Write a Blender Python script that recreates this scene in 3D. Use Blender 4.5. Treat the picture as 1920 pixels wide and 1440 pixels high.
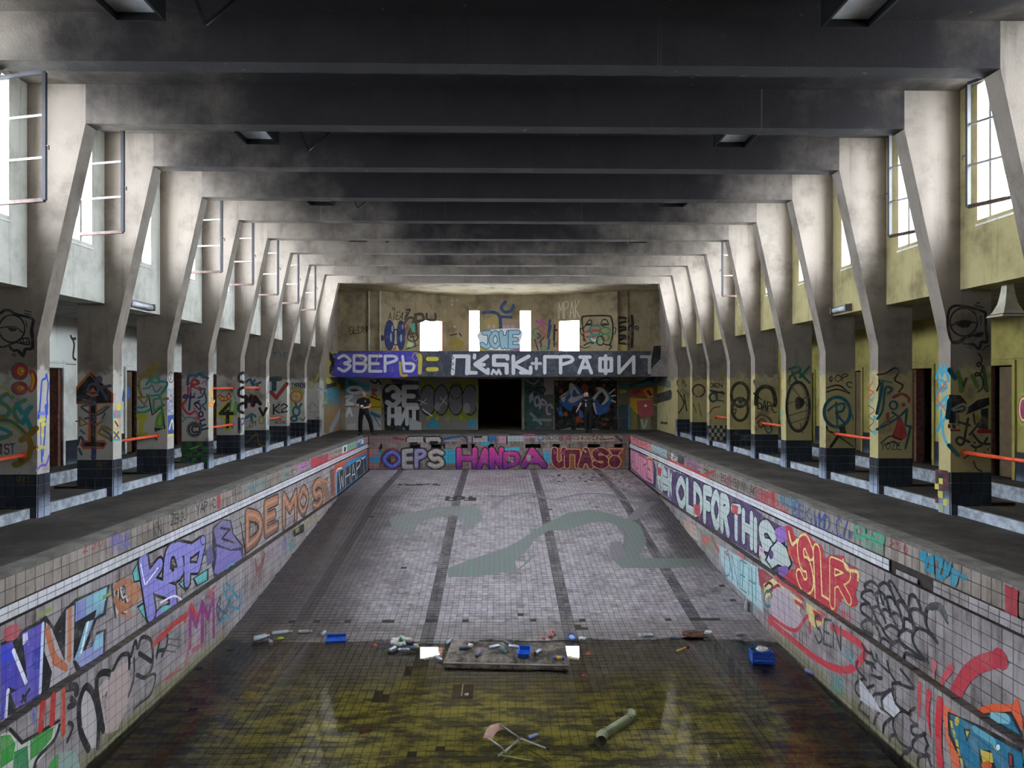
import bpy, math, random
from mathutils import Vector, Matrix
from mathutils.geometry import tessellate_polygon
S = bpy.context.scene
for o in list(bpy.data.objects): bpy.data.objects.remove(o)
COL = S.collection
random.seed(7)
R = math.radians

# ------------------------------------------------------------------ camera, world, exposure
CAMH, FPX, YAW, PIT = 1.97, 1300.0, R(1.043), R(0.054)
cam = bpy.data.objects.new('camera', bpy.data.cameras.new('camera'))
cam.data.sensor_width = 36.0
cam.data.lens = FPX / 1920 * 36.0
cam.data.clip_end = 300
cam.location = (0, 0, CAMH)
cam.rotation_euler = (R(90) + PIT, 0, -YAW)
COL.objects.link(cam)
S.camera = cam
S.view_settings.view_transform = 'Standard'
S.view_settings.look = 'None'
S.view_settings.exposure = 0.0
S.view_settings.gamma = 1.0
S.view_settings.use_curve_mapping = False
S.cycles.max_bounces = 10
S.cycles.diffuse_bounces = 7
S.cycles.sample_clamp_indirect = 8.0
SKY = 66.0
w = bpy.data.worlds.new('overcast_sky'); S.world = w; w.use_nodes = True
bg = w.node_tree.nodes['Background']
bg.inputs[0].default_value = (0.79, 0.88, 1.0, 1); bg.inputs[1].default_value = SKY

# ------------------------------------------------------------------ helpers
def lin(h, k=1.0):
    if isinstance(h, str):
        h = h.lstrip('#'); c = [int(h[i:i + 2], 16) / 255 for i in (0, 2, 4)]
    else: c = list(h)
    return tuple(k * (v / 12.92 if v <= .04045 else ((v + .055) / 1.055) ** 2.4) for v in c[:3]) + (1.0,)

def tag(o, label=None, cat=None, group=None, kind=None):
    if label: o['label'] = label
    if cat: o['category'] = cat
    if group: o['group'] = group
    if kind: o['kind'] = kind
    return o

def empty(name, loc=(0, 0, 0), rz=0):
    o = bpy.data.objects.new(name, None); o.location = loc; o.rotation_euler = (0, 0, rz)
    o.empty_display_size = .1; COL.objects.link(o); return o

def mesh_obj(name, v, f, m=None, parent=None, smooth=False):
    me = bpy.data.meshes.new(name); me.from_pydata([tuple(p) for p in v], [], f); me.update()
    if m: me.materials.append(m)
    if smooth: me.shade_smooth()
    o = bpy.data.objects.new(name, me); COL.objects.link(o)
    if parent: o.parent = parent
    return o

class MB:
    """collects solids; build() links them as one mesh object"""
    def __init__(s): s.v = []; s.f = []
    def add(s, v, f):
        n = len(s.v); s.v += [tuple(p) for p in v]; s.f += [tuple(i + n for i in q) for q in f]; return s
    def box(s, x0, x1, y0, y1, z0, z1):
        v = [(x, y, z) for z in (z0, z1) for y in (y0, y1) for x in (x0, x1)]
        return s.add(v, [(0, 2, 3, 1), (4, 5, 7, 6), (0, 1, 5, 4), (2, 6, 7, 3), (0, 4, 6, 2), (1, 3, 7, 5)])
    def bar(s, a, b, w, h=None, up=(0, 0, 1)):
        a, b = Vector(a), Vector(b); d = (b - a).normalized(); h = h or w
        u = Vector(up)
        if abs(d.dot(u)) > .98: u = Vector((1, 0, 0))
        r = d.cross(u).normalized() * w / 2; t = r.cross(d).normalized() * h / 2
        v = [p + i * r + j * t for p in (a, b) for j in (-1, 1) for i in (-1, 1)]
        return s.add(v, [(0, 2, 3, 1), (4, 5, 7, 6), (0, 1, 5, 4), (2, 6, 7, 3), (0, 4, 6, 2), (1, 3, 7, 5)])
    def tube(s, pts, rad, n=8, cap=True):
        pts = [Vector(p) for p in pts]; rads = rad if isinstance(rad, (list, tuple)) else [rad] * len(pts)
        rings = []; ref = None
        for i, p in enumerate(pts):
            d = (pts[min(i + 1, len(pts) - 1)] - pts[max(i - 1, 0)]).normalized()
            if ref is None: ref = Vector((0, 0, 1)) if abs(d.z) < .9 else Vector((1, 0, 0))
            a = d.cross(ref).normalized(); b = a.cross(d).normalized(); ref = b
            rings.append([p + rads[i] * (a * math.cos(2 * math.pi * k / n) + b * math.sin(2 * math.pi * k / n)) for k in range(n)])
        v = [q for r in rings for q in r]; f = []
        for i in range(len(pts) - 1):
            for k in range(n):
                k2 = (k + 1) % n; f.append((i * n + k, i * n + k2, (i + 1) * n + k2, (i + 1) * n + k))
        if cap: f += [tuple(range(n))[::-1], tuple(range((len(pts) - 1) * n, len(pts) * n))]
        return s.add(v, f)
    def lathe(s, prof, n=14, M=None):
        M = M or Matrix(); v = []; f = []
        for r, z in prof:
            for k in range(n): v.append(M @ Vector((r * math.cos(2 * math.pi * k / n), r * math.sin(2 * math.pi * k / n), z)))
        for i in range(len(prof) - 1):
            for k in range(n):
                k2 = (k + 1) % n; f.append((i * n + k, i * n + k2, (i + 1) * n + k2, (i + 1) * n + k))
        f += [tuple(range(n))[::-1], tuple(range((len(prof) - 1) * n, len(prof) * n))]
        return s.add(v, f)
    def build(s, name, m=None, parent=None, smooth=False): return mesh_obj(name, s.v, s.f, m, parent, smooth)

# ------------------------------------------------------------------ materials (all node based)
class NT:
    def __init__(s, name):
        s.m = bpy.data.materials.new(name); s.m.use_nodes = True; s.t = s.m.node_tree; s.n = s.t.nodes
        s.b = s.n['Principled BSDF']
    def node(s, ty, **kw):
        n = s.n.new(ty)
        for k, v in kw.items():
            if k.startswith('_'): setattr(n, k[1:], v)
        return n
    def link(s, a, b): s.t.links.new(a, b)
    def val(s, x, sock):
        if hasattr(x, 'node'): s.link(x, sock)
        else: sock.default_value = x
    def pos(s):
        if not hasattr(s, '_pos'): s._pos = s.node('ShaderNodeNewGeometry').outputs['Position']
        return s._pos
    def xyz(s):
        if not hasattr(s, '_xyz'):
            n = s.node('ShaderNodeSeparateXYZ'); s.link(s.pos(), n.inputs[0]); s._xyz = n.outputs
        return s._xyz
    def math(s, op, a, b=0.0, c=0.0, clamp=False):
        n = s.node('ShaderNodeMath', _operation=op, _use_clamp=clamp)
        for i, x in enumerate((a, b, c)): s.val(x, n.inputs[i])
        return n.outputs[0]
    def step(s, x, a, b, lo=0.0, hi=1.0):
        n = s.node('ShaderNodeMapRange', _interpolation_type='SMOOTHSTEP')
        s.val(x, n.inputs[0]); n.inputs[1].default_value = a; n.inputs[2].default_value = b
        n.inputs[3].default_value = lo; n.inputs[4].default_value = hi
        return n.outputs[0]
    def noise(s, scale, detail=5, rough=.6, stretch=None, vec=None):
        v = vec or s.pos()
        if stretch:
            mp = s.node('ShaderNodeMapping'); s.link(v, mp.inputs[0]); mp.inputs['Scale'].default_value = stretch; v = mp.outputs[0]
        n = s.node('ShaderNodeTexNoise'); s.link(v, n.inputs['Vector'])
        n.inputs['Scale'].default_value = scale; n.inputs['Detail'].default_value = detail; n.inputs['Roughness'].default_value = rough
        return n.outputs[0]
    def mix(s, f, a, b, mode='MIX'):
        n = s.node('ShaderNodeMix', _data_type='RGBA', _blend_type=mode)
        s.val(f, n.inputs[0])
        for x, i in ((a, 6), (b, 7)):
            s.val(x, n.inputs[i])
        return n.outputs[2]
    def bump(s, h, strength=.3, dist=.02):
        n = s.node('ShaderNodeBump'); n.inputs['Strength'].default_value = strength; n.inputs['Distance'].default_value = dist
        s.link(h, n.inputs['Height']); s.link(n.outputs[0], s.b.inputs['Normal'])
    def out(s, col, rough=.8, spec=.3, metal=0.0):
        s.val(col, s.b.inputs['Base Color']); s.val(rough, s.b.inputs['Roughness'])
        s.b.inputs['Specular IOR Level'].default_value = spec; s.b.inputs['Metallic'].default_value = metal
        return s.m

def plain(name, col, rough=.6, metal=0.0, var=.25, scale=6.0, spec=.4):
    t = NT(name); c = lin(col)
    dark = tuple(v * (1 - var) for v in c[:3]) + (1,)
    return t.out(t.mix(t.step(t.noise(scale), .35, .65), dark, c), rough, spec, metal)

def plaster(name, base, stain, soot_amt=1.0, rough_bump=.5, low=None):
    """painted stucco: blotches, run-down streaks, and soot from the fire under the roof"""
    t = NT(name); x, y, z = t.xyz()
    c = t.mix(t.step(t.noise(1.3, 6, .65), .42, .75), lin(base), lin(stain))
    st = t.step(t.noise(2.0, 5, .7, stretch=(3.2, 3.2, .25)), .52, .74)
    c = t.mix(t.math('MULTIPLY', st, .45), c, lin(stain, .6))
    if low:      # paler lower part, a repaint on the left fronts, with a ragged edge
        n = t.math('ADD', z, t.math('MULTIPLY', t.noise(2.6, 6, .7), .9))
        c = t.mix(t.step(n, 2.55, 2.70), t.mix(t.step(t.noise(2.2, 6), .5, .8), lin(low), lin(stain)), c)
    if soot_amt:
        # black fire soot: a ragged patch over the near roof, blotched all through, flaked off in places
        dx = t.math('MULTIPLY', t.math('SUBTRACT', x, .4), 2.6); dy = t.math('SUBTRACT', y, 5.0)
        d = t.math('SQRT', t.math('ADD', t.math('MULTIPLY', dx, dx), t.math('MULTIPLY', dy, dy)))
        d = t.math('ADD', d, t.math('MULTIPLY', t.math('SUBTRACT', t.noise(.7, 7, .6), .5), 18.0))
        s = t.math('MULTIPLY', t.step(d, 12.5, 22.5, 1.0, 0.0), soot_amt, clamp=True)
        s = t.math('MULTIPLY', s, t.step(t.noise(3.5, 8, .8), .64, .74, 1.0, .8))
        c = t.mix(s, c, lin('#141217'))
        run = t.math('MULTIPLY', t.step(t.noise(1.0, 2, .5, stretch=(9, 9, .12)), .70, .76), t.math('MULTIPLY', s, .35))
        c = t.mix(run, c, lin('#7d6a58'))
    t.bump(t.noise(38, 4, .7), rough_bump, .012)
    return t.out(c, .92, .2)

def tilemat(name, base, alt, grime, axes, pitch, org, rough=.35, gamt=.75, extra=None):
    """glazed tile: every tile has its own tone (tone cell = tile pitch), plus grime with a shape of its own"""
    t = NT(name); P = t.xyz()
    ax = [t.math('FLOOR', t.math('DIVIDE', t.math('SUBTRACT', P[a], o), p)) for a, o, p in zip(axes, org, pitch)]
    cmb = t.node('ShaderNodeCombineXYZ'); t.link(ax[0], cmb.inputs[0]); t.link(ax[1], cmb.inputs[1])
    wn = t.node('ShaderNodeTexWhiteNoise', _noise_dimensions='2D'); t.link(cmb.outputs[0], wn.inputs['Vector'])
    c = t.mix(wn.outputs[0], lin(base), lin(alt))
    g = t.step(t.noise(1.6, 7, .72), .42, .70)
    g2 = t.step(t.noise(7.0, 6, .75, stretch=(1, 1, .16) if 2 in axes else (1, 1, 1)), .46, .70)
    c = t.mix(t.math('MULTIPLY', t.math('ADD', g, g2), gamt * .72, clamp=True), c, lin(grime))
    if extra: c = extra(t, c)
    return t.out(c, rough, .45)

# paint sprayed on a surface: colour comes from the stroke; the tile joints below it show through and it is worn
def paintmat(name, axes=None, pitch=(.155, .155), org=(0, 0), wear=.5, under='#8d8379', ext=0.0):
    t = NT(name)
    at = t.node('ShaderNodeVertexColor', _layer_name='Col'); c = at.outputs[0]
    c = t.mix(t.math('MULTIPLY', t.step(t.noise(5.0, 6, .7), .45 - ext * .35, .8 - ext * .2), .35 + ext * .4), c, lin(under))
    c = t.mix(t.math('MULTIPLY', t.step(t.noise(9.0, 8, .8), .60, .66), wear), c, lin(under))
    if axes:
        P = t.xyz(); m = None
        for a, o, p in zip(axes, org, pitch):
            fr = t.math('FRACT', t.math('DIVIDE', t.math('SUBTRACT', P[a], o), p))
            k = t.math('LESS_THAN', fr, .055); m = k if m is None else t.math('MAXIMUM', m, k)
        c = t.mix(t.math('MULTIPLY', m, .62), c, lin('#2b2522'))
    return t.out(c, .55 if axes else .8, .35)

M = {}
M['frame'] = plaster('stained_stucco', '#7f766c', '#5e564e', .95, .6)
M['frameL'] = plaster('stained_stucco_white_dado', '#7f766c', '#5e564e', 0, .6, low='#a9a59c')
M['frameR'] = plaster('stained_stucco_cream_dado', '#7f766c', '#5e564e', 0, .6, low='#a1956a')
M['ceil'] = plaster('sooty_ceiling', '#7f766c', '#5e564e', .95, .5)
M['wallL'] = plaster('left_wall_paint', '#c0c0b5', '#908f83', 0, .35)
M['wallR'] = plaster('right_wall_paint', '#a1966c', '#716749', 0, .35)  # yellowish paint, darkened in part for the dimmer right side
M['aisleL'] = plaster('left_aisle_paint', '#cfd0c8', '#a7a69b', .0, .3)
M['aisleR'] = plaster('right_aisle_paint', '#91874c', '#685f36', 0, .3)  # yellow paint with some of the aisle's dimness put into the tone
M['far'] = plaster('far_wall_paint', '#9c8f73', '#6a5f4c', 0, .3)
M['reveal'] = plaster('window_reveal_paint', '#d6d2ca', '#a59f94', 0, .3)
M['orange'] = plain('orange_brick_reveal', '#7a3a14', .9, var=.35, scale=9)
M['roomL'] = plain('room_plaster_ochre', '#8b8055', .95)
M['concrete'] = plain('raw_concrete', '#8b8780', .9, var=.35, scale=3)
M['grout'] = plain('dirty_grout', '#3a342f', .95, var=.4)
M['riser'] = plain('worn_blue_white_riser', '#a4aab2', .75, var=.5, scale=7)
M['black'] = plain('black_metal', '#141416', .5, .3)
M['steel_dark'] = plain('dark_window_steel', '#2b2c30', .5, .3)  # window steel with the stiles' backlit shade put into the colour
M['steel'] = plain('painted_window_steel', '#6e6c6b', .5, .4)
M['rust'] = plain('rusty_steel', '#4d3a32', .85, .2, .5, 14)
M['rail'] = plain('orange_rail_paint', '#e8562c', .45, 0, .3, 8)
M['lamp'] = plain('lamp_plastic', '#c9cdd2', .25)
M['door'] = plain('brown_door_wood', '#5b4a32', .7)
M['brick'] = plain('exposed_brick', '#6b4539', .95, var=.5, scale=12)
M['outer'] = plain('outside_render', '#c2b8a8', .9)

def deck_extra():
    t = NT('bitumen_deck')
    c = t.mix(t.step(t.noise(.9, 7, .7), .38, .68), lin('#35322f'), lin('#575049'))
    c = t.mix(t.math('MULTIPLY', t.step(t.noise(6, 6, .75, stretch=(1, .35, 1)), .5, .75), .6), c, lin('#29272a'))
    c = t.mix(t.step(t.noise(14, 3, .6), .74, .78), c, lin('#9a958c'))
    t.bump(t.noise(60, 3), .35, .01)
    return t.out(c, .85, .25)
M['deck'] = deck_extra()
M['coping'] = plain('stone_coping', '#6f6a64', .85, var=.45, scale=4)

TP = .155                     # wall tile pitch
TY0, TZ0 = .06, -.03          # grid origin on the side walls (y, z)
def moss(t, c):
    x, y, z = t.xyz()
    zz = t.math('ADD', z, t.math('MULTIPLY', t.math('SUBTRACT', t.noise(3.0, 6), .5), .5))
    k = t.math('MULTIPLY', t.step(zz, -2.42, -2.62), t.step(y, 12.2, 13.4, 1, 0))
    return t.mix(t.math('MULTIPLY', k, .6), c, lin('#6d6a30'))
def lime_bloom(t, c):
    x, y, z = t.xyz()
    nx = t.node('ShaderNodeSeparateXYZ'); g_ = t.node('ShaderNodeNewGeometry'); t.link(g_.outputs['Normal'], nx.inputs[0])
    k = t.math('MULTIPLY', t.step(t.math('ABSOLUTE', nx.outputs[0]), .4, .6), t.step(t.math('ADD', z, t.math('MULTIPLY', t.noise(4, 6), .4)), .25, .60, 1, 0))
    return t.mix(t.math('MULTIPLY', k, .8), c, lin('#9aa6bb'))
def floor_extra(t, c):
    x, y, z = t.xyz()
    # damp dirty run along the left side of the slope
    n = t.math('ADD', x, t.math('MULTIPLY', t.math('SUBTRACT', t.noise(.6, 6), .5), 3.6))
    dmp = t.math('MULTIPLY', t.step(n, -3.6, -1.8, 1, 0), t.math('MULTIPLY', t.step(y, 11, 13.5), t.step(y, 21, 26, 1, 0)))
    n2 = t.math('ADD', x, t.math('MULTIPLY', t.math('SUBTRACT', t.noise(.7, 6), .5), 2.6))
    dm2 = t.math('MULTIPLY', t.step(n2, 3.7, 4.7), t.math('MULTIPLY', t.step(y, 15, 17), t.step(y, 21, 24, 1, 0)))
    c = t.mix(t.math('MULTIPLY', t.math('MAXIMUM', dmp, dm2), .8), c, lin('#2b2724'))
    # grime line where the slope meets the deep end
    gl = t.math('MULTIPLY', t.step(t.math('ADD', y, t.math('MULTIPLY', t.noise(2.5, 6), .7)), 13.7, 13.95, 1, 0), .5)
    c = t.mix(gl, c, t.mix(t.step(t.noise(3.0, 6), .4, .65), lin('#5d5348'), lin('#332d27')))
    # olive sludge settled in the deep end
    zz = t.math('ADD', z, t.math('MULTIPLY', t.math('SUBTRACT', t.noise(.9, 6, .65), .5), .14))
    sl = t.step(zz, -2.72, -2.80)
    ol = t.mix(t.step(t.noise(2.2, 7, .7, stretch=(1, 2.4, 1)), .42, .60), lin('#3a3414'), lin('#a89b40'))
    ol = t.mix(t.math('MULTIPLY', t.step(t.noise(.55, 5, .6), .48, .62), .55), ol, lin('#241f12'))
    return t.mix(t.math('MULTIPLY', sl, .92), c, ol)
M['tile'] = tilemat('pool_wall_tile', '#a79fa0', '#938a8b', '#554a45', (1, 2), (TP, TP), (TY0, -.52), gamt=.9, extra=moss)
M['tileU'] = tilemat('pool_rim_tile', '#9d938b', '#877c73', '#4c4036', (1, 2), (TP, TP), (TY0, TZ0), gamt=.9)
M['tileW'] = tilemat('white_lip_tile', '#d8d7dc', '#c6c4c8', '#8a7f76', (1, 2), (TP, .075), (TY0, -.34), gamt=.45)
M['tileF'] = tilemat('far_pool_tile', '#9c8f88', '#82756e', '#4d4139', (0, 2), (TP, TP), (0, -.03), gamt=.9)
M['ledge'] = tilemat('ledge_tile', '#5b5249', '#463e38', '#2e2925', (1, 0), (TP, TP), (TY0, 0), rough=.6)
M['navy'] = tilemat('navy_plinth_tile', '#1d232d', '#151a21', '#3a4350', (0, 2), (TP, TP), (0, 0), gamt=.4, extra=lime_bloom)

FTP = .12
M['ftile'] = tilemat('pool_floor_tile', '#a59c9f', '#8a8185', '#453e3e', (0, 1), (FTP, FTP), (0, 0), rough=.5, gamt=.8, extra=floor_extra)
M['fstripe'] = tilemat('lane_line_tile', '#36353b', '#28282d', '#746a68', (0, 1), (FTP, FTP), (0, 0), rough=.5, gamt=1.1, extra=floor_extra)

M['paint'] = paintmat('spray_paint_plaster', None, wear=.35, under='#a39a88')
M['paintLW'] = paintmat('spray_paint_wall_tile', (1, 2), (TP, TP), (TY0, -.52), .55, '#b5aaa0')
M['paintLU'] = paintmat('spray_paint_rim_tile', (1, 2), (TP, TP), (TY0, TZ0), .5, '#a99e93')
M['paintFW'] = paintmat('spray_paint_far_tile', (0, 2), (TP, TP), (0, -.03), .3, '#a99e93')
M['paintFL'] = paintmat('spray_paint_floor', (0, 1), (FTP, FTP), (0, 0), .9, '#6d6566', 1.0)

def water_mat():
    t = NT('murky_water'); t.n.remove(t.b)
    lw = t.node('ShaderNodeFresnel'); lw.inputs[0].default_value = 1.42
    tr = t.node('ShaderNodeBsdfTransparent'); tr.inputs[0].default_value = (.92, .91, .80, 1)
    gl = t.node('ShaderNodeBsdfGlossy'); gl.inputs['Roughness'].default_value = .015; gl.inputs[0].default_value = (1, 1, 1, 1)
    mx = t.node('ShaderNodeMixShader'); t.link(lw.outputs[0], mx.inputs[0]); t.link(tr.outputs[0], mx.inputs[1]); t.link(gl.outputs[0], mx.inputs[2])
    t.link(mx.outputs[0], t.n['Material Output'].inputs[0])
    return t.m
M['water'] = water_mat()
# ------------------------------------------------------------------ planes for things drawn on surfaces
_c, _s = math.cos(YAW), math.sin(YAW)
RT = Vector((_c, -_s, 0)); _f = Vector((_s, _c, 0)); _u = Vector((0, 0, 1))
FW = _f * math.cos(PIT) + _u * math.sin(PIT); UP = _u * math.cos(PIT) - _f * math.sin(PIT)
EYE = Vector((0, 0, CAMH))
def ray(px, py): return FW + RT * ((px - 960) / FPX) + UP * ((720 - py) / FPX)
class Plane:
    """a wall: origin, in-plane axes u (along) and v (up), normal towards the room"""
    def __init__(s, o, u, v, mat, parent=None):
        s.o = Vector(o); s.u = Vector(u).normalized(); s.v = Vector(v).normalized(); s.n = s.u.cross(s.v)
        if s.n.dot(EYE - s.o) < 0: s.n = -s.n
        s.mat = mat; s.parent = parent; s.k = 0
    def uv(s, px, py):
        d = ray(px, py); t = (s.o - EYE).dot(s.n) / d.dot(s.n); p = EYE + d * t - s.o
        return (p.dot(s.u), p.dot(s.v))
    def at(s, a, b, h=0): return s.o + s.u * a + s.v * b + s.n * h
def floor_pt(px, py, z): d = ray(px, py); return EYE + d * ((z - CAMH) / d.z)

# ------------------------------------------------------------------ the hall: dimensions
FY = lambda k: 8.33 + 2.0 * k         # front face of portal frame k
FT = .28
PX, PXL = 5.17, 5.05                  # pool half width above / below the standing ledge
PFAR, PNEAR = 27.33, 2.3
WZ = -2.69                            # water level
PROFILE = [(PFAR, -1.36), (21.9, -1.53), (13.4, -2.63), (12.6, -2.69), (5.5, -3.0), (PNEAR, -3.0)]
def floor_z(y):
    for (y1, z1), (y0, z0) in zip(PROFILE, PROFILE[1:]):
        if y >= y0: return z0 + (z1 - z0) * (y - y0) / (y1 - y0)
    return PROFILE[-1][1]
ENDY = 26.61                          # back of the last frame

def struct(o, label, cat):
    return tag(o, label, cat, kind='structure')

# deck, aisles and far deck
b = MB()
b.box(-6.9, -PX - .22, PNEAR - .22, 30.46, -.2, 0).box(PX + .22, 6.9, PNEAR - .22, 30.46, -.2, 0)
b.box(-PX - .22, PX + .22, PFAR + .22, 30.46, -.2, 0).box(-6.9, 6.9, -3.0, PNEAR - .22, -.2, 0)
deck = struct(b.build('floor', M['deck']), 'dark bitumen pool deck running round the empty basin', 'floor')
b = MB()
for sx in (-1, 1):
    b.box(*sorted((sx * (PX - .02), sx * (PX + .22))), PNEAR - .22, PFAR + .22, -.05, .002)
b.box(-PX - .22, PX + .22, PFAR - .02, PFAR + .22, -.05, .002)
struct(b.build('trim_coping', M['coping']), 'grey stone coping along the rim of the basin', 'trim')

# ------------------------------------------------------------------ tiles
def tile_mesh(name, u, v, n, w_, h_, d, mat, g=.004):
    w2, h2 = w_ / 2 - g, h_ / 2 - g
    vs = [u * a * w2 + v * c * h2 for a, c in ((-1, -1), (1, -1), (1, 1), (-1, 1))]
    e = .003
    vt = [u * a * (w2 - e) + v * c * (h2 - e) + n * d for a, c in ((-1, -1), (1, -1), (1, 1), (-1, 1))]
    fs = [(4, 5, 6, 7), (0, 1, 5, 4), (1, 2, 6, 5), (2, 3, 7, 6), (3, 0, 4, 7)]
    me = bpy.data.meshes.new(name); me.from_pydata([tuple(p) for p in vs + vt], [], fs); me.materials.append(mat); me.update()
    return me
def lay(parent, cells, u, v, n, d, nobj, name='tile', keep=.0):
    """cells: (centre, w, h, material). The nobj that show largest become objects, the rest one joined part."""
    def area(c):
        p = c[0] - EYE; dist = p.dot(FW)
        px = 960 + FPX * p.dot(RT) / dist; py = 720 - FPX * p.dot(UP) / dist
        vis = -20 < px < 1940 and -20 < py < 1460
        return (0 if vis else 1, dist)
    cells = sorted(cells, key=area)
    cache = {}; j = MB(); jm = []; mats = []
    for i, (c, w_, h_, m) in enumerate(cells):
        k = (round(w_, 4), round(h_, 4), m)
        if k not in cache: cache[k] = tile_mesh(name, u, v, n, w_, h_, d, M[m], .0016 if name == 'plinth_tile' else (.0024 if w_ < .13 else .0035))
        me = cache[k]
        if i < nobj and area((c,))[0] == 0:
            o = bpy.data.objects.new(name, me); o.location = c; o.parent = parent; COL.objects.link(o)
        else:
            if m not in mats: mats.append(m)
            j.add([c + q.co for q in me.vertices], [tuple(p.vertices) for p in me.polygons]); jm += [mats.index(m)] * 5
    if j.v:
        o = j.build(name + '_field', None, parent)
        for m in mats: o.data.materials.append(M[m])
        o.data.polygons.foreach_set('material_index', jm)
        tag(o, kind='stuff')

def pool_side(sx, name, label):
    b = MB()
    o_ = sorted
    b.box(*o_((sx * (PX + .004), sx * (PX + .3))), PNEAR, PFAR, -.49, -.03)
    b.box(*o_((sx * (PX + .05), sx * (PX + .3))), PNEAR, PFAR, -.53, -.49)
    b.box(*o_((sx * (PX + .004), sx * (PX + .3))), PNEAR, PFAR, -1.54, -.53)
    b.box(*o_((sx * (PXL + .004), sx * (PX + .3))), PNEAR, PFAR, -3.1, -1.54)
    root = struct(b.build(name, M['grout']), label, 'wall')
    u, v, n = Vector((0, 1, 0)), Vector((0, 0, 1)), Vector((-sx, 0, 0))
    cells = []; ny0, ny1 = int((6.0 - TY0) / TP), int((PFAR - TY0) / TP)
    rnd = random.Random(5 + sx)
    for i in range(ny0, ny1):
        y = TY0 + (i + .5) * TP
        for r in range(2):
            cells.append((Vector((sx * PX, y, TZ0 - (r + .5) * TP)), TP, TP, 'tileU'))
        for r in range(2):
            broken = sx > 0 and 8.0 < y < 9.1 and rnd.random() < .75
            if not broken:
                cells.append((Vector((sx * (PX - .03), y, -.34 - (r + .5) * .075)), TP, .075, 'tileW' if y > 8.9 or sx < 0 else 'tile'))
        for r in range(7):
            h = TP if r < 6 else 1.01 - 6 * TP
            z = -.53 - r * TP - h / 2
            cells.append((Vector((sx * PX, y, z)), TP, h, 'tile'))
        for r in range(8):
            z = -1.54 - (r + .5) * TP
            if z + TP / 2 > floor_z(y) + .01: cells.append((Vector((sx * PXL, y, z)), TP, TP, 'tile'))
    lay(root, cells, u, v, n, .006, 300)
    b = MB(); led = []
    for i in range(ny0, ny1):
        y = TY0 + (i + .5) * TP
        if floor_z(y) < -1.53: led.append((Vector((sx * (PX + PXL) / 2, y, -1.54)), PX - PXL + .02, TP, 'ledge'))
    lay(root, led, Vector((1, 0, 0)), Vector((0, 1, 0)), Vector((0, 0, 1)), .012, 60, 'ledge_tile')
    return root
wl = pool_side(-1, 'wall_pool_left', 'tiled side wall of the basin painted with purple and copper lettering')
wr = pool_side(1, 'wall_pool_right', 'tiled side wall of the basin painted with silver and red lettering')

# far wall of the basin with its row of overflow openings
b = MB()
b.box(-PX - .3, PX + .3, PFAR + .004, PFAR + .3, -.38, -.03).box(-PX - .3, PX + .3, PFAR + .22, PFAR + .3, -.53, -.38)
b.box(-PX - .3, PX + .3, PFAR + .004, PFAR + .3, -1.6, -.53)
wf = struct(b.build('wall_pool_far', M['grout']), 'tiled end wall of the basin with bubble lettering below overflow openings', 'wall')
cells = []
for i in range(-33, 34):
    x = (i + .5) * TP
    if abs(x) > PX: continue
    for r in range(2): cells.append((Vector((x, PFAR, -.03 - (r + .5) * .175)), TP, .175, 'tileF'))
    for r in range(5): cells.append((Vector((x, PFAR, -.53 - (r + .5) * .166)), TP, .166, 'tileF'))
lay(wf, cells, Vector((1, 0, 0)), Vector((0, 0, 1)), Vector((0, -1, 0)), .006, 300)
GUT = Plane((0, PFAR, 0), (1, 0, 0), (0, 0, 1), M['paintFW'])
holes = [(713, 716), (768, 788), (808, 827), (832, 834), (864, 877), (884, 889), (915, 926), (985, 1013), (1036, 1050), (1067, 1069), (1102, 1125), (1152, 1168)]
xs = [GUT.uv(p, 840)[0] for h in holes for p in h]
edges = [-PX] + xs + [PX]
for i in range(0, len(edges), 2):
    mesh_b = MB().box(edges[i], edges[i + 1], PFAR, PFAR + .22, -.53, -.38).build('gutter_block', M['tileF'], wf)

# pool floor: sloping slab with tiles and four lane lines
LX = [-3.85, -1.28, 1.28, 3.85]
v, f = [], []
for i, (y, z) in enumerate(PROFILE): v += [(-PX, y, z - .012), (PX, y, z - .012), (-PX, y, z - .3), (PX, y, z - .3)]
for i in range(len(PROFILE) - 1):
    a = i * 4; c = a + 4
    f += [(a, a + 1, c + 1, c), (a + 2, c + 2, c + 3, a + 3), (a, c, c + 2, a + 2), (a + 1, a + 3, c + 3, c + 1)]
f += [(0, 2, 3, 1), (len(v) - 4, len(v) - 3, len(v) - 1, len(v) - 2)]
pf = struct(mesh_obj('floor_pool', v, f, M['grout']), 'small-tiled basin floor sloping down to a flooded end', 'floor')
from mathutils import noise as mnoise
rnd = random.Random(3)
segs = {}
for j in range(int(6.6 / FTP), int(PFAR / FTP)):
    y = (j + .5) * FTP
    for k, ((y1, z1), (y0, z0)) in enumerate(zip(PROFILE, PROFILE[1:])):
        if y0 <= y < y1: break
    for i in range(-42, 42):
        x = (i + .5) * FTP
        if abs(x) > PXL: continue
        # patches where tiles have come off
        if (abs(x + 2.75) < .75 and abs(y - 23.9) < .18 and rnd.random() < .8) or (abs(x + 1.2) < .5 and abs(y - 21.6) < .2 and rnd.random() < .75) \
           or (abs(x - 2.8) < 1.1 and abs(y - 25.3) < .9 and rnd.random() < .22) or (abs(y - 13.52) < .07 and rnd.random() < .18) or rnd.random() < .0012:
            continue
        m = 'fstripe' if any(abs(x - l) < FTP for l in LX) else 'ftile'
        dz = .014 * mnoise.noise(Vector((x * .9, y * .9, 3.1))) + .006 * mnoise.noise(Vector((x * 3, y * 3, 1))) if y < 13.4 else 0
        segs.setdefault(k, []).append((Vector((x, y, floor_z(y) - .012 + dz)), FTP, FTP, m))
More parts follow.
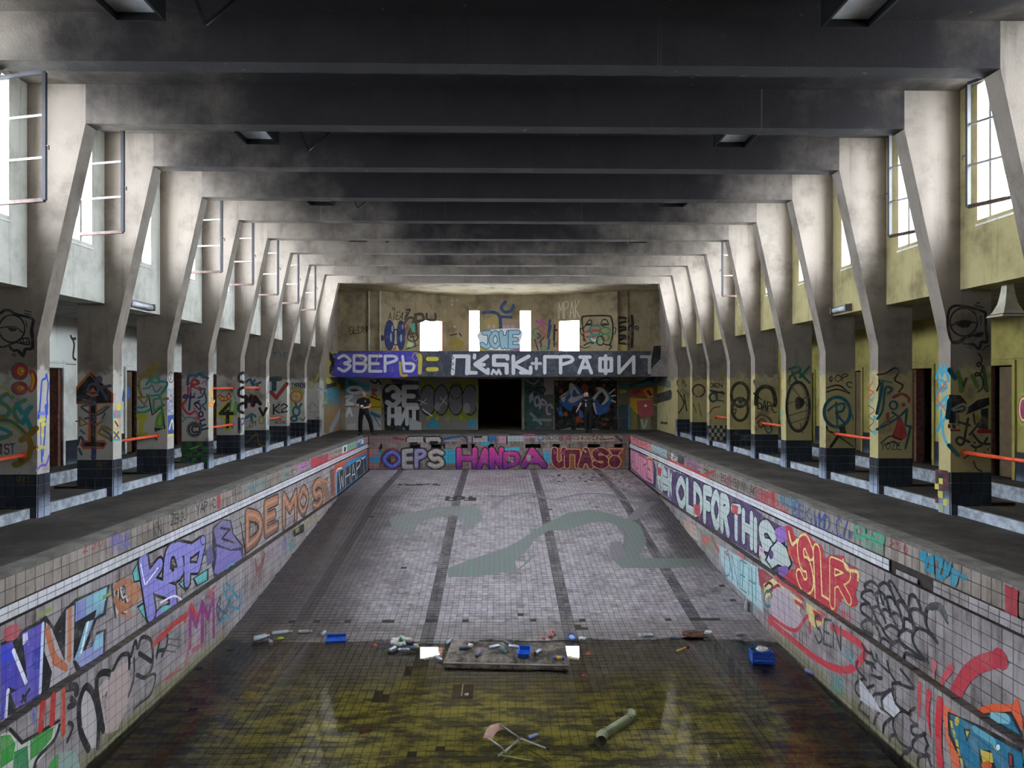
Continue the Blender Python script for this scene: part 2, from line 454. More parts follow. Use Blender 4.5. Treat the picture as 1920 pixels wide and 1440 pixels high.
for k, cs in segs.items():
    (y1, z1), (y0, z0) = PROFILE[k], PROFILE[k + 1]
    vv = Vector((0, y1 - y0, z1 - z0)).normalized(); uu = Vector((1, 0, 0))
    lay(pf, cs, uu, vv, uu.cross(vv), .010, 300 if k == 3 else 0)

# near end of the basin (behind the camera's view) and the water
struct(MB().box(-PX - .3, PX + .3, PNEAR - .3, PNEAR, -3.3, -.03).build('wall_pool_near', M['tileU']), 'tiled wall of the deep end behind the viewer', 'wall')
wm = mesh_obj('water', [(-PXL, PNEAR, WZ), (PXL, PNEAR, WZ), (PXL, 13.1, WZ), (-PXL, 13.1, WZ)], [(0, 1, 2, 3)], M['water'])
tag(wm, 'shallow murky olive water standing in the deep end', 'water', kind='stuff')

# ------------------------------------------------------------------ portal frames
def frame(k):
    y0, y1 = FY(k), FY(k) + FT
    out = [(-7.42, 0), (-6.8, 0), (-6.8, 2.66), (-6.1, 5.82), (6.1, 5.82), (6.8, 2.66), (6.8, 0), (7.42, 0), (7.42, 6.42), (-7.42, 6.42)]
    # split into left column, beam, right column faces so each face is planar and the materials differ
    v = [(x, y, z) for y in (y0, y1) for x, z in out] + [(-6.1, y0, 6.42), (-6.1, y1, 6.42), (6.1, y0, 6.42), (6.1, y1, 6.42)]
    n = 10; tl, tlb, tr, trb = 20, 21, 22, 23
    f = [(0, 1, 2, 3, tl, 9), (3, 4, tr, tl), (4, 5, 6, 7, 8, tr),
         (n, n + 9, tlb, n + 3, n + 2, n + 1), (n + 3, tlb, trb, n + 4), (n + 4, trb, n + 8, n + 7, n + 6, n + 5),
         (1, n + 1, n + 2, 2), (2, n + 2, n + 3, 3), (3, n + 3, n + 4, 4), (4, n + 4, n + 5, 5), (5, n + 5, n + 6, 6),
         (0, 9, n + 9, n), (7, n + 7, n + 8, 8), (0, n, n + 1, 1), (6, n + 6, n + 7, 7),
         (9, tl, tlb, n + 9), (tl, tr, trb, tlb), (tr, 8, n + 8, trb)]
    mi = [0, 1, 2, 0, 1, 2, 0, 0, 1, 2, 2, 0, 2, 0, 2, 0, 1, 2]
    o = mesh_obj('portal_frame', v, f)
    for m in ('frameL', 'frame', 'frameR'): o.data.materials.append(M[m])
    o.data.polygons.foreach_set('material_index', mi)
    return o
FRLAB = {0: 'sooty concrete portal frame overhead, its beam blackened by fire',
 1: 'concrete portal frame with a half-lidded eye drawn on each column',
 2: 'concrete portal frame with a black painted triangle totem on one column',
 3: 'concrete portal frame with an olive-haired figure and a ringed teal letter',
 4: 'concrete portal frame with a copyright ring and a grey oval on its columns',
 5: 'concrete portal frame with a black 4 edged in yellow on one column',
 6: 'concrete portal frame with black and red letters beside a vertical orange rail end',
 7: 'concrete portal frame with a black K and a chequered plinth',
 8: 'concrete portal frame with an orange peace ring painted on one column',
 9: 'last concrete portal frame before the gallery, with teal outlined letters'}
FR = {}
for k in range(-3, 10):
    o = frame(k); FR[k] = o
    struct(o, FRLAB.get(k, 'concrete portal frame over the near end of the basin'), 'frame')
    if k < 0: o['group'] = 'portal frames behind the viewer'
    # navy plinth tiles on both columns
    if k < 0: continue
    def plinth(sx):
        fc, ic = [], []
        for r in range(4):
            z = (r + .5) * .1625
            for i in range(4): fc.append((Vector((sx * (6.8 + (i + .5) * TP), FY(k), z)), TP, .1625, 'navy'))
            for i in range(2): ic.append((Vector((sx * 6.8, FY(k) + (i + .5) * .14, z)), .14, .1625, 'navy'))
        nn = 99 if 1 <= k <= 4 else 0
        lay(o, fc, Vector((1, 0, 0)), Vector((0, 0, 1)), Vector((0, -1, 0)), .012, nn, 'plinth_tile')
        lay(o, ic, Vector((0, 1, 0)), Vector((0, 0, 1)), Vector((-sx, 0, 0)), .012, nn, 'plinth_tile')
    plinth(-1); plinth(1)

# ------------------------------------------------------------------ ceiling, upper walls, windows
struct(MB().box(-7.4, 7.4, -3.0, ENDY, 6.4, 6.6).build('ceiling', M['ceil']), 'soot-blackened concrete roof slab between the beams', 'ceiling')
WIN = {}
def upper_wall(sx, name, mat, label):
    root = None; b = MB(); X0, X1 = sx * 6.95, sx * 7.37
    xa, xb = min(X0, X1), max(X0, X1)
    for k in range(-3, 9):
        ya, yb = FY(k) + FT, FY(k + 1); wa, wb = ya + .34, yb - .36
        b.box(xa, xb, ya, yb, 3.4, 4.36)
        b.box(xa, xb, ya, wa, 4.36, 6.4).box(xa, xb, wb, yb, 4.36, 6.4).box(xa, xb, wa, wb, 6.34, 6.4)
        WIN[(sx, k)] = (wa, wb)
    b.box(xa, xb, -3.2, FY(-3), 3.4, 6.4)          # blind wall on to the near end
    return struct(b.build(name, mat), label, 'wall')
uwl = upper_wall(-1, 'wall_left', M['wallL'], 'upper side wall with tall windows, pale plaster above the white aisle')
uwr = upper_wall(1, 'wall_right', M['wallR'], 'upper side wall with tall windows, yellowish plaster above the cream aisle')
def sash(parent, hinge, ang, wd, z0, z1, name='sash'):
    """steel casement: stiles, rails and two glazing bars, the glass long gone"""
    d = Vector((math.cos(ang), math.sin(ang), 0)); h = Vector(hinge)
    up = Vector((0, 0, 1)); s = MB()
    a, c = h, h + d * wd
    s.bar(a + up * z0, a + up * z1, .035, .04).bar(c + up * z0, c + up * z1, .045, .05)
    s.bar(a + up * z1, c + up * z1, .04, .045)
    o = s.build(name, M['steel_dark'], parent)
    MB().bar(a + up * z0, c + up * z0, .045, .05).build('bottom_rail', M['rust'], o)
    for i in (1, 2):
        zz = z0 + (z1 - z0) * i / 3
        MB().bar(a + up * zz, c + up * zz, .022, .03).build('glazing_bar', M['steel'], o)
    MB().bar(c + up * (z0 + .75), c + up * (z0 + .75) + d * .07, .015).bar(c + up * (z0 + .75) + d * .07, c + up * (z0 + .69) + d * .07, .015).build('latch', M['black'], o)
    return o
nw = 0
for sx in (-1, 1):
    for k in range(-1, 9):
        nw += 1
        wa, wb = WIN[(sx, k)]; X = sx * 7.16
        f_ = MB()
        for yy in (wa + .02, wb - .02): f_.bar((X, yy, 4.36), (X, yy, 6.34), .05, .05)
        f_.bar((X, wa, 6.32), (X, wb, 6.32), .05, .05).bar((X, wa, 4.39), (X, wb, 4.39), .05, .05)
        o = f_.build('window_%d' % nw, M['steel'])
        side = 'white aisle' if sx < 0 else 'cream aisle'
        n_th = ['nearest the basin deep end', 'first', 'second', 'third', 'fourth', 'fifth', 'sixth', 'seventh', 'eighth', 'ninth'][k + 1]
        struct(o, 'tall steel window over the %s, %s bay from the deep end' % (side, n_th) if k >= 0 else 'tall steel window over the %s above the deep end' % side, 'window')
        sl = mesh_obj('window_sill', [(sx * 6.93, wa, 4.30), (sx * 6.93, wb, 4.30), (sx * 7.16, wb, 4.38), (sx * 7.16, wa, 4.38),
             (sx * 6.93, wa, 4.27), (sx * 6.93, wb, 4.27), (sx * 7.16, wb, 4.27), (sx * 7.16, wa, 4.27)],
             [(0, 1, 2, 3), (4, 7, 6, 5), (0, 4, 5, 1), (1, 5, 6, 2), (2, 6, 7, 3), (3, 7, 4, 0)], M['reveal'], o)
        rv = MB()
        xa_, xb_ = sorted((sx * 6.955, sx * 7.365))
        rv.box(xa_, xb_, wa, wa + .012, 4.36, 6.34).box(xa_, xb_, wb - .012, wb, 4.36, 6.34).box(xa_, xb_, wa, wb, 6.328, 6.34)
        rv.build('window_reveal', M['reveal'], o)
        if sx < 0 and k in (-1, 0, 1, 3, 4, 5, 6, 7):
            sash(o, (X, wb - .03, 0), R(-14 if k < 3 else -8), .88, 4.53, 6.3)
        if sx > 0 and k in (-1, 0, 1): sash(o, (X, wa + .05, 0), R(90 + 26), .95, 4.53, 6.3)
        if sx > 0 and k == 5: sash(o, (X, wb - .03, 0), R(180 + 3), .72, 4.53, 6.3)

# ------------------------------------------------------------------ aisles behind the columns
def aisle(sx, wall, nameside, doors, lab):
    S_ = lambda a, c: sorted((sx * a, sx * c))
    fl = MB().box(*S_(6.9, 11.6), -3.0, ENDY, -.2, 0)
    st_ = MB()
    for k in range(-1, 9):                         # low platform in each bay with a worn pale riser
        fl.box(*S_(6.96, 8.0), FY(k) + FT, FY(k + 1), 0, .14)
    fo = struct(fl.build('floor_aisle_' + nameside, M['deck']), 'dark floor of the %s with a low platform in each bay' % lab, 'floor')
    for k in range(-1, 9):
        MB().box(*S_(6.9, 6.96), FY(k) + FT, FY(k + 1) - .0, 0, .15).build('riser', M['riser'], fo)
    MB().box(*S_(8.7, 8.76), -3, ENDY, 0, .24).build('riser', M['riser'], fo)
    MB().box(*S_(8.76, 9.4), -3, ENDY, 0, .23).build('step', M['deck'], fo)
    b = MB(); ys = -3.0
    for (a, c) in sorted(doors):
        b.box(*S_(9.4, 9.6), ys, a, 0, 3.45).box(*S_(9.4, 9.6), a, c, 2.33, 3.45); ys = c
    b.box(*S_(9.4, 9.6), ys, ENDY, 0, 3.45)
    b.box(*S_(9.36, 9.4), -3, ENDY, 2.45, 2.50)
    wo = struct(b.build('wall_aisle_' + nameside, wall), 'back wall of the %s with open doorways' % lab, 'wall')
    pb = MB(); ys = -3.0
    for (a, c) in sorted(doors): pb.box(*S_(9.38, 9.4), ys, a, .23, .75); ys = c
    pb.box(*S_(9.38, 9.4), ys, ENDY, .23, .75); pb.build('tile_dado', M['navy'], wo)
    for i, (a, c) in enumerate(sorted(doors)):
        bb = MB().box(*S_(9.36, 9.62), a - .07, a, .23, 2.33).box(*S_(9.36, 9.62), c, c + .07, .23, 2.33).box(*S_(9.36, 9.62), a - .07, c + .07, 2.33, 2.42)
        d_ = struct(bb.build('door_%d' % (i + (1 if sx < 0 else 11)), wall), 'empty doorway in the back wall of the %s, %s from the deep end' % (lab, ['first', 'second', 'third', 'fourth', 'fifth', 'sixth', 'seventh'][i]), 'door')
        MB().box(*S_(9.42, 9.6), c - .10, c - .005, .23, 2.3).build('broken_brick_edge', M['brick'], d_)
        if i % 2: MB().box(*S_(9.5, 9.54), a + .02, a + .5, .24, 2.3).build('door_leaf', M['door'], d_)
    b = MB().box(*S_(11.4, 11.6), -3, ENDY, 0, 3.45).box(*S_(7.3, 11.6), ENDY, ENDY + .2, 0, 3.6)
    for i in range(7): b.box(*S_(9.6, 11.4), .5 + 3.6 * i, .6 + 3.6 * i, 0, 3.45)
    struct(b.build('wall_rooms_' + nameside, M['roomL']), 'ochre plaster of the small rooms behind the %s' % lab, 'wall')
    struct(MB().box(*S_(7.37, 11.6), -3, ENDY, 3.42, 3.6).build('ceiling_aisle_' + nameside, M['concrete']), 'dark ceiling over the %s' % lab, 'ceiling')
aisle(-1, M['aisleL'], 'left', [(14.2, 15.07), (17.6, 18.5), (20.05, 20.9), (22.6, 23.4), (11.4, 12.2), (8.4, 9.2)], 'white aisle')
aisle(1, M['aisleR'], 'right', [(12.5, 13.35), (14.85, 15.6), (17.8, 18.5), (20.5, 21.3), (23.2, 24.0), (9.4, 10.2)], 'cream aisle')

# near end wall (behind the camera), closed
struct(MB().box(-11.6, 11.6, -3.2, -3.0, 0, 6.4).build('wall_near', M['far']), 'plain end wall behind the viewer', 'wall')

# ------------------------------------------------------------------ far end: lower wall, gallery, side walls
FWY = 30.2
LOW = Plane((0, FWY, 0), (1, 0, 0), (0, 0, 1), M['paint'])
dx0, dx1 = LOW.uv(896, 760)[0], LOW.uv(978, 760)[0]
b = MB().box(-6.9, dx0, FWY, FWY + .25, 0, 2.45).box(dx1, 6.9, FWY, FWY + .25, 0, 2.45).box(dx0, dx1, FWY, FWY + .25, 2.22, 2.45)
b.box(dx0 - .3, dx1 + .3, FWY + 7.9, FWY + 8.0, 0, 2.5).box(dx0 - .3, dx0 - .2, FWY + .25, FWY + 8.0, 0, 2.5).box(dx1 + .2, dx1 + .3, FWY + .25, FWY + 8.0, 0, 2.5)
b.box(dx0 - .3, dx1 + .3, FWY + .25, FWY + 8.0, -.1, 0).box(dx0 - .3, dx1 + .3, FWY + .25, FWY + 8.0, 2.45, 2.5)
wfar = struct(b.build('wall_far', M['far']), 'end wall under the gallery covered in murals, with a dark doorway', 'wall')
d_ = struct(MB().box(dx0 - .06, dx0, FWY - .03, FWY + .28, 0, 2.28).box(dx1, dx1 + .06, FWY - .03, FWY + .28, 0, 2.28).box(dx0 - .06, dx1 + .06, FWY - .03, FWY + .28, 2.22, 2.3).build('door_21', M['concrete']), 'dark open doorway in the middle of the mural wall', 'door')
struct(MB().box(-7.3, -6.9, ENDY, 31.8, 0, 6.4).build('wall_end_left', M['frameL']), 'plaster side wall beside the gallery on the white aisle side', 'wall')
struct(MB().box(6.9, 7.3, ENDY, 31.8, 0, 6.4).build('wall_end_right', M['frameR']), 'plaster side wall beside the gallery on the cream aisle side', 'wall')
PAY = 28.3
PAR = Plane((0, PAY, 0), (1, 0, 0), (0, 0, 1), M['paint'])
pz0, pz1 = PAR.uv(960, 706)[1], PAR.uv(960, 658)[1]
par = struct(MB().box(-6.9, 6.9, PAY, PAY + .15, pz0, pz1).build('wall_gallery_parapet', M['concrete']), 'gallery parapet painted dark with big white and yellow Cyrillic letters', 'parapet')
struct(MB().box(-6.9, 6.9, PAY + .15, 31.9, pz0 + .02, pz0 + .25).build('floor_gallery', M['concrete']), 'concrete gallery floor slab above the murals', 'floor')
GZ = 5.98
struct(MB().box(-6.9, 6.9, ENDY, 31.9, GZ, 6.3).build('ceiling_gallery', M['far']), 'stained ceiling over the gallery', 'ceiling')
GC = 31.15; GS = 29.75
cx0, cx1 = (837 - 936) / 1300 * GC, (1037 - 936) / 1300 * GC
lx, rx = (714 - 936) / 1300 * GS, (1158 - 936) / 1300 * GS
GCP = Plane((0, GC, 0), (1, 0, 0), (0, 0, 1), M['paint'])
GLP = Plane((lx, GS, 0), (cx0 - lx, GC - GS, 0), (0, 0, 1), M['paint'])
GRP = Plane((cx1, GC, 0), (rx - cx1, GS - GC, 0), (0, 0, 1), M['paint'])
GFP = Plane((0, GS, 0), (1, 0, 0), (0, 0, 1), M['paint'])
def panel(name, P, u0, u1, z0, z1, wins, mat, label, th=.3):
    """a wall panel lying on plane P from u0 to u1 with window holes (a, c, bottom, top)"""
    b = MB(); cur = u0
    def bx(a, c, za, zb):
        q = [P.at(t, z, h) for h in (0, -th) for t, z in ((a, za), (c, za), (c, zb), (a, zb))]
        b.add(q, [(0, 1, 2, 3), (7, 6, 5, 4), (0, 4, 5, 1), (1, 5, 6, 2), (2, 6, 7, 3), (3, 7, 4, 0)])
    for a, c, za, zb in wins:
        bx(cur, a, z0, z1); bx(a, c, z0, za); bx(a, c, zb, z1); cur = c
        cc = P.at((a + c) / 2, (za + zb) / 2, -th)
    bx(cur, u1, z0, z1)
    return struct(b.build(name, mat), label, 'wall')
zt = lambda P, px, py: P.uv(px, py)[1]
uu_ = lambda P, px, py: P.uv(px, py)[0]
zb_ = pz0 + .2
W1 = (uu_(GLP, 788, 630), uu_(GLP, 830, 630), 3.1, zt(GLP, 806, 601))
W4 = (uu_(GRP, 1047, 630), uu_(GRP, 1086, 630), 3.1, zt(GRP, 1066, 601))
W2 = (uu_(GCP, 879, 630), uu_(GCP, 899, 630), 3.1, zt(GCP, 890, 582))
W3 = (uu_(GCP, 975, 630), uu_(GCP, 996, 630), 3.1, zt(GCP, 986, 582))
gl_len = (Vector((cx0, GC)) - Vector((lx, GS))).length; gr_len = (Vector((rx, GS)) - Vector((cx1, GC))).length
gcl = panel('wall_gallery_centre', GCP, cx0, cx1, zb_, GZ, [W2, W3], M['far'], 'gallery end wall with two slit windows and a pale blue throw-up')
gll = panel('wall_gallery_left', GLP, 0, gl_len, zb_, GZ, [W1], M['far'], 'angled gallery wall with two dark blue ovals beside a window')
grl = panel('wall_gallery_right', GRP, 0, gr_len, zb_, GZ, [W4], M['far'], 'angled gallery wall with a drawn square head beside a window')
gfl = panel('wall_gallery_flank_left', GFP, -6.9, lx, zb_, GZ, [], M['far'], 'flat gallery wall with a scratched tag and white conduits')
gfr = panel('wall_gallery_flank_right', GFP, rx, 6.9, zb_, GZ, [], M['far'], 'flat gallery wall with tall black lettering')
for P, W, nm, m in ((GLP, W1, 31, 'orange'), (GRP, W4, 34, 'orange'), (GCP, W2, 32, 'reveal'), (GCP, W3, 33, 'reveal')):
    a, c, za, zb = W; b = MB()
    for t in (a, c): 
        s_ = .012 if t == a else -.012
        q = [P.at(tt, z, h) for h in (-.01, -.5) for tt, z in ((t, za), (t + s_, za), (t + s_, zb), (t, zb))]
        b.add(q, [(0, 1, 2, 3), (7, 6, 5, 4), (0, 4, 5, 1), (1, 5, 6, 2), (2, 6, 7, 3), (3, 7, 4, 0)])
    o = struct(b.build('window_%d' % nm, M[m]), {31: 'wide gallery window with brick reveal near the blue ovals', 34: 'wide gallery window with orange reveal under the word МРАК', 32: 'slit gallery window between the throw-up and the angled wall', 33: 'slit gallery window beside the pink and green tags'}[nm], 'window')
    b = MB()
    if nm in (31, 34): b.bar(P.at((a + c) / 2, za, -.25), P.at((a + c) / 2, zb, -.25), .03); b.build('mullion', M['steel'], o)
# conduits up the flank walls
for px in (692, 713): 
    x, _ = GFP.uv(px, 600); MB().bar((x, GS - .03, zb_), (x, GS - .03, GZ), .05, .05).build('conduit', M['reveal'], gfl)
for px in (1158, 1176):
    x, _ = GFP.uv(px, 600); MB().bar((x, GS - .03, zb_), (x, GS - .03, GZ), .05, .05).build('conduit', M['far'], gfr)
# ------------------------------------------------------------------ graffiti: paint films lying on the walls
FONT = {'A': '00 26 40;12 32', 'B': '00 06;~06 36 45 33 03;~03 33 42 30 00', 'C': '~45 26 04 02 20 41', 'D': '00 06;~06 35 43 31 00',
 'E': '46 06 00 40;03 33', 'F': '46 06 00;03 33', 'G': '~45 26 04 02 20 41;41 43 23', 'H': '00 06;40 46;03 43', 'I': '20 26', 'J': '~01 20 41 46;16 46',
 'K': '00 06;46 03 40', 'L': '06 00 40', 'M': '00 06 23 46 40', 'N': '00 06 40 46', 'O': '~20 02 04 26 44 42 20', 'P': '00 06;~06 36 45 34 03',
 'Q': '~20 02 04 26 44 42 20;21 40', 'R': '00 06;~06 36 45 34 03;23 40', 'S': '~45 26 05 13 33 41 20 01', 'T': '06 46;20 26', 'U': '~06 02 20 42 46',
 'V': '06 20 46', 'W': '06 10 24 30 46', 'X': '00 46;06 40', 'Y': '06 23 46;23 20', 'Z': '06 46 00 40', '0': '~20 02 04 26 44 42 20', '1': '15 26 20',
 '2': '~05 26 44 12 00;00 40', '3': '~05 26 44 23 42 20 01', '4': '30 36 02 42', '5': '46 06 04;~04 34 42 20 01', '6': '~45 26 03 20 42 33 02', '9': '~01 20 43 26 04 13 43',
 'Б': '46 06 00;~00 30 42 33 03', 'Г': '46 06 00', 'Е': '46 06 00 40;03 33', 'З': '~05 26 44 23 42 20 01', 'И': '06 00 46 40', 'К': '00 06;46 03 40', 'П': '00 06 46 40',
 'Р': '00 06;~06 36 45 34 03', 'С': '~45 26 04 02 20 41', 'Ф': '20 26;~21 12 14 25 34 32 21', 'Ь': '06 00;~00 30 42 33 03', 'Т': '06 46;20 26', 'Н': '00 06;40 46;03 43',
 'М': '00 06 23 46 40', 'В': '00 06;~06 36 45 33 03;~03 33 42 30 00', 'А': '00 26 40;12 32', 'О': '~20 02 04 26 44 42 20', 'Л': '00 26 40',
 '+': '03 43;21 25', '!': '22 26;20 21', '=': '02 42;04 44', '.': '20 21', ':': '21 22;24 25', '@': '~43 23 22 32 44 26 04 02 20 40', ' ': ''}

def cat_rom(p, n=5):
    if len(p) < 3: return p
    closed = (Vector(p[0]) - Vector(p[-1])).length < 1e-6
    q = [p[-2] if closed else p[0]] + list(p) + [p[1] if closed else p[-1]]
    out = []
    for i in range(1, len(q) - 2):
        a, b, c, d = q[i - 1], q[i], q[i + 1], q[i + 2]
        for k in range(n):
            t = k / n
            out.append(tuple(.5 * ((2 * b[j]) + (c[j] - a[j]) * t + (2 * a[j] - 5 * b[j] + 4 * c[j] - d[j]) * t * t + (3 * b[j] - a[j] - 3 * c[j] + d[j]) * t ** 3) for j in (0, 1)))
    return out + [tuple(p[-1])]

class G:
    """one painted piece on plane P. Coordinates are read off a picture crop: org=(x, y, scale)"""
    def __init__(s, P, name, label=None, org=(0, 0, 1), base=None):
        s.P = P; s.name = name; s.label = label; s.org = org; s.v = []; s.f = []; s.c = []
        s.base = base if base is not None else getattr(P, 'base', .002); s.lo, s.hi = -99, 99
    def pt(s, x, y): ox, oy, k = s.org; return s.P.uv(ox + x / k, oy + y / k)
    def parse(s, p):
        if isinstance(p, str): p = [tuple(float(a) for a in t.split(',')) for t in p.split()]
        return [s.pt(*q) for q in p]
    def col(s, c, v):
        if isinstance(c, (tuple, list)) and not isinstance(c[0], float):
            t = min(1, max(0, (v - s.lo) / max(1e-6, s.hi - s.lo))); a, b = lin(c[0]), lin(c[1])
            return tuple(a[i] * (1 - t) + b[i] * t for i in range(4))
        return lin(c)
    def emit(s, pts, faces, c, up=True):
        h = s.base + s.P.k; n = len(s.v); s.P.k += max(2e-5, 1.5e-6 * (len(pts) + 4))
        for i, q in enumerate(pts): s.v.append(tuple(s.P.at(q[0], q[1], h + i * 1.5e-6)))
        for f in faces:
            s.f.append(tuple(i + n for i in f)); s.c.append([s.col(c, pts[i][1]) for i in f])
    def fill_uv(s, pts, c):
        t = tessellate_polygon([[Vector((p[0], p[1], 0)) for p in pts]])
        s.emit(pts, [tuple(q) for q in t], c)
    def fill(s, p, c, smooth=False):
        p = s.parse(p)
        if smooth: p = cat_rom(p + [p[0]])[:-1]
        s.fill_uv(p, c); return s
    def ell(s, cx, cy, rx, ry, c, n=20, ring=None):
        p = [s.pt(cx + rx * math.cos(2 * math.pi * k / n), cy + ry * math.sin(2 * math.pi * k / n)) for k in range(n)]
        if ring: s.line_uv(p, ring * getattr(s.P, 'ws', 1), c, closed=True)
        else: s.fill_uv(p, c)
        return s
    def line_uv(s, p, w_, c, taper=False, closed=False):
        p = [Vector(q) for q in p]
        p = [q for i, q in enumerate(p) if i == 0 or (q - p[i - 1]).length > 1e-4]
        if len(p) == 1: p.append(p[0] + Vector((w_ * .2, 0)))
        if not closed and not taper:            # a sharp turn starts a new sweep of the can
            for i in range(1, len(p) - 1):
                if (p[i] - p[i - 1]).normalized().dot((p[i + 1] - p[i]).normalized()) < .45:
                    s.line_uv([tuple(q) for q in p[:i + 1]], w_, c); s.line_uv([tuple(q) for q in p[i:]], w_, c); return
        h = w_ / 2; L = []; Rr = []
        n = len(p)
        for i in range(n):
            d0 = (p[i] - p[i - 1]).normalized() if i or closed else (p[1] - p[0]).normalized()
            d1 = (p[i + 1] - p[i]).normalized() if i < n - 1 else ((p[0] - p[i]).normalized() if closed else d0)
            t = d0 + d1
            if t.length < .3: t = d1.copy()
            t.normalize(); nn = Vector((-t.y, t.x)); m = min(1.7, 1 / max(.3, nn.dot(Vector((-d1.y, d1.x)))))
            hh = h * (1 if not taper else max(.25, 1 - i / (n - 1) * .75))
            L.append(p[i] + nn * hh * m); Rr.append(p[i] - nn * hh * m)
        pts = []; faces = []
        for i in range(n): pts += [tuple(L[i]), tuple(Rr[i])]
        for i in range(n - 1): faces += [(2 * i, 2 * i + 1, 2 * i + 3), (2 * i, 2 * i + 3, 2 * i + 2)]
        if closed: faces += [(2 * n - 2, 2 * n - 1, 1), (2 * n - 2, 1, 0)]
        for e, dd in (() if closed else ((0, p[0] - p[1]), (n - 1, p[-1] - p[-2]))):      # round ends
            dd.normalize(); nn = Vector((-dd.y, dd.x)); b0 = len(pts)
            hh = h * (1 if not taper or e == 0 else .25)
            pts += [tuple(p[e] + hh * (nn * math.cos(a) + dd * math.sin(a))) for a in [math.pi * k / 5 for k in range(6)]]
            faces.append(tuple(range(b0, b0 + 6)))
        s.emit(pts, faces, c)
    def line(s, p, w_, c, smooth=True, taper=False):
        for q in (p.split(';') if isinstance(p, str) else [p]):
            q = s.parse(q)
            if len(q) == 1: q.append((q[0][0] + w_ * .3, q[0][1]))
            s.line_uv(cat_rom(q) if smooth else q, w_ * getattr(s.P, 'ws', 1), c, taper)
        return s
    def text(s, txt, quad, w_, c, out=None, ow=.35, inner=None, gap=.12, jit=0, seed=1, shadow=None, sh=(.05, -.05)):
        """stroke lettering fitted in a four-cornered patch (bl br tr tl); w_ is relative to its height"""
        bl, br, tr, tl = [Vector(q) for q in s.parse(quad)]
        n = len(txt); rnd = random.Random(seed); hl = (tl - bl).length; hr = (tr - br).length
        s.lo = min(bl.y, br.y); s.hi = max(tl.y, tr.y)
        M_ = lambda u, v: tuple((bl * (1 - u) + br * u) * (1 - v) + (tl * (1 - u) + tr * u) * v)
        for i, ch in enumerate(txt):
            ss = []
            for st in FONT.get(ch, '').split(';'):
                if not st: continue
                sm = st[0] == '~'; q = [(int(t[0]) / 4, int(t[1]) / 6) for t in st.lstrip('~').split()]
                q = [(a + rnd.uniform(-jit, jit), b_ + rnd.uniform(-jit, jit)) for a, b_ in q] if jit else q
                q = cat_rom(q) if sm else q
                ss.append([M_((i + gap + a * (1 - 2 * gap)) / n, b_) for a, b_ in q])
            H = hl + (hr - hl) * (i + .5) / n; w2 = w_ * H
            if shadow:
                for q in ss: s.line_uv([(a + sh[0] * H, b_ + sh[1] * H) for a, b_ in q], w2 * (1 + 2 * ow), shadow)
            if out:
                for q in ss: s.line_uv(q, w2 * (1 + 2 * ow), out)
            for q in ss: s.line_uv(q, w2, c)
            if inner:
                for q in ss: s.line_uv([(a - .01 * H, b_ + .02 * H) for a, b_ in q], w2 * .32, inner)
        return s
    def done(s):
        if not s.v: return
        me = bpy.data.meshes.new(s.name); me.from_pydata(s.v, [], s.f)
        at = me.color_attributes.new('Col', 'FLOAT_COLOR', 'CORNER')
        cols = []
        for cs in s.c:
            for c in cs: cols += list(c)
        at.data.foreach_set('color', cols); me.materials.append(s.P.mat); me.update()
        o = bpy.data.objects.new(s.name, me); COL.objects.link(o); o.parent = s.P.parent
        if s.label: o['label'] = s.label
        return o

def mkplane(o, u, v, m, parent, base):
    p = Plane(o, u, v, M[m], parent); p.base = base; return p
X_, Y_, Z_ = (1, 0, 0), (0, 1, 0), (0, 0, 1)
LU = mkplane((-PX, 0, 0), Y_, Z_, 'paintLU', wl, .0075); LM = mkplane((-PX, 0, 0), Y_, Z_, 'paintLW', wl, .0075); LL = mkplane((-PXL, 0, 0), Y_, Z_, 'paintLW', wl, .0075)
RU = mkplane((PX, 0, 0), Y_, Z_, 'paintLU', wr, .0075); RM = mkplane((PX, 0, 0), Y_, Z_, 'paintLW', wr, .0075); RL = mkplane((PXL, 0, 0), Y_, Z_, 'paintLW', wr, .0075)
FP = mkplane((0, PFAR, 0), X_, Z_, 'paintFW', wf, .0075)
FS = mkplane((0, 13.4, -2.63), X_, (0, 8.5, 1.1), 'paintFL', pf, .0015); FH = mkplane((0, 21.9, -1.53), X_, (0, 5.43, .17), 'paintFL', pf, .0015)
LOW.parent = wfar; PAR.parent = par; GCP.parent = gcl; GLP.parent = gll; GRP.parent = grl
GFL = mkplane((0, GS, 0), X_, Z_, 'paint', gfl, .002); GFR = mkplane((0, GS, 0), X_, Z_, 'paint', gfr, .002)
EL = mkplane((-6.9, 0, 0), Y_, Z_, 'paint', bpy.data.objects['wall_end_left'], .002); ER = mkplane((6.9, 0, 0), Y_, Z_, 'paint', bpy.data.objects['wall_end_right'], .002)
CF = {k: mkplane((0, FY(k), 0), X_, Z_, 'paint', FR[k], .002) for k in range(0, 10)}
IL = {k: mkplane((-6.8, 0, 0), Y_, Z_, 'paint', FR[k], .002) for k in range(0, 10)}
IR = {k: mkplane((6.8, 0, 0), Y_, Z_, 'paint', FR[k], .002) for k in range(0, 10)}
AL = mkplane((-9.4, 0, 0), Y_, Z_, 'paint', bpy.data.objects['wall_aisle_left'], .003); AR = mkplane((9.4, 0, 0), Y_, Z_, 'paint', bpy.data.objects['wall_aisle_right'], .003)
BK = '#17171b'
for k in range(10):
    CF[k].ws = {1: .52, 2: .55, 3: .68, 4: .62}.get(k, .78); IL[k].ws = IR[k].ws = .6 if k < 4 else .8
LU.ws = RU.ws = .8

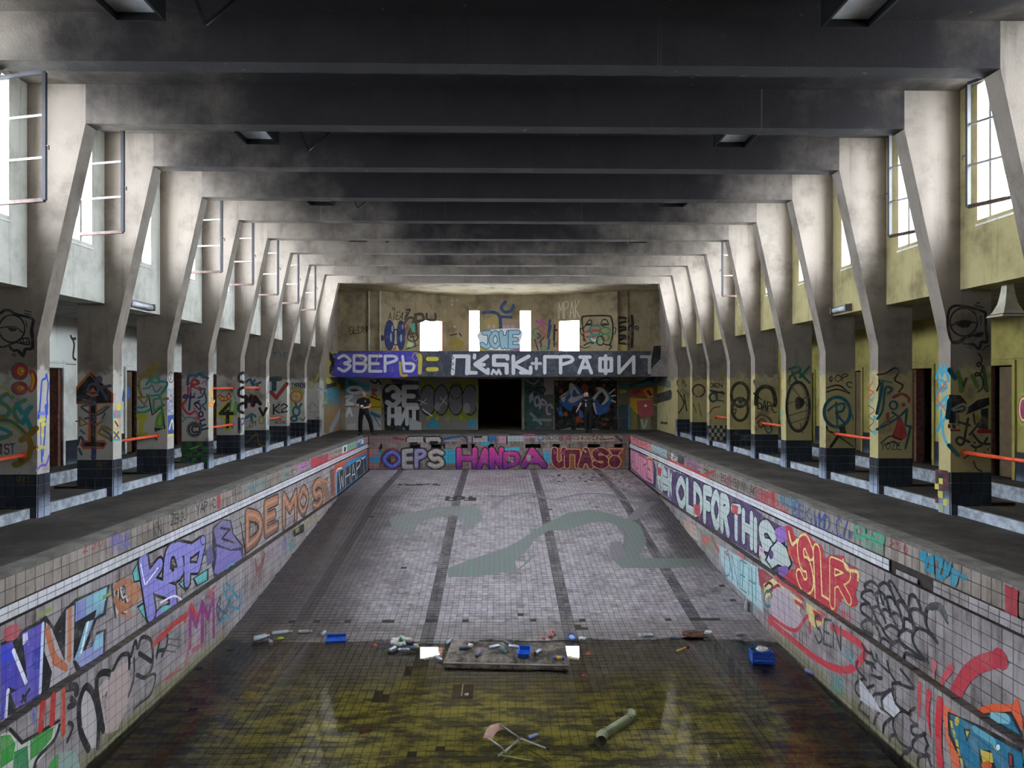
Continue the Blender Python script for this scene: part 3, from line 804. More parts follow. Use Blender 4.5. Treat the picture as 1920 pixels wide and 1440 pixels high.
# ---- crops the coordinates below were read from
z1, z2, z3, z5 = (0, 800, 4), (0, 1080, 4), (400, 800, 4), (840, 800, 4)
zr, zq = (1260, 800, 4), (1440, 1080, 4)
zA, zB, zL, zR = (690, 810, 8), (930, 810, 7.385), (600, 690, 8), (1020, 690, 8)
g1, g2, g3 = (600, 500, 8), (820, 530, 8), (1020, 500, 8)
cA, cB, cC, cE = (0, 660, 7.2), (220, 660, 7.2), (400, 660, 7.2), (0, 560, 8)
c1, c2, c3, c4 = (1680, 560, 8), (1680, 740, 8), (1260, 480, 4), (1500, 480, 4)
zl, zw = (440, 480, 4), (860, 480, 4)

# ================= parapet
WH = '#c9c9cd'
g = G(PAR, 'graffiti_lettering', 'white and yellow Cyrillic slogan on dark and purple ground', zl)
g.fill('672,713 3120,713 3120,905 672,905', '#363a45')
g.fill('672,713 780,713 720,810 760,905 672,905', '#a99a35')
g.line('705,735 755,810 695,880', .20, BK, False)
g.fill('770,728 1340,722 1372,780 1366,900 770,905 748,850 752,760', '#433aa0', True)
g.text('ЗВЕР', '765,862 1230,866 1230,752 765,746', .19, WH)
g.text('Ь', '1268,862 1350,862 1350,752 1255,752', .19, WH, gap=.05)
g.line('1240,800 1250,890 1290,895', .1, '#b3a43a').line('1374,745 1392,760 1388,875', .16, '#b3a43a')
g.line('1450,772 1515,772;1450,850 1515,850', .17, '#bdae3c', False)
g.line('905,740 960,780 1010,830;1085,735 1060,790', .035, '#b59a4a')
g.ell(1355, 755, 20, 30, '#8d7f8a', ring=.04)
g.org = g2
TH = .185
g.text('П', '205,1362 470,1362 480,1105 225,1105', TH*1.2, WH, gap=.1); g.line('470,1105 470,1352 580,1352', .15, WH, False); g.line('560,1085 555,1130', .13, WH, False)
g.line('200,1060 245,1130 190,1170 245,1220 190,1260 245,1310', .03, '#23252c', False)
g.line('750,1105 570,1225 750,1352', .17, WH, False); g.line('580,1230 700,1230', .15, WH, False); g.line('760,1300 760,1362', .14, WH, False)
g.line('1050,1140 1050,1105 850,1105 850,1230 1040,1230 1040,1352', .17, WH, False); g.line('815,1370 840,1310 890,1370 920,1310 950,1370', .1, WH, False)
g.text('К', '1110,1358 1420,1358 1400,1105 1110,1105', TH*1.2, WH, gap=.1)
g.line('1400,1270 1400,1350;1250,1350 1400,1350', .15, WH, False)
g.line('1420,1212 1550,1212;1485,1140 1485,1290', .12, '#b9bac0', False)
g.org = zw
g.text('Г', '630,876 760,876 760,756 630,756', TH*1.15, WH, gap=.12).text('Р', '750,876 870,876 870,756 750,756', TH*1.15, WH, gap=.12).text('А', '888,876 1010,876 1010,756 888,756', TH*1.15, WH, gap=.12)
g.line('910,758 985,758', .14, WH, False)
g.line('1102,750 1102,880;1060,770 1145,770 1145,860 1060,860 1060,770', .15, WH, False)
g.text('И', '1185,876 1330,876 1330,756 1185,756', TH*1.15, WH, gap=.12).text('Т', '1360,876 1500,876 1500,756 1360,756', .19, '#9c9a9c', gap=.06)
g.fill('1462,676 1516,672 1514,770 1440,850 1450,740', BK)
g.done()

# ================= murals on the end wall under the gallery
g = G(EL, 'mural', 'olive and brown mural with a grey ray', zl)
g.fill('668,720 828,905 828,1330 668,1330', '#77704f').fill('680,910 828,905 828,1090 740,1120 680,1060', '#5c6a75')
g.fill('690,1150 828,1135 828,1320 690,1325', '#8a6b4a').line('715,1320 800,1150', .35, '#8b909b', False).line('700,1060 780,1000', .3, '#2d7d92')
g.line('690,930 800,990', .25, '#a3942f').line('690,980 760,960', .18, BK); g.fill('790,1200 828,1160 828,1330 790,1330', '#2f5f86')
g.line('660,1010 690,1010 690,1100 670,1100', .07, '#4aa6b5', False); g.done()
g = G(LOW, 'mural', 'teal, white and yellow mural with a white ring', zL)
g.fill('380,135 920,160 920,985 380,995', '#a9a8a2')
g.fill('380,140 560,190 740,260 750,340 600,380 390,400', '#4f9fae').fill('420,180 560,220 560,300 430,260', '#2f6d7a')
g.fill('690,395 920,430 920,640 760,630 700,540', '#c0a52b').fill('760,640 920,720 900,760 760,700', '#2f6f8e').fill('780,790 915,800 915,985 780,985', '#b6bbc0')
g.ell(520, 330, 100, 42, '#e4e6e8', ring=.14).ell(510, 335, 60, 18, '#4a5a52')
g.line('390,430 490,420 400,500 500,540 390,545', .08, '#dfe2e4').line('400,720 440,590 480,715;410,670 470,670', .09, '#dfe2e4', False)
g.line('380,580 920,585', .03, '#3a3a3d', False).line('760,190 830,230 870,180 910,240', .07, BK).line('760,430 900,480', .06, BK)
g.line('790,310 790,420;790,310 850,330 800,370 850,425', .08, '#a3473a', False)
g.fill('400,850 530,830 560,985 400,990', '#c9bfae').line('800,700 900,880', .03, '#35383d')
g.fill('1060,160 1500,200 1480,250 1080,220', '#3a4552')
g.done()
g = G(LOW, 'graffiti_lettering', 'silver block word in two rows on a black outline', zL)
g.fill('935,330 990,250 1100,230 1480,240 1500,560 1520,700 1480,930 970,930 960,560 930,440', '#1d1f25')
g.text('ЗЕ', '975,560 1480,560 1480,285 975,285', .27, '#b9b7b9', gap=.14).text('НИТ', '1010,840 1490,840 1490,600 1010,600', .24, '#cfced2', gap=.16)
g.fill('1220,950 1260,880 1300,950', '#2c8fae'); g.done()
g = G(LOW, 'graffiti_lettering', 'grey bubble letters in an olive cloud', zl)
g.fill('1385,915 1825,915 1825,1310 1385,1310', '#77736b')
g.fill('1390,960 1450,930 1560,990 1640,920 1760,930 1820,900 1820,1190 1700,1230 1600,1190 1500,1230 1420,1180', '#747c26', True)
for cx, rx in ((1450, 58), (1550, 52), (1660, 55), (1765, 55)): g.ell(cx, 1080, rx + 8, 118, BK).ell(cx, 1080, rx, 108, '#66656a')
g.ell(1520, 1130, 22, 34, '#8c8a8c').ell(1740, 1140, 28, 40, '#8c8a8c').ell(1660, 1010, 46, 60, BK, ring=.03)
g.line('1380,1080 1440,1110;1440,1070 1390,1120;1540,1060 1590,1110;1590,1050 1545,1120', .03, '#c9c9cc', False)
g.fill('1430,1290 1490,1210 1550,1290', '#2c88a6').fill('1740,1290 1770,1215 1815,1230 1815,1290', '#3a8da6')
for cx in (1455, 1520, 1600, 1700): g.ell(cx, 1215, 14, 16, '#8a9430')
g.fill('1310,1210 1400,1250 1400,1310 1310,1310', '#b3b6bb').line('1410,1150 1480,1200', .06, '#d0d0d0'); g.done()
g = G(LOW, 'graffiti_lettering', 'lilac diagonal letters on dark green beside the doorway', zw)
g.fill('492,915 712,915 712,1310 492,1310', '#4d514d').fill('492,930 600,920 640,1290 492,1300', '#2e4f4e').fill('640,915 712,915 712,1040 640,1040', '#8d8a8f')
g.text('350', '500,1040 650,1030 655,980 500,990', .2, '#17242a'); g.text('ФОРС', '515,1080 690,1200 710,1130 530,1010', .2, '#9a93a6', jit=.03)
g.line('540,1180 620,1260;560,1230 690,1230', .12, '#7d8386').line('495,1250 510,1280', .05, BK).line('505,930 560,960 600,930', .05, '#8fa3a3'); g.done()
g = G(LOW, 'mural', 'black panel with blue and bone lettering and orange dots', zR)
g.fill('150,190 1095,190 1105,935 160,935', '#0f1014')
for x, y, r in ((610, 300, 55), (260, 340, 30), (185, 240, 30), (325, 690, 30), (515, 770, 45), (965, 615, 32), (900, 265, 28), (790, 320, 35), (640, 345, 25), (575, 800, 20)): g.ell(x, y, r, r * 1.1, '#8e3f26')
g.fill('225,500 390,640 450,560 560,640 590,740 540,740 520,600 600,520 600,400 560,330 460,240 380,260 330,440', '#2b5f9f', True)
g.fill('230,430 390,320 400,360 330,420 300,520 260,480', '#b9b6ac').fill('380,255 430,235 540,380 500,390 450,320 430,430 600,395 600,430 440,520 360,490 400,420', '#c2beb1', True)
g.line('230,450 330,400 380,340', .03, BK).fill('880,300 1000,420 1000,540 890,690 780,690 720,520 740,420', '#2b5f9f', True)
g.line('815,310 880,330 950,450 880,530;850,340 735,470', .14, '#c2beb1', True).fill('860,370 920,450 850,545 785,460', '#15161a', True)
g.line('800,560 930,660', .12, '#2b5f9f')
for p in ('980,385 1060,320', '1015,420 1070,412', '1015,485 1070,510'): g.line(p, .07, '#c2beb1', False)
g.line('200,600 240,700;240,590 270,720', .07, '#2b5f9f')
g.text('PESK', '870,790 970,790 970,755 870,755', .14, '#a04a2a').text('NWR.', '870,860 970,860 970,825 870,825', .14, '#a04a2a')
g.line('480,190 530,160 580,195;700,190 750,160 800,195;810,190 930,140 1040,195', .05, BK).fill('820,192 930,150 1030,192', '#8d8684')
g.fill('200,935 400,885 410,935', '#6f7b74').fill('470,900 800,910 860,935 500,935', '#7a8279')
g.done()
g = G(LOW, 'mural', 'patchwork of teal, orange and pink paint beside the black panel', zR)
g.fill('1105,190 1700,190 1700,940 1105,950', '#5c5744').fill('1110,250 1270,210 1270,330 1120,290', '#2f6a58').ell(1180, 350, 60, 30, '#8b8a3a')
g.fill('1120,560 1260,540 1260,950 1120,950', '#3a454f').fill('1262,260 1640,120 1690,130 1640,240 1290,290', '#1c3a4c').fill('1300,270 1600,190 1640,240 1400,290', '#2a7278')
g.fill('1285,290 1640,290 1640,430 1290,440', '#98423a').fill('1470,330 1560,290 1640,300 1640,440 1560,460', '#c27a2a')
g.fill('1285,440 1640,470 1640,560 1380,700 1290,580', '#c09a2d').fill('1395,490 1640,475 1640,720 1430,740 1400,620', '#b0525a').fill('1300,580 1400,700 1400,930 1300,930', '#7d7a3a')
g.fill('1262,560 1290,560 1290,950 1262,950', '#2f7fb0').fill('1450,750 1600,730 1600,940 1450,940', '#7a7f62').line('1640,550 1880,580', .05, '#a39a4a')
g.line('1460,780 1500,900 1540,790', .1, '#a9ab98').ell(1525, 565, 22, 22, '#d8c8c0').line('1350,360 1420,350;1560,350 1600,400', .12, '#4a2a2a')
g.done()
g = G(ER, 'mural', 'grey and yellow swoosh mural', zR)
g.fill('1700,280 1800,260 1790,420 1690,400', '#8f8436').line('1650,190 1890,250', .3, '#565e58').line('1700,460 1900,400', .4, '#2a2c2a').line('1750,820 1850,830', .1, '#2b2a24'); g.done()

# ================= gallery walls
g = G(GLP, 'mural', 'two dark blue ovals with pale glints and black tags', g1)
g.fill('1100,800 1160,800 1180,1260 1090,1260', '#b5a583').ell(1135, 1060, 45, 120, BK, ring=.05)
g.ell(1042, 1030, 82, 232, BK).ell(1042, 1030, 74, 224, '#2a3266').ell(1212, 1030, 66, 226, BK).ell(1212, 1030, 58, 218, '#2a3266')
for cx, cy, rx, ry in ((1085, 930, 14, 50), (1065, 1060, 14, 70), (1215, 1070, 16, 60), (1240, 900, 10, 40)): g.ell(cx, cy, rx, ry, '#8f9dba')
g.text('AIEAT', '1020,790 1290,790 1340,680 1020,690', .09, BK, jit=.05).line('1090,610 1095,650;1125,620 1115,660', .03, BK).line('1290,650 1350,650 1270,790', .06, BK)
g.line('1260,860 1330,770 1410,780 1390,840', .11, '#4a4038').line('1430,720 1450,1010;1430,720 1530,715 1550,800 1460,820', .13, '#4a4038').line('1600,710 1610,790 1720,800 1730,710', .12, '#4a4038')
g.line('1270,850 1320,880 1290,980', .05, '#a5402c', False).fill('1340,850 1420,850 1430,980 1370,960', '#57a08c').ell(1390, 1060, 80, 60, BK, ring=.045).line('1310,1050 1340,960 1360,1060 1420,1040;1350,920 1440,1190 1290,1240', .05, '#2b2b35', False)
g.fill('1320,1120 1400,1150 1380,1210 1300,1200', '#a9cf8a').line('1100,1240 1130,1210 1120,1260', .06, '#b5543e').ell(1470, 1178, 9, 9, BK); g.done()
g = G(GFL, 'graffiti_tag', 'thin black scratched tag', g1)
g.text('GLDN', '430,1020 720,980 690,890 430,900', .1, '#25221e', jit=.05); g.line('700,900 725,945', .04, '#25221e').ell(935, 1070, 25, 45, '#343a50'); g.done()
g = G(GCP, 'graffiti_lettering', 'pale blue bubble throw-up between the slit windows', g2)
g.fill('640,960 740,1030 640,1030', '#b6a53c').fill('1140,1020 1240,960 1240,1030', '#b0568a').fill('700,560 930,470 930,690 720,690', '#a8955e').fill('980,540 1220,560 1220,680 980,690', '#a08a78')
g.line('690,450 850,445 935,510 945,690', .14, '#2f4a7a').line('950,510 1110,520', .12, '#2f4a7a').line('1020,290 960,370 1010,440 1110,420 1140,340', .14, '#35507c')
for x in (770, 850, 1000, 1060, 1130): g.ell(x, 660, 22, 28, '#b29ac0')
g.fill('640,740 1230,690 1240,900 1160,1000 740,1000 640,900', '#e3eff3', True)
g.text('JOWE', '655,960 1225,960 1225,745 655,755', .26, '#a5ccdb', '#33659a', .22, gap=.1)
g.ell(260, 660, 18, 18, '#b7a98a').fill('200,830 300,820 400,900 380,1010 180,1010', '#8a7d3c').line('200,790 290,770;330,760 360,800', .06, '#2f2b28')
g.line('1480,600 1500,570 1540,620 1570,550 1600,610 1650,630', .08, '#a0589a').line('1480,690 1560,650 1610,690 1570,740 1620,790 1550,860', .06, '#c24a62').ell(1490, 745, 55, 60, '#4a7d70', ring=.06)
g.line('1460,850 1510,1010;1500,760 1550,800 1500,840;1550,850 1560,1000;1600,820 1530,900', .06, '#35304a').ell(1600, 985, 40, 35, '#4a8a70', ring=.05).line('1690,560 1660,830 1700,650;1680,860 1665,990', .1, '#2b4a70')
for x, y in ((222, 270), (290, 265), (220, 330)): g.ell(x, y, 14, 14, '#b9b2a6')
g.done()
g = G(GRP, 'graffiti_drawing', 'thin white word above a black outlined square head', g3)
g.text('МРАК', '215,785 545,760 540,495 215,545', .055, '#cdbfae', gap=.12)
g.line('600,1110 590,960 575,860 570,780 600,745 800,735 980,740 1015,790 1035,900 1020,1080 985,1180', .075, '#22201c')
g.line('580,930 545,930 550,1000 585,1030;1030,920 1075,920 1070,990 1030,1030', .05, '#22201c').line('600,915 660,820 700,800 720,860;620,880 720,870;850,870 880,800 940,800 970,870;860,880 990,930', .05, '#22201c').fill('635,870 720,870 700,850 650,850', BK).fill('860,880 975,880 940,850 880,850', BK)
g.line('600,985 720,960 830,960;630,1055 740,1050', .09, '#a3433a').line('700,900 760,880 840,900 830,1000 760,1040 700,980 700,900', .07, '#2c6a80').ell(755, 1080, 65, 60, '#3a8a80', ring=.08).line('710,1080 755,1110 800,1080', .06, '#d6d3c6')
g.ell(920, 960, 75, 50, '#3f7a3a', ring=.07).ell(920, 1060, 60, 50, '#3f7a3a', ring=.07).ell(845, 1110, 55, 70, '#22201c', ring=.06)
g.line('600,1180 680,1140 740,1150;890,1160 1010,1190 980,1240', .06, '#22201c').line('530,1190 610,1220 680,1200;600,1060 630,1130', .05, '#22403a')
g.line('120,760 80,980 50,1080', .12, '#2b4470').line('160,880 150,1100;110,960 190,950', .1, '#27252c').text('НН', '110,1200 200,1200 200,1120 110,1120', .15, '#3a2626').done()
g = G(GFR, 'graffiti_lettering', 'tall black vertical lettering', g3)
for i, y in enumerate((760, 840, 900, 960, 1030, 1090, 1150)):
    g.line('1115,%d 1260,%d' % (y, y + 20 * (-1) ** i), .11, '#201d18').line('1115,%d 1200,%d' % (y + 30, y - 10), .06, '#201d18')
g.line('1320,740 1330,880 1320,1200', .12, '#211e1a').line('1330,870 1280,900', .07, '#211e1a').ell(1390, 918, 25, 25, '#211e1a', ring=.06).fill('1110,1160 1250,1180 1250,1245 1110,1245', '#b09c4e')
g.done()

# ================= far wall of the basin
g = G(FP, 'graffiti_patch', 'turquoise and pink patches behind the bubble letters', zA)
g.fill('10,255 165,255 165,545 10,545', '#a37f80').fill('20,380 150,370 160,300 200,270 200,430 150,460 20,450', '#2b9fc0').fill('1130,260 1340,255 1340,470 1140,470', '#36a4c2').fill('1150,480 1340,480 1340,545 1150,545', '#6d6763')
g.org = zB; g.fill('80,230 330,200 330,260 80,290', '#49b4cc').fill('640,280 770,270 770,430 690,420', '#3fa9c8').fill('640,225 760,215 760,280 640,280', '#9c8f95').done()
g = G(FP, 'graffiti_lettering', 'blue and silver bubble word', zA)
OR = '#a8482a'
g.text('O', '250,520 480,520 480,300 250,300', .40, '#4450b0', OR, .30, gap=.05); g.text('O', '250,520 480,520 480,300 250,300', .36, '#4651b5', '#15151f', .14, '#7d88cf', gap=.05)
g.ell(325, 410, 22, 50, '#3a2a20')
g.text('E', '540,520 730,520 660,280 540,290', .30, '#aaa3aa', '#17171d', .28, '#c9c3b5', gap=.02).text('P', '720,520 860,520 860,285 720,285', .28, '#8f88b8', '#17171d', .28, '#aea8cc', gap=.05).text('S', '910,520 1120,510 1120,280 930,290', .30, '#b3aaa6', '#17171d', .28, '#cfc5ae', gap=.04)
g.done()
g = G(FP, 'graffiti_lettering', 'magenta bubble word shading to violet', zA)
MG = ('#73208c', '#e2449f')
for ch, x0, x1, yt in (('H', 1350, 1620, 265), ('A', 1660, 1850, 275), ('N', 1850, 2010, 265)): g.text(ch, '%d,520 %d,520 %d,%d %d,%d' % (x0, x1, x1, yt, x0, yt), .30, MG, '#23101f', .2, gap=.06)
g.org = zB; g.text('D', '110,470 320,470 320,250 110,310', .32, MG, '#23101f', .2, gap=.08).text('A', '350,460 700,465 640,260 360,250', .38, MG, '#23101f', .18, gap=.1)
g.line('440,320 470,320 470,385 430,385 430,320', .035, '#d9b25a').ell(450, 350, 22, 36, '#79b5c4').ell(172, 365, 16, 26, '#c9a45a', ring=.03).line('220,390 222,425;205,408 240,408', .03, '#e39ad0', False).done()
g = G(FP, 'graffiti_lettering', 'wine red bubble word with cream outline', zB)
CR, WN = '#dcb184', '#6d1838'
g.fill('760,215 1790,212 1790,290 1740,500 790,505 760,420', '#9c5a30')
for ch, x0, x1, yt in (('U', 800, 950, 250), ('П', 975, 1140, 275), ('A', 1165, 1320, 255), ('S', 1360, 1540, 255)): g.text(ch, '%d,470 %d,470 %d,%d %d,%d' % (x0, x1, x1, yt, x0, yt), .34, WN, CR, .16, gap=.06)
g.fill('1545,225 1770,225 1700,330 1610,330', CR).fill('1565,237 1750,237 1690,322 1620,322', '#97406e').fill('1590,260 1700,265 1690,322 1620,322', WN).ell(1643, 410, 95, 95, CR).ell(1643, 410, 80, 82, WN)
for x, y, r in ((915, 388, 15), (878, 417, 9), (850, 440, 7), (1405, 250, 14), (1438, 275, 10), (1462, 293, 7)): g.ell(x, y, r, r, '#b5639a')
g.fill('785,235 860,280 800,320', '#97406e').fill('880,285 960,240 955,330', '#97406e').fill('1205,245 1260,260 1240,295', '#b9b6c4').done()
g = G(FP, 'graffiti_lettering', 'pale boxes with black outlines and a marker tag', zA)
g.fill('15,45 560,40 560,150 15,160', '#857271').fill('355,72 440,75 550,105 540,122 400,112', '#93313f').fill('575,60 830,55 835,155 580,150', '#b3a9a6').line('575,145 575,85 620,65 830,60 840,140', .05, BK, False)
g.fill('620,160 740,150 750,190 640,215', BK).fill('860,65 1100,65 1110,150 860,150', '#b5abaa').line('860,150 855,70 1070,65 1105,100 1110,215', .05, BK, False).fill('925,135 1050,135 1050,190 930,190', BK)
g.fill('1140,60 1390,45 1390,145 1140,145', '#8c8a96').line('1150,100 1380,60', .12, '#35527f').line('1390,50 1470,85 1490,150', .06, '#1d2a2c').fill('1495,50 1560,50 1560,150 1495,150', '#9d84a6').fill('1570,50 1800,45 1800,150 1570,150', '#aaa4a6').line('1600,75 1700,72', .08, BK).line('1565,150 1565,45 1800,40 1805,150', .04, BK, False).fill('1810,50 1920,45 1920,150 1810,150', '#2c6a9c').fill('1700,150 1810,140 1820,200 1700,200', '#3aa7c4')
g.org = zB; g.fill('35,40 140,35 140,160 35,160', '#c08a9c').fill('150,35 385,40 385,130 150,130', '#aab4ba').line('150,160 150,50 190,30 760,30', .05, BK, False).fill('390,30 540,30 540,80 390,80', '#d27fa8').fill('540,40 890,40 880,130 540,130', '#a39c98').fill('890,40 1040,30 1040,110 900,110', '#a56d76').fill('1050,40 1640,35 1640,130 1050,130', '#ae988a').line('1645,40 1740,125', .1, '#3b3f36').fill('1750,40 1850,40 1850,135 1750,120', '#7b5b5c')
g.line('575,60 585,60;620,60 632,60', .035, '#2a7ab5', False).line('580,90 605,120 645,95', .045, '#2a7ab5')
g.text('RACHIB', '660,108 920,112 910,45 655,50', .11, '#2b2426', jit=.05, gap=.05).text('@ASHKARDNA', '980,105 1500,115 1500,55 985,55', .11, '#2b2426', jit=.05, gap=.05).line('1480,105 1620,90', .03, '#2b2426')
g.done()
# ================= basin floor paintings
g = G(FS, 'floor_painting', 'faded green serpent painted across the slope', z5)
GR = '#527868'
g.fill('700,745 900,645 1060,622 1200,645 1400,710 1450,750 1490,860 1450,950 1400,985 1920,988 1920,1040 1700,1062 1300,1060 1250,1010 1320,900 1335,810 1290,750 1180,712 1060,722 900,775 740,782 640,850 620,900 500,1010 520,1072 250,1120 0,1130 0,1060 200,985 420,915 580,830', GR)
g.fill('760,740 900,665 1060,645 1200,668 1380,730 1400,780 1180,690 1060,700 900,750', '#557565')
g.line('1280,745 1330,810 1320,900 1240,990', .10, '#5a5a62').line('480,890 620,850 740,783', .07, '#6f6a72').line('400,1090 520,1075 650,960', .06, '#5f7568')
g.fill('1215,870 1300,860 1330,980 1215,985', '#77737a')
g.org = z3
g.fill('1330,690 1500,640 1700,602 1920,598 2000,620 2010,700 1920,760 1880,820 1860,760 1880,700 1780,665 1640,680 1540,720 1500,790 1380,790', '#71857c', True)
g.line('1540,720 1640,680 1780,672 1880,720 1860,760', .05, '#6f757a')
g.done()
g = G(FS, 'floor_sketch', 'grey and red chalky doodles on the slope', z5)
g.line('330,610 460,520 620,500 780,545 1000,505 1200,510 1300,545 1500,600', .16, '#74717a').line('420,640 520,620 600,560;900,600 1080,590 1200,630;1020,760 1080,740', .05, '#b5888a').line('900,820 950,810 980,830 1000,800 1030,830;1060,810 1080,820', .08, '#77737b')
g.line('1380,690 1480,600 1540,570', .3, '#6d6a72').line('440,700 640,700 600,740 460,740', .1, '#9590a0').line('1060,1180 1130,1140 1190,1180 1100,1210;1380,1210 1450,1180', .12, '#8a868c').done()
g = G(FH, 'floor_sketch', 'red radiating crown painted near the shallow end', z5)
for i in range(13):
    a = math.pi * i / 12
    g.line([(350 - 100 * math.cos(a), 440 - 25 * math.sin(a)), (350 - 200 * math.cos(a), 445 - 65 * math.sin(a))], .10, '#a5727a', False)
g.line('150,430 240,455 480,458 550,405', .08, '#8a7a80').line('330,440 420,440', .3, '#a08f94').done()

# ================= left wall of the basin, rim band
g = G(LU, 'depth_mark', 'red stencilled depth number 250', z1)
for ch, x0, x1, yb, yt in (('2', 618, 655, 945, 880), ('5', 680, 712, 925, 860), ('0', 733, 765, 905, 842)):
    g.text(ch, '%d,%d %d,%d %d,%d %d,%d' % (x0, yb, x1, yb - 14, x1, yt - 10, x0, yt + 4), .17, '#a0323a', gap=.08)
g.done()
g = G(LU, 'graffiti_tag', 'violet and black marker tags along the rim', z1)
g.text('IPBUK', '800,930 980,900 970,780 800,850', 0.145, '#6d64b0', jit=.12, gap=0).text('KN', '1150,830 1210,810 1205,700 1145,730', 0.102, '#25242a', jit=.06).text('ZEGU', '1275,740 1400,690 1400,640 1275,660', 0.145, '#25242a', jit=.08, gap=.04)
g.text('YAPIC', '1465,660 1620,600 1610,545 1465,580', 0.145, '#25242a', jit=.08, gap=.04).fill('1626,505 1650,495 1650,610 1626,622', '#9c3a44').text('VATO', '1735,530 1805,500 1805,440 1735,470', 0.131, '#25242a', jit=.06)
g.text('FVOOX', '1655,545 1725,515 1725,470 1655,500', 0.116, '#b98e92', jit=.05)
g.org = z3
g.text('MAXIM', '250,500 385,440 385,390 250,440', 0.174, '#3f8b8f', jit=.03).text('HADUAN', '205,570 335,510 335,480 205,540', 0.131, '#5a5f66', jit=.06)
g.text('KUPOM', '410,430 500,390 500,350 410,390', 0.131, '#8a7a70', jit=.08).text('HUEX', '535,385 630,345 630,310 535,345', 0.160, '#4a4642', jit=.08).line('525,320 528,390', 0.145, '#5fa39a', False)
g.fill('160,570 185,560 180,625 158,632', '#3a9fc0')
g.fill('625,290 690,260 720,265 720,300 640,340 625,330', '#a9789f').text('LEX', '660,310 725,280 725,245 660,270', 0.145, '#35304a', jit=.06)
g.fill('730,240 860,200 860,270 730,310', '#a63540').text('N', '785,270 845,255 840,205 790,225', 0.232, '#5a5470').fill('860,215 960,175 960,215 860,250', '#9a8d88').text('WATE', '870,240 955,205 955,185 870,215', 0.116, '#3a3438', jit=.08)
g.fill('965,150 1000,130 1000,200 965,215', '#dfe2e8').fill('975,155 992,148 992,180 978,195', '#1f2433').fill('1000,130 1070,100 1070,165 1000,190', '#7aa38c').fill('1078,90 1130,75 1130,135 1078,155', '#2f6f9c').text('POB', '1082,140 1128,120 1128,85 1082,100', 0.203, '#dfe8ee').fill('1135,75 1160,65 1160,120 1135,130', '#a87e84').line('1070,165 960,215 860,255', 0.102, '#c0483c').done()
# ---- left wall, main band
g = G(LM, 'graffiti_lettering', 'blue, violet and chrome block letters with black depth', z2)
g.fill('0,500 100,455 150,420 340,295 400,380 470,260 560,170 820,60 790,290 720,330 640,560 690,510 720,420 790,395 780,600 600,710 540,640 500,780 360,870 300,900 120,1010 0,1085', '#17181d')
g.fill('0,525 85,488 195,800 180,830 130,860 60,830 40,1060 0,1075', '#4b44a8').fill('0,545 70,515 110,620 0,660', '#3b46c0').line('95,560 190,800', .05, '#dfe0f0', False)
g.fill('160,430 325,345 300,880 195,950 115,990 75,880 205,820', '#5d54ac').fill('165,440 200,420 205,480 165,520', '#d5d3e8').fill('240,560 310,520 300,700 230,700', '#3d3f9f').line('318,360 296,870', .05, '#c9d0e6', False).line('55,860 40,1050', .05, '#d8d8ea', False)
g.fill('340,345 385,400 480,640 490,255 555,215 545,640 505,750 365,840 385,720 325,560', '#a9a0a4').line('350,400 400,600 480,680', .09, '#b5694a').line('520,260 515,620', .09, '#b87a60', False).line('400,640 490,690', .08, '#b5694a')
g.fill('565,195 800,78 770,275 730,295 705,320 720,250 640,300 560,345', '#86a4bc').fill('570,200 640,170 640,300 565,340', '#7d84c0').fill('700,140 800,85 790,180 700,230', '#7fc0c8').fill('660,340 700,325 610,570 690,525 715,445 772,415 768,588 590,690 552,625', '#8f93c0').fill('560,620 640,350 690,330 600,600', '#7fb5c4').fill('560,360 640,330 620,420 560,450', '#1b1b20').fill('710,460 770,430 766,520 700,560', '#8ac0d0')
g.line('655,350 605,570', .04, '#e3e8ee', False).fill('60,870 100,970 110,1030 50,1050', '#17181d')
g.fill('540,640 560,630 610,700 570,720', '#101014').line('160,940 215,850;165,900 185,935', .04, '#17181d').line('60,430 110,420', .16, '#b0505c').line('290,290 390,240', .05, '#8a9a5a').line('770,160 870,110', .05, '#8a9a5a').done()
g = G(LM, 'graffiti_lettering', 'brown scribbled letters with grey shadow', z1)
g.text('VS', '830,1430 960,1380 930,1150 830,1200', .16, '#3a3a42', jit=.02, gap=.12).text('VS', '840,1430 970,1380 940,1150 840,1200', .07, '#bfb2a6', gap=.12).line('860,1210 930,1160 1010,1200 1040,1260 970,1330 900,1360 860,1290', .10, '#a0674c').line('880,1320 960,1350 890,1400 980,1420 900,1300', .03, '#b5714f').fill('940,1180 1020,1170 1050,1260 1000,1330 950,1270', '#ad7a5c').text('PY', '985,1440 1050,1410 1050,1360 985,1390', .08, '#b5714f').done()
g = G(LM, 'graffiti_lettering', 'violet wildstyle word with teal shards and black outline', z1)
PU, TE = '#857fc6', '#62b3b0'
for q in ('985,1090 1030,1010 1060,1160 1000,1170', '1020,1350 1090,1300 1130,1470 1080,1440', '1200,1200 1300,1130 1310,1260 1230,1280', '1330,1180 1420,1110 1430,1180 1390,1240', '1440,1140 1560,1060 1560,1150 1470,1200', '1470,880 1530,830 1540,960 1490,1000'):
    g.fill(q, BK); cx = sum(float(t.split(',')[0]) for t in q.split()) / 4; cy = sum(float(t.split(',')[1]) for t in q.split()) / 4
    g.fill(' '.join('%f,%f' % (cx + .78 * (float(t.split(',')[0]) - cx), cy + .78 * (float(t.split(',')[1]) - cy)) for t in q.split()), TE)
g.line('1070,1010 1130,1400', .34, BK, False).line('1190,1040 1090,1170 1290,1240 1300,1370', .30, BK, False).line('1300,1380 1190,1430', .32, BK)
g.line('1240,1170 1260,960 1320,930 1350,1080 1270,1120', .30, BK).line('1320,910 1430,930 1500,880;1400,930 1400,1160', .30, BK, False).line('1390,1060 1480,1060 1520,880', .24, BK, False)
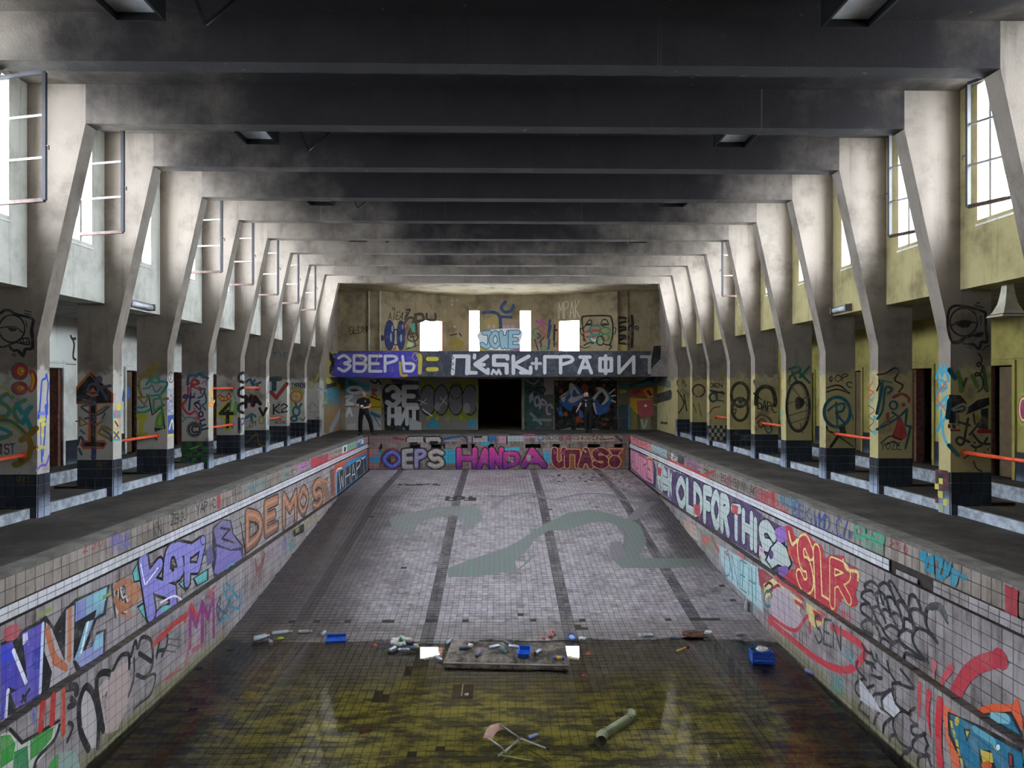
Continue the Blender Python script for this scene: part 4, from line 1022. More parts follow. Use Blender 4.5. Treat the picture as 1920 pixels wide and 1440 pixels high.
g.line('1070,1010 1130,1400', .25, PU, False).line('1190,1040 1090,1170 1290,1240 1300,1370', .21, PU, False).line('1300,1375 1190,1420', .22, PU)
g.line('1240,1170 1260,960 1320,930 1350,1080 1270,1120', .20, PU).line('1320,910 1430,930 1500,880;1400,930 1400,1160', .20, PU, False).line('1390,1060 1480,1060 1520,880', .15, PU, False)
g.line('1050,1030 1080,1180;1180,1060 1090,1180', .025, '#e6e4f5', False).line('1200,1320 1300,1270 1360,1300', .03, '#e6e4f5').ell(1290, 1060, 12, 30, BK).ell(1518, 850, 22, 40, BK).ell(1518, 850, 17, 32, PU).ell(1240, 1370, 40, 30, TE)
g.done()
g = G(LM, 'graffiti_lettering', 'dusky violet angular letters', z3)
g.fill('-10,760 20,730 60,690 130,700 150,800 220,890 220,990 140,1050 30,1120 0,1130 -20,1020', '#3b3646').fill('0,770 60,705 120,710 140,810 210,900 130,920 20,880', '#736b96').fill('20,900 120,930 200,930 210,985 130,1040 30,1105 0,1100 20,980', '#7a70b0').line('50,760 120,770 60,840 150,870', .05, '#2d2a35', False).line('90,1080 130,1030 190,1050', .04, '#5fa8a0').fill('-60,930 -20,880 0,1000 -50,1050', '#5f5a80').done()
g = G(LM, 'graffiti_lettering', 'copper bubble word outlined in black', z3)
CO = ('#7d5545', '#a8714f')
for ch, x0, x1, yb0, yb1, yt0, yt1 in (('D', 245, 360, 900, 850, 660, 640), ('E', 385, 480, 800, 740, 590, 545), ('M', 520, 620, 740, 690, 530, 500), ('O', 640, 705, 660, 620, 480, 460), ('S', 745, 815, 620, 570, 440, 400)):
    g.text(ch, '%d,%d %d,%d %d,%d %d,%d' % (x0, yb0, x1, yb1, x1, yt1, x0, yt0), .36, CO, BK, .16, '#b98a6c', gap=.06)
g.fill('800,420 860,370 850,440 880,540 840,560', '#8a6a58').line('790,390 860,420;830,370 820,450', .06, '#b5805c', False).line('200,720 240,960', .04, BK).fill('870,330 900,310 905,510 880,530', '#6d5550').done()
g = G(LM, 'graffiti_lettering', 'black letters edged in white and blue on orange red', z3)
g.fill('905,290 1165,170 1165,330 1100,370 905,540', '#bb5236').fill('920,330 970,310 1000,260 1150,195 1155,330 1000,450 915,520', '#2d7fb0').fill('930,345 1140,215 1148,325 1000,440 925,505', '#1a1d26')
g.text('WHAPT', '935,480 1145,330 1140,225 935,340', .08, '#dfe8ee', jit=.03, gap=.1).line('920,520 920,340 960,310', .05, '#dfe8ee').done()
# ---- left wall, below the ledge
g = G(LL, 'graffiti_lettering', 'black outlined pale bubble letters peeling off', z2)
g.line('500,840 560,830 570,880', .1, '#2b2a30').line('510,980 560,960 530,920', .07, '#2b2a30')
g.fill('590,1100 600,880 650,820 700,900 740,1060 730,1280 660,1300 600,1180', '#b9b1b0').line('660,1300 600,1160 590,960 640,830 700,900 735,1060 730,1280', .09, '#17171c')
g.fill('720,860 790,770 850,800 830,880 760,900 800,1180 760,1160', '#b5a5a2').line('770,1160 720,860 740,740 820,730 850,810 800,890', .09, '#17171c').fill('790,870 860,870 820,905', '#17171c').fill('830,720 960,640 980,900 880,1150 800,1190 790,920', '#ad9a96')
g.line('845,700 900,600 960,590 965,690;980,600 1010,490 1030,540 1060,460 1130,490 1140,660 1090,760 1020,740', .06, '#17171c').line('1040,580 1130,640', .07, '#17171c').line('1090,760 1160,740 1130,880 1040,960 1000,1000', .04, '#17171c').line('1000,620 1000,760 960,900', .05, '#3a373d')
g.line('1170,610 1200,470 1250,440 1240,540 1190,560;1240,540 1210,600', .06, '#17171c').line('1250,470 1360,480;1250,510 1340,530;1240,560 1310,570', .02, '#55525a').done()
g = G(LL, 'graffiti_patch', 'green and black shape with red drips', z2)
g.fill('0,1190 90,1150 170,1240 440,1085 430,1190 330,1330 250,1440 0,1440', '#c9c6c0').fill('0,1200 70,1190 110,1260 90,1380 0,1440', '#3a8f3c').fill('220,1210 400,1130 380,1220 290,1330 220,1380', '#3f8f42').fill('100,1320 200,1270 210,1440 90,1440', '#3a7d52').line('70,1150 160,1250 440,1085', .04, '#17171c', False).line('440,1120 400,1230 280,1360 250,1440', .05, '#1d1d22')
g.line('315,960 300,1150;395,900 385,1100', .09, '#b0302f', False).line('470,860 470,1180', .08, '#c05040', False).line('245,1000 250,1100', .05, '#6a6aa5', False).line('500,1240 540,1130 510,1100', .05, '#1d1d22').fill('370,1400 430,1330 430,1440 360,1440', '#3f8f42').fill('440,1330 560,1300 600,1440 450,1440', '#8da39a').done()
g = G(LL, 'graffiti_lettering', 'red arrow and purple double peak with blue tags', z2)
g.line('1150,510 1300,360 1400,290', .10, '#b23a3a', False).line('1380,330 1430,220 1480,320', .08, '#b23a3a', False).text('MM', '1420,540 1600,440 1600,150 1420,260', .16, '#83326f', jit=.03, gap=.02).line('1390,660 1420,480;1440,560 1500,520', .08, '#a85a6a')
for t, q in (('MG', '1190,415 1245,390 1245,355 1190,380'), ('WG', '1455,240 1505,210 1505,170 1455,200'), ('BURN', '1275,340 1390,280 1390,255 1275,310'), ('PS', '1300,470 1360,430 1360,390 1300,430')): g.text(t, q, .12, '#2c7d96', jit=.05)
g.line('1630,330 1650,160 1620,240 1640,330', .04, '#33404c').line('1680,130 1670,60 1700,180 1750,120 1700,60 1780,160 1800,110', .05, '#2f86a5').line('1620,220 1690,280 1720,180 1650,330', .05, '#3b5666').line('1730,230 1790,240 1810,150', .05, '#2f86a5').line('1640,360 1720,290;1700,350 1720,280', .05, '#4a8fa8')
g.fill('1200,790 1330,700 1370,690 1250,780', '#a5525a').line('1560,130 1610,80;1570,160 1600,150', .06, '#b5506a').done()
g = G(LL, 'graffiti_tag', 'dark red and lilac runs with a black block', z3)
g.line('310,1000 330,1080 380,960 340,1120', .10, '#7d4a48').line('290,1230 320,1100;340,1190 350,1080', .05, '#86606a').text('ANB', '390,1000 450,940 450,900 390,950', .14, '#8d5a78', jit=.06).line('510,970 520,850;540,930 545,840', .1, '#8d86b0').fill('590,780 675,725 675,790 600,830', '#1b1b1a').fill('610,770 640,755 635,790 615,800', '#8d8a3a').fill('680,720 820,640 760,700 690,760', '#a59870').text('WEAL', '685,750 800,660 790,630 690,710', .08, '#5a5040', jit=.08).fill('565,880 590,850 590,910 570,930', '#4aa09a').done()

# ================= right wall of the basin
g = G(RU, 'graffiti_lettering', 'pink block word at the rim corner', zw)
g.fill('1285,1340 1440,1400 1445,1455 1330,1420 1290,1380', '#cf7078'); g.org = z5
g.text('RESK', '1385,105 1510,170 1515,125 1385,70', 0.203, '#a0323f', jit=.02).fill('1370,60 1520,120 1520,180 1390,115', '#d5767e'); g.text('RESK', '1385,108 1500,160 1505,128 1385,76', 0.145, '#5a2430', jit=.02).done()
g = G(RU, 'graffiti_tag', 'dense marker tags along the rim', z5)
g.fill('1525,125 1640,175 1640,230 1530,180', '#9fb5b5').text('OSOB', '1535,180 1635,225 1635,180 1535,140', 0.145, '#5b7c86', jit=.08).text('SZETAIP', '1650,235 1720,265 1720,205 1650,180', 0.102, '#35323a', jit=.1)
g.fill('1725,200 1770,220 1770,290 1725,265', '#23252a').text('TRIBE', '1775,290 1900,340 1900,280 1775,240', 0.145, '#6a4a6a', jit=.1).line('1660,260 1920,380', 0.174, '#c23c34', False)
g.org = zr
g.fill('0,200 45,225 45,275 0,250', '#d5d5d0').fill('50,205 95,230 95,300 50,275', '#24262b').text('ARS', '5,250 45,265 45,220 5,205', 0.232, '#2a2a2e').text('MONK', '105,330 205,350 205,260 105,240', 0.116, '#8a4a7a', jit=.12)
g.line('0,270 280,400', 0.217, '#c2413a', False).text('BBIL', '240,345 320,370 320,320 240,290', 0.131, '#2b2a2a', jit=.1).line('255,355 330,330', 0.072, '#a8382e').text('2QUI GUINN.AK', '370,400 640,530 635,450 370,350', 0.131, '#2b2a2a', jit=.05, gap=.03).text('O', '400,440 440,440 440,385 400,385', .2, '#b03a40')
g.text('LEAVEM', '640,540 740,590 740,500 640,460', 0.160, '#b5414a', jit=.1, gap=.02).text('0', '725,505 745,510 745,480 725,475', .2, '#b04a50').fill('750,472 776,485 776,605 750,592', '#a53038').text('2NOZ', '775,620 885,655 885,600 775,555', 0.174, '#b03a42', jit=.07).text('9UZM', '815,575 930,620 930,550 815,510', 0.189, '#2d7f9c', jit=.04)
g.text('BEK', '905,660 1050,710 1045,620 925,560', 0.102, '#2f5590', jit=.05).text('REK', '910,690 1010,730 1010,680 910,630', 0.102, '#2f5590', jit=.08).text('VMD.CZ', '1060,740 1330,860 1330,700 1070,640', 0.102, '#2c4f92', jit=.04, gap=.08).line('1050,690 1052,720;1335,790 1335,830;1352,795 1352,835', 0.043, '#2c4f92', False)
g.line('1430,740 1380,760 1400,830 1450,800 1440,740', 0.072, '#3f9a78').line('1450,810 1580,870 1590,820 1520,800', 0.072, '#3f9a78').text('SATH', '1430,900 1600,950 1590,890 1430,830', 0.145, '#4aa588', jit=.05)
g.done()
g = G(RU, 'depth_mark', 'red stencilled depth number 250 beside a teal tag', zr)
for ch, x0, x1, yb, yt in (('2', 1640, 1665, 900, 845), ('5', 1695, 1720, 920, 865), ('0', 1745, 1775, 940, 885)): g.text(ch, '%d,%d %d,%d %d,%d %d,%d' % (x0, yb, x1, yb + 12, x1, yt + 12, x0, yt), .17, '#a0323a', gap=.08)
g.org = (1680, 920, 8)
g.line('460,960 410,930 400,990 450,1000 440,1060', 0.072, '#1f7f98').line('490,1010 465,1190 550,1200 525,1000;570,960 580,1230', 0.058, '#1f7f98', False).line('620,1010 720,1040 640,1280 720,1310', 0.065, '#1f7f98', False).line('750,1280 765,1080 790,1260 830,1120', 0.058, '#1f7f98', False).line('870,1200 1050,1310;900,1240 850,1350 900,1390 930,1290', 0.080, '#1f7f98').done()
g = G(RU, 'depth_mark', 'dark red painted block on the rim', zq)
g.fill('1790,60 1885,110 1885,320 1790,270', '#943038').done()
g = G(RM, 'graffiti_lettering', 'pink and orange letters edged in black at the corner', z5)
g.fill('1330,190 1380,170 1540,235 1565,330 1560,465 1480,410 1370,310', '#2a2f5a').fill('1370,175 1530,240 1540,430 1480,400 1375,305', '#cf8aa0').text('AUTRE', '1375,290 1530,410 1530,250 1375,185', .10, '#8a2f50', jit=.03, gap=.06).line('1500,230 1535,250 1540,420', .08, '#d59a5a').done()
g = G(RM, 'graffiti_lettering', 'silver bubble phrase outlined in black with violet fill', z5)
SV = '#b3bfba'
g.fill('1570,275 1920,420 1920,720 1850,690 1570,470', '#6a5580')
g.fill('1575,290 1620,300 1660,420 1640,480 1580,460', SV, True).line('1590,400 1600,470 1660,500', .06, BK)
g.fill('1640,330 1720,370 1710,480 1650,470', '#8f86a0').text('HOLD', '1600,470 1900,660 1910,440 1600,310', .32, SV, '#17171b', .12, gap=.1).fill('1845,570 1900,600 1895,690 1850,650', '#b5474c').fill('1575,300 1605,315 1600,375 1575,360', '#b5474c')
g.org = zr
g.fill('0,330 130,370 560,560 700,680 850,760 860,1000 800,1110 640,980 480,880 300,770 0,560', '#4b3660')
for ch, x0, x1, yb0, yb1, yt0, yt1 in (('O', 35, 110, 570, 610, 390, 410), ('L', 110, 165, 610, 640, 410, 430), ('D', 165, 230, 640, 670, 440, 460), ('F', 240, 300, 690, 730, 470, 490), ('O', 300, 370, 720, 760, 500, 520), ('R', 370, 430, 760, 800, 530, 560), ('T', 450, 520, 800, 850, 610, 620), ('H', 530, 610, 840, 900, 640, 670), ('I', 600, 660, 900, 930, 700, 720), ('S', 660, 780, 1000, 1060, 720, 780)):
    g.text(ch, '%d,%d %d,%d %d,%d %d,%d' % (x0, yb0, x1, yb1, x1, yt1, x0, yt0), .34, SV, '#141418', .14, gap=.12)
g.fill('700,1000 740,900 800,840 870,900 910,1030 880,1090 800,1050 760,1080', '#141418').fill('715,1000 750,910 800,855 860,910 895,1030 870,1060 800,1030 755,1060', SV).ell(748, 960, 18, 35, '#5b3a80')
g.fill('780,770 860,750 870,830 830,870 790,850', '#8a62ad', True).fill('800,1060 870,1050 880,1150 830,1120', '#7d58a0', True).fill('655,980 670,960 668,1010', '#c2603a').fill('870,900 910,930 900,980 875,960', '#c8552f').fill('165,580 215,590 215,680 170,650', '#b5474c').fill('450,580 500,600 495,670 455,640', '#b5474c').fill('660,890 700,920 690,950 655,930', '#c98fb0')
g.done()
g = G(RM, 'graffiti_lettering', 'red puffy letters with pale yellow linings', zr)
RD, YE = '#b52f42', '#dccb83'
g.fill('855,760 905,755 935,860 960,810 1010,790 1060,850 1130,900 1150,980 1200,965 1290,970 1320,1040 1390,1060 1410,1150 1380,1250 1400,1330 1350,1350 1290,1290 1250,1360 1200,1420 860,1170 890,1080 930,1060 900,960', RD, True)
for ch, qd in (('S', '945,1170 1055,1230 1055,900 960,830'), ('L', '1095,1300 1190,1360 1130,960 1085,935'), ('R', '1190,1330 1350,1290 1340,1080 1190,1010')):
    g.text(ch, qd, .26, RD, YE, .2, gap=.12)
g.line('880,790 905,880 945,850', .06, YE).line('1290,1000 1320,1070 1395,1090 1400,1150', .05, YE)
g.text('UNDEZ!', '1265,1420 1370,1470 1370,1420 1265,1360', .09, '#b03a46', jit=.05).done()
g = G(RM, 'graffiti_drawing', 'rows of black fish scales', zq)
for q in ('745,110 730,70 780,40 830,80 850,150 870,210', '840,70 880,50 920,90 960,190', '920,100 910,50 940,50 1010,180 1030,210', '770,210 710,160 720,120 780,110 820,170 840,250', '800,140 850,120 890,170 920,270', '880,170 930,160 990,250 1010,330', '960,210 1010,180 1060,260 1110,380', '1060,220 1070,150 1110,150 1150,240', '790,330 710,270 705,220 760,210 800,280 830,350', '790,240 830,230 860,280 890,350', '850,280 880,250 930,290 980,400', '920,300 960,280 1010,320 1030,400', '980,220 1000,190 1060,270', '1070,340 1070,260 1130,250 1190,300', '790,440 720,400 715,350 770,330 830,400 850,470', '790,360 830,340 890,440 940,490', '890,390 930,370 990,410', '1020,380 1030,320 1080,340 1100,390', '1280,500 1200,380 1185,280 1230,220 1300,260 1355,350', '1210,650 1010,500 990,430 1040,400 1090,420', '1280,500 1190,410 1110,400 1090,470 1130,560 1210,650', '860,530 850,480 880,470 920,500', '930,550 930,510 980,490 1040,540', '1020,640 1040,580 1100,600 1200,640'):
    g.line(q, .045, '#26262b')
g.line('1230,230 1300,230 1340,300', .09, '#3a3a3f').done()
g = G(RM, 'graffiti_patch', 'red curved sprays and orange flame edge', zq)
g.line('1750,620 1600,660 1490,750 1420,880 1400,940', .17, '#b23644').line('1750,620 1752,622', .22, '#a83040').line('1380,690 1320,780 1300,860', .09, '#c04a54', taper=True).line('1255,650 1250,780', .09, '#c76a70', taper=True)
g.fill('1560,1000 1680,960 1850,960 1880,900 1920,1080 1920,1160 1850,1040 1620,1040', '#d85a35').fill('1600,1030 1840,1015 1920,1200 1920,1260', '#1c1c24').fill('1640,1045 1820,1040 1900,1190 1760,1110', '#1e6f8f').line('1700,1060 1800,1070', .1, '#7fb5c4').done()
# ---- right wall, below the ledge
g = G(RL, 'graffiti_lettering', 'pale blue letters on a red and green patchwork', zr)
g.fill('80,690 180,740 200,860 110,800', '#bcae9f').text('IVATTE', '85,760 180,810 180,740 85,690', .12, '#b5696a', jit=.04).fill('200,760 330,830 330,960 230,880', '#7c8a78').line('300,830 350,930', .1, '#a3444c', False).fill('220,800 280,830 280,900 225,860', '#b5605c')
g.fill('360,890 650,1060 690,1400 420,1140 370,1010', '#a9c4c8').text('DNEH', '390,1110 640,1310 640,1070 390,930', .06, '#2f7d84', jit=.02).line('420,930 460,1140;540,1000 530,1200;600,1060 610,1370', .05, '#2f7d84').text('PV', '405,990 450,1010 450,950 405,930', .14, '#b5434c').fill('480,940 540,960 540,1010', '#c56a72').done()
g = G(RL, 'graffiti_drawing', 'red and yellow fringed shape with lilac strokes', zr)
g.fill('645,1060 700,1080 760,1130 700,1240 660,1190', '#8f3540').fill('690,1180 760,1140 980,1310 960,1380 880,1350 800,1270 740,1260 700,1300', '#d5c383').line('700,1200 730,1170 760,1200 720,1240', .05, '#2b2a2e').line('750,1230 800,1190 850,1260 960,1330 990,1360', .06, '#a52f3c').fill('760,1220 820,1200 930,1330 950,1440 780,1440 750,1330', '#ab9ca8').line('780,1280 800,1420;830,1300 850,1430;880,1330 890,1440', .06, '#9a86a8')
g.line('730,1440 780,1410 900,1440', .06, '#b03a42').fill('1010,1320 1060,1340 1100,1440 1020,1440', '#d0bd7d').fill('1060,1360 1150,1400 1160,1440 1080,1440', '#a53440').ell(725, 1290, 30, 60, '#2b6a74', ring=.05); g.org = zq
g.fill('20,200 60,90 160,100 260,300 240,410 160,430 40,330', '#b3a3a8').line('70,110 90,300;110,130 130,330;160,160 180,380', .06, '#9d8ca5').line('20,300 200,410 300,300 320,420', .07, '#b53a44').fill('300,210 430,300 420,360 350,390 310,330', '#d3c27d').fill('340,250 430,300 400,340 360,330', '#a8323c').line('40,330 20,360 0,330', .05, '#b53a44').line('60,0 120,60 200,110 270,180', .06, '#b53a44')
g.line('20,340 250,530 400,640 540,700 640,690 720,600 730,550 640,470 480,380', .11, '#bb3a45').text('SEN', '350,480 560,560 560,380 350,280', .10, '#303036', jit=.04).text('HYE', '565,600 625,630 625,570 565,540', .1, '#3a8a98', jit=.06).line('620,600 650,660', .06, '#5aa0b5').text('SLUEZ', '475,830 580,890 570,790 480,730', .1, '#2f8a92', jit=.06)
for x in (240, 260, 290): g.line('%d,420 %d,520' % (x, x + 5), .03, '#5a4a44')
g.done()
g = G(RL, 'graffiti_drawing', 'large black scallops and eye outlines', zq)
for q in ('710,510 740,560 790,590', '730,560 730,630 800,660', '780,570 800,630 830,640', '820,590 840,650 880,690 910,720', '900,640 920,720 970,800', '1000,700 1100,840 970,800', '680,640 670,690 740,780', '740,650 770,660 810,690', '790,710 770,650', '720,770 670,800 660,850 690,900 740,910', '740,910 740,850 800,820', '850,770 780,740', '690,980 720,930 790,960 860,1000', '790,960 800,890 870,880 940,850', '870,1000 860,920 920,850', '940,860 960,950 1070,1040', '950,850 940,810 1000,800', '760,1060 690,1000', '800,1110 820,1050 860,1000', '870,1170 880,1110 940,1060', '870,1000 940,1050', '1080,1040 1000,1010 950,1060 950,1150 1000,1250 1080,1300', '1110,990 1070,1020 1080,1080 1130,1120', '1130,1120 1085,1130 1090,1180 1140,1200 1190,1180', '1130,1210 1090,1250 1110,1310 1190,1350', '1170,1180 1210,1270', '920,1240 930,1200 970,1190', '1040,1330 1080,1290', '1130,1420 1140,1360 1200,1350 1230,1420', '1200,1280 1190,1320 1220,1350', '1000,1370 1040,1310'):
    g.line(q, .042, '#26262b')
g.ell(848, 765, 18, 18, BK).fill('690,770 790,900 850,1000 900,1050 800,1000 700,930', '#c5c3c8').fill('870,930 930,870 960,960 1000,1010 950,1060 880,1000', '#c9c8cc').done()
g = G(RL, 'graffiti_patch', 'red stripes beside a blue face edged in orange', zq)
g.line('1145,815 1140,1070', .08, '#c2404a', taper=True).line('1215,875 1205,1020 1225,1200', .09, '#c02f42', taper=True).line('1300,940 1285,1150 1300,1440', .12, '#c2303f')
g.fill('1320,960 1380,1000 1440,1050 1440,1440 1400,1440 1340,1200', '#dd6a45').fill('1355,1015 1600,1120 1920,1290 1920,1440 1480,1440 1360,1190', '#17181d').fill('1375,1035 1440,1060 1560,1130 1700,1210 1920,1330 1920,1440 1500,1440 1440,1300 1380,1180', '#1f6f8c')
for x, y in ((1385, 1120), (1405, 1190), (1425, 1260), (1440, 1330), (1460, 1400)): g.fill('%d,%d %d,%d %d,%d %d,%d' % (x - 15, y - 40, x + 5, y - 30, x + 15, y + 25, x - 5, y + 15), '#c9b04a')
g.ell(1425, 1090, 18, 35, '#c9b04a').fill('1475,1145 1535,1150 1500,1250', '#17181d').fill('1490,1160 1520,1165 1500,1210', '#c9b04a').fill('1590,1300 1680,1310 1720,1440 1600,1440', '#17181d').fill('1600,1300 1690,1330 1700,1400 1620,1400', '#c9b04a').ell(1650, 1420, 40, 30, '#c25a35').ell(1735, 1285, 16, 22, '#cfe2e8').fill('1660,1190 1690,1210 1730,1330 1690,1260', '#c9b04a').fill('1810,1320 1850,1340 1860,1440 1815,1440', '#26262b').fill('1820,1340 1840,1350 1840,1420 1822,1420', '#a3303c').line('1560,1150 1700,1240', .08, '#5fa0b5').done()
# ================= columns of the white aisle side
OL, TL, GN = '#7d6a1e', '#1f8286', '#8f9a2a'
g = G(CF[1], 'graffiti_drawing', 'black half-lidded eye character with clenched teeth', cE)
g.line('-40,230 20,210 70,175 150,180 230,230 420,275 490,310 500,360 480,450 490,560 480,740 380,760 350,860 280,790 250,770 210,780 160,740 140,690', .075, BK)
g.line('500,340 475,480 490,600 490,740', .09, BK).line('0,720 60,725 140,690 240,650 330,590', .06, BK).ell(180, 450, 195, 205, BK, 26, ring=.045).line('-10,440 150,420 260,440 340,510', .035, BK).fill('110,430 270,445 230,490 160,490 130,460', BK)
g.line('240,650 340,600 420,595 440,640 430,690 240,655', .04, BK).line('310,625 320,680;350,605 360,690;400,600 400,690;300,655 440,655', .025, BK, False)
g.line('370,180 470,200;370,220 470,245;390,330 410,420;190,830 240,840;190,850 235,865', .03, BK).line('280,790 350,850 380,770', .09, BK, False).done()
g = G(CF[1], 'graffiti_lettering', 'teal, yellow and olive letters under two red eyes', cA)
for cx, cy in ((268, 260), (265, 490)):
    g.ell(cx, cy, 118, 122 if cy < 300 else 95, '#4b4956').ell(cx + 8, cy - 2, 100, 100 if cy < 300 else 82, '#9c2b2b').ell(cx + 15, cy, 52, 60 if cy < 300 else 40, '#a08a22').ell(cx + 20, cy + 2, 30, 32 if cy < 300 else 24, '#b07030').ell(cx + 35, cy - 5, 12, 12, '#d8c8b0')
g.line('430,270 465,340 460,440 420,510', .16, '#a5282a').line('440,300 455,390 425,500', .07, '#c2a32a')
for dx, c, w in ((14, GN, .10), (0, TL, .12), (-14, OL, .05)):
    g.line([(170 + dx, 610), (110 + dx, 570), (30 + dx, 600), (0 + dx, 670), (80 + dx, 720), (130 + dx, 790), (90 + dx, 860), (0 + dx, 870)], w, c).line([(340 + dx, 650), (230 + dx, 710), (190 + dx, 820), (250 + dx, 930), (290 + dx, 940)], w, c)
g.line('230,700 310,820 420,740 380,800 310,960', .13, TL).line('360,900 430,1050', .13, TL).line('0,470 90,500 160,590', .06, GN)
for i, c in enumerate((OL, '#4a4a5c', TL, GN)): g.line([(0, 900 + 22 * i), (140, 920 + 20 * i), (270 - 5 * i, 1010 + 18 * i), (370 - 14 * i, 1120 + 8 * i)], .07, c)
g.line('-10,1020 90,1060 150,1110 90,1140 0,1150', .11, TL).line('0,1190 120,1150 160,1080', .05, OL).line('290,1190 380,1130 490,1030;370,1140 420,1260 390,1400 300,1480 210,1520', .17, OL).line('420,1300 500,1290', .09, OL)
g.text('1ST', '-20,1380 210,1370 210,1240 -20,1240', .13, '#2b2723', jit=.04, gap=.1).done()
g = G(IL[1], 'graffiti_drawing', 'blue outlined tall tool shape with yellow dabs', cA)
g.line('560,1440 560,1300;525,880 545,640 560,420 580,370 610,360 625,300 640,380 650,440 635,620 640,740 610,960 600,1150 575,1400', .055, '#2343a8').fill('600,720 640,680 650,840 610,850', '#2343a8').line('515,890 530,800', .08, '#2343a8').line('540,830 600,830', .09, '#7470cc')
g.line('540,930 600,910;545,990 600,975;550,1110 580,1130', .09, '#cdc43a').ell(540, 1050, 45, 55, '#bfa648').line('500,1300 600,1285', .07, '#bfa648').line('545,960 550,1250', .03, '#2b3fa0', False)
g.org = (0, 800, 8); g.line('545,660 620,580 690,570 735,430', .06, '#5b3fa8').line('620,350 625,520', .06, '#2343a8').done()
g = G(CF[2], 'graffiti_drawing', 'black triangle totem with an eye, edged in red and olive', cA)
g.fill('1030,470 1220,245 1530,560 1530,690 1310,700 1305,1190 1410,1190 1445,1240 1400,1310 1120,1310 1080,1250 1110,1190 1190,1190 1200,710 1030,700', '#b0502f').fill('1035,520 1225,275 1505,560 1505,680 1290,690 1290,1215 1420,1225 1400,1275 1120,1275 1120,1220 1225,1215 1225,700 1035,680', '#141417')
g.line('1045,500 1215,300 1290,390;1040,670 1200,680', .025, OL, False).ell(1260, 500, 85, 90, '#4a4858').ell(1255, 505, 55, 55, '#17171b').fill('1215,540 1255,475 1300,540', '#b5582f').line('1180,560 1240,590 1320,580', .05, '#b5582f').ell(1340, 370, 48, 48, '#47455a').line('1290,380 1400,560 1440,640;1380,480 1490,455', .10, '#47455a')
g.line('1120,640 1300,700 1100,740 1300,850 1470,740;1150,900 1290,880 1240,960 1320,980', .07, '#4f4d5c').line('1300,820 1440,730;1290,980 1380,940', .06, OL).line('1075,880 1180,970 1080,1000 1075,880;1030,935 1080,935', .05, OL, False)
g.line('1330,1090 1390,1010 1490,1050;1340,1100 1500,1180', .08, OL).line('1380,1040 1490,1120 1500,1200', .06, '#47505a').line('1050,1250 1080,1150 1120,1180 1130,1240', .08, '#4a4858').line('1070,1310 1100,1380', .08, '#4a4858').line('1270,1310 1265,1430', .16, '#3b3d66').line('1090,1060 1140,1100;1380,900 1420,830', .06, '#4a5070')
g.org = (0, 800, 8); g.done()
g = G(CF[2], 'graffiti_tag', 'thin olive tag on the tile plinth', (0, 800, 8), .0135)
g.text('HEKT', '1450,600 1610,600 1610,530 1450,530', .11, '#6d5f28', jit=.08).done()
g = G(CF[1], 'graffiti_tag', 'thin olive tag on the tile plinth', (0, 800, 8), .0135)
g.text('HEKT', '250,840 460,840 460,750 250,750', .11, '#6d5f28', jit=.08).done()
g = G(IL[2], 'graffiti_drawing', 'small totem of cyan, yellow and black dabs', cA)
g.ell(1600, 745, 35, 50, '#c9a93a').fill('1520,790 1625,790 1625,890 1520,890', '#2390a8').line('1530,800 1600,900;1560,800 1620,880', .05, '#c05a60', False).fill('1540,900 1600,900 1600,1020 1540,1020', '#c8b05a').line('1555,940 1590,1000', .07, '#2a3060', False).fill('1525,1060 1625,1060 1625,1180 1525,1180', '#c2a94a').line('1535,1080 1610,1170;1600,1080 1540,1160', .06, '#2a3a70', False).line('1530,1185 1620,1185', .06, '#2390a8').done()
g = G(CF[3], 'graffiti_drawing', 'olive-haired figure with teal face and green slabs', cB)
g.line('480,240 540,210 550,165 500,150 440,200 430,290 520,290', .09, OL).line('420,300 330,340 290,430 310,550 340,610', .08, OL).line('280,610 420,610 365,710 280,610', .05, OL, False).line('660,460 580,590 590,630 680,630', .08, OL)
g.line('390,440 470,350 550,350 560,410 450,390', .07, TL).line('560,400 670,410 640,520 570,590', .07, TL).line('350,495 430,480 470,450 520,540 600,470', .05, TL).fill('380,565 480,580 560,560 580,590 480,605 400,600', TL).ell(455, 408, 12, 10, TL).line('480,380 530,400', .05, GN)
g.line('260,745 330,750 390,730;260,810 360,815 440,780', .07, TL).fill('425,610 610,610 640,720 480,850 440,720', '#a09a94').line('430,615 470,850 640,710', .04, BK, False).line('490,640 590,620 610,710 490,800 490,640', .06, '#2d8a52', False).fill('520,880 600,770 640,770 640,1040 510,1040 500,970', '#8f9a3a').line('600,760 640,1030', .05, BK, False).line('540,900 600,790 610,1000 530,1000 540,900', .05, '#2d8a52', False).fill('500,1020 640,1030 560,1060 505,1080', BK)
g.line('280,860 390,860 330,950 320,1060', .13, '#a3a02c').line('290,900 380,890', .1, '#a3a02c').line('270,1110 400,1100', .09, '#a3a02c').done()
g = G(IL[3], 'graffiti_tag', 'blue capitals running down the column edge', cB)
g.ell(722, 342, 35, 70, '#33373f', ring=.045).line('715,380 725,310', .05, '#33373f', False)
for ch, y in (('M', 570), ('O', 660), ('C', 740), ('K', 830)): g.text(ch, '685,%d 755,%d 755,%d 685,%d' % (y, y, y - 75, y - 75), .13, '#2a5aa8', jit=.03, gap=.05)
g.fill('680,855 762,845 762,1110 680,1120', '#24407f').line('700,1040 740,920 755,1040', .08, '#d0cba0').fill('680,1110 762,1100 762,1130 680,1140', '#c9b44a').done()
g = G(CF[4], 'graffiti_drawing', 'red and navy cloud scrawl above a copyright ring', cB)
g.line('950,440 960,340 1020,310 1060,330 1110,290 1160,330 1220,350', .11, '#25506a').line('1000,470 1020,380 1080,390 1100,420 1040,440', .10, '#a02c3a').line('980,420 1060,490 1120,480 1130,560', .06, '#a02c3a').line('1140,430 1190,390 1200,440', .06, '#8a6a88')
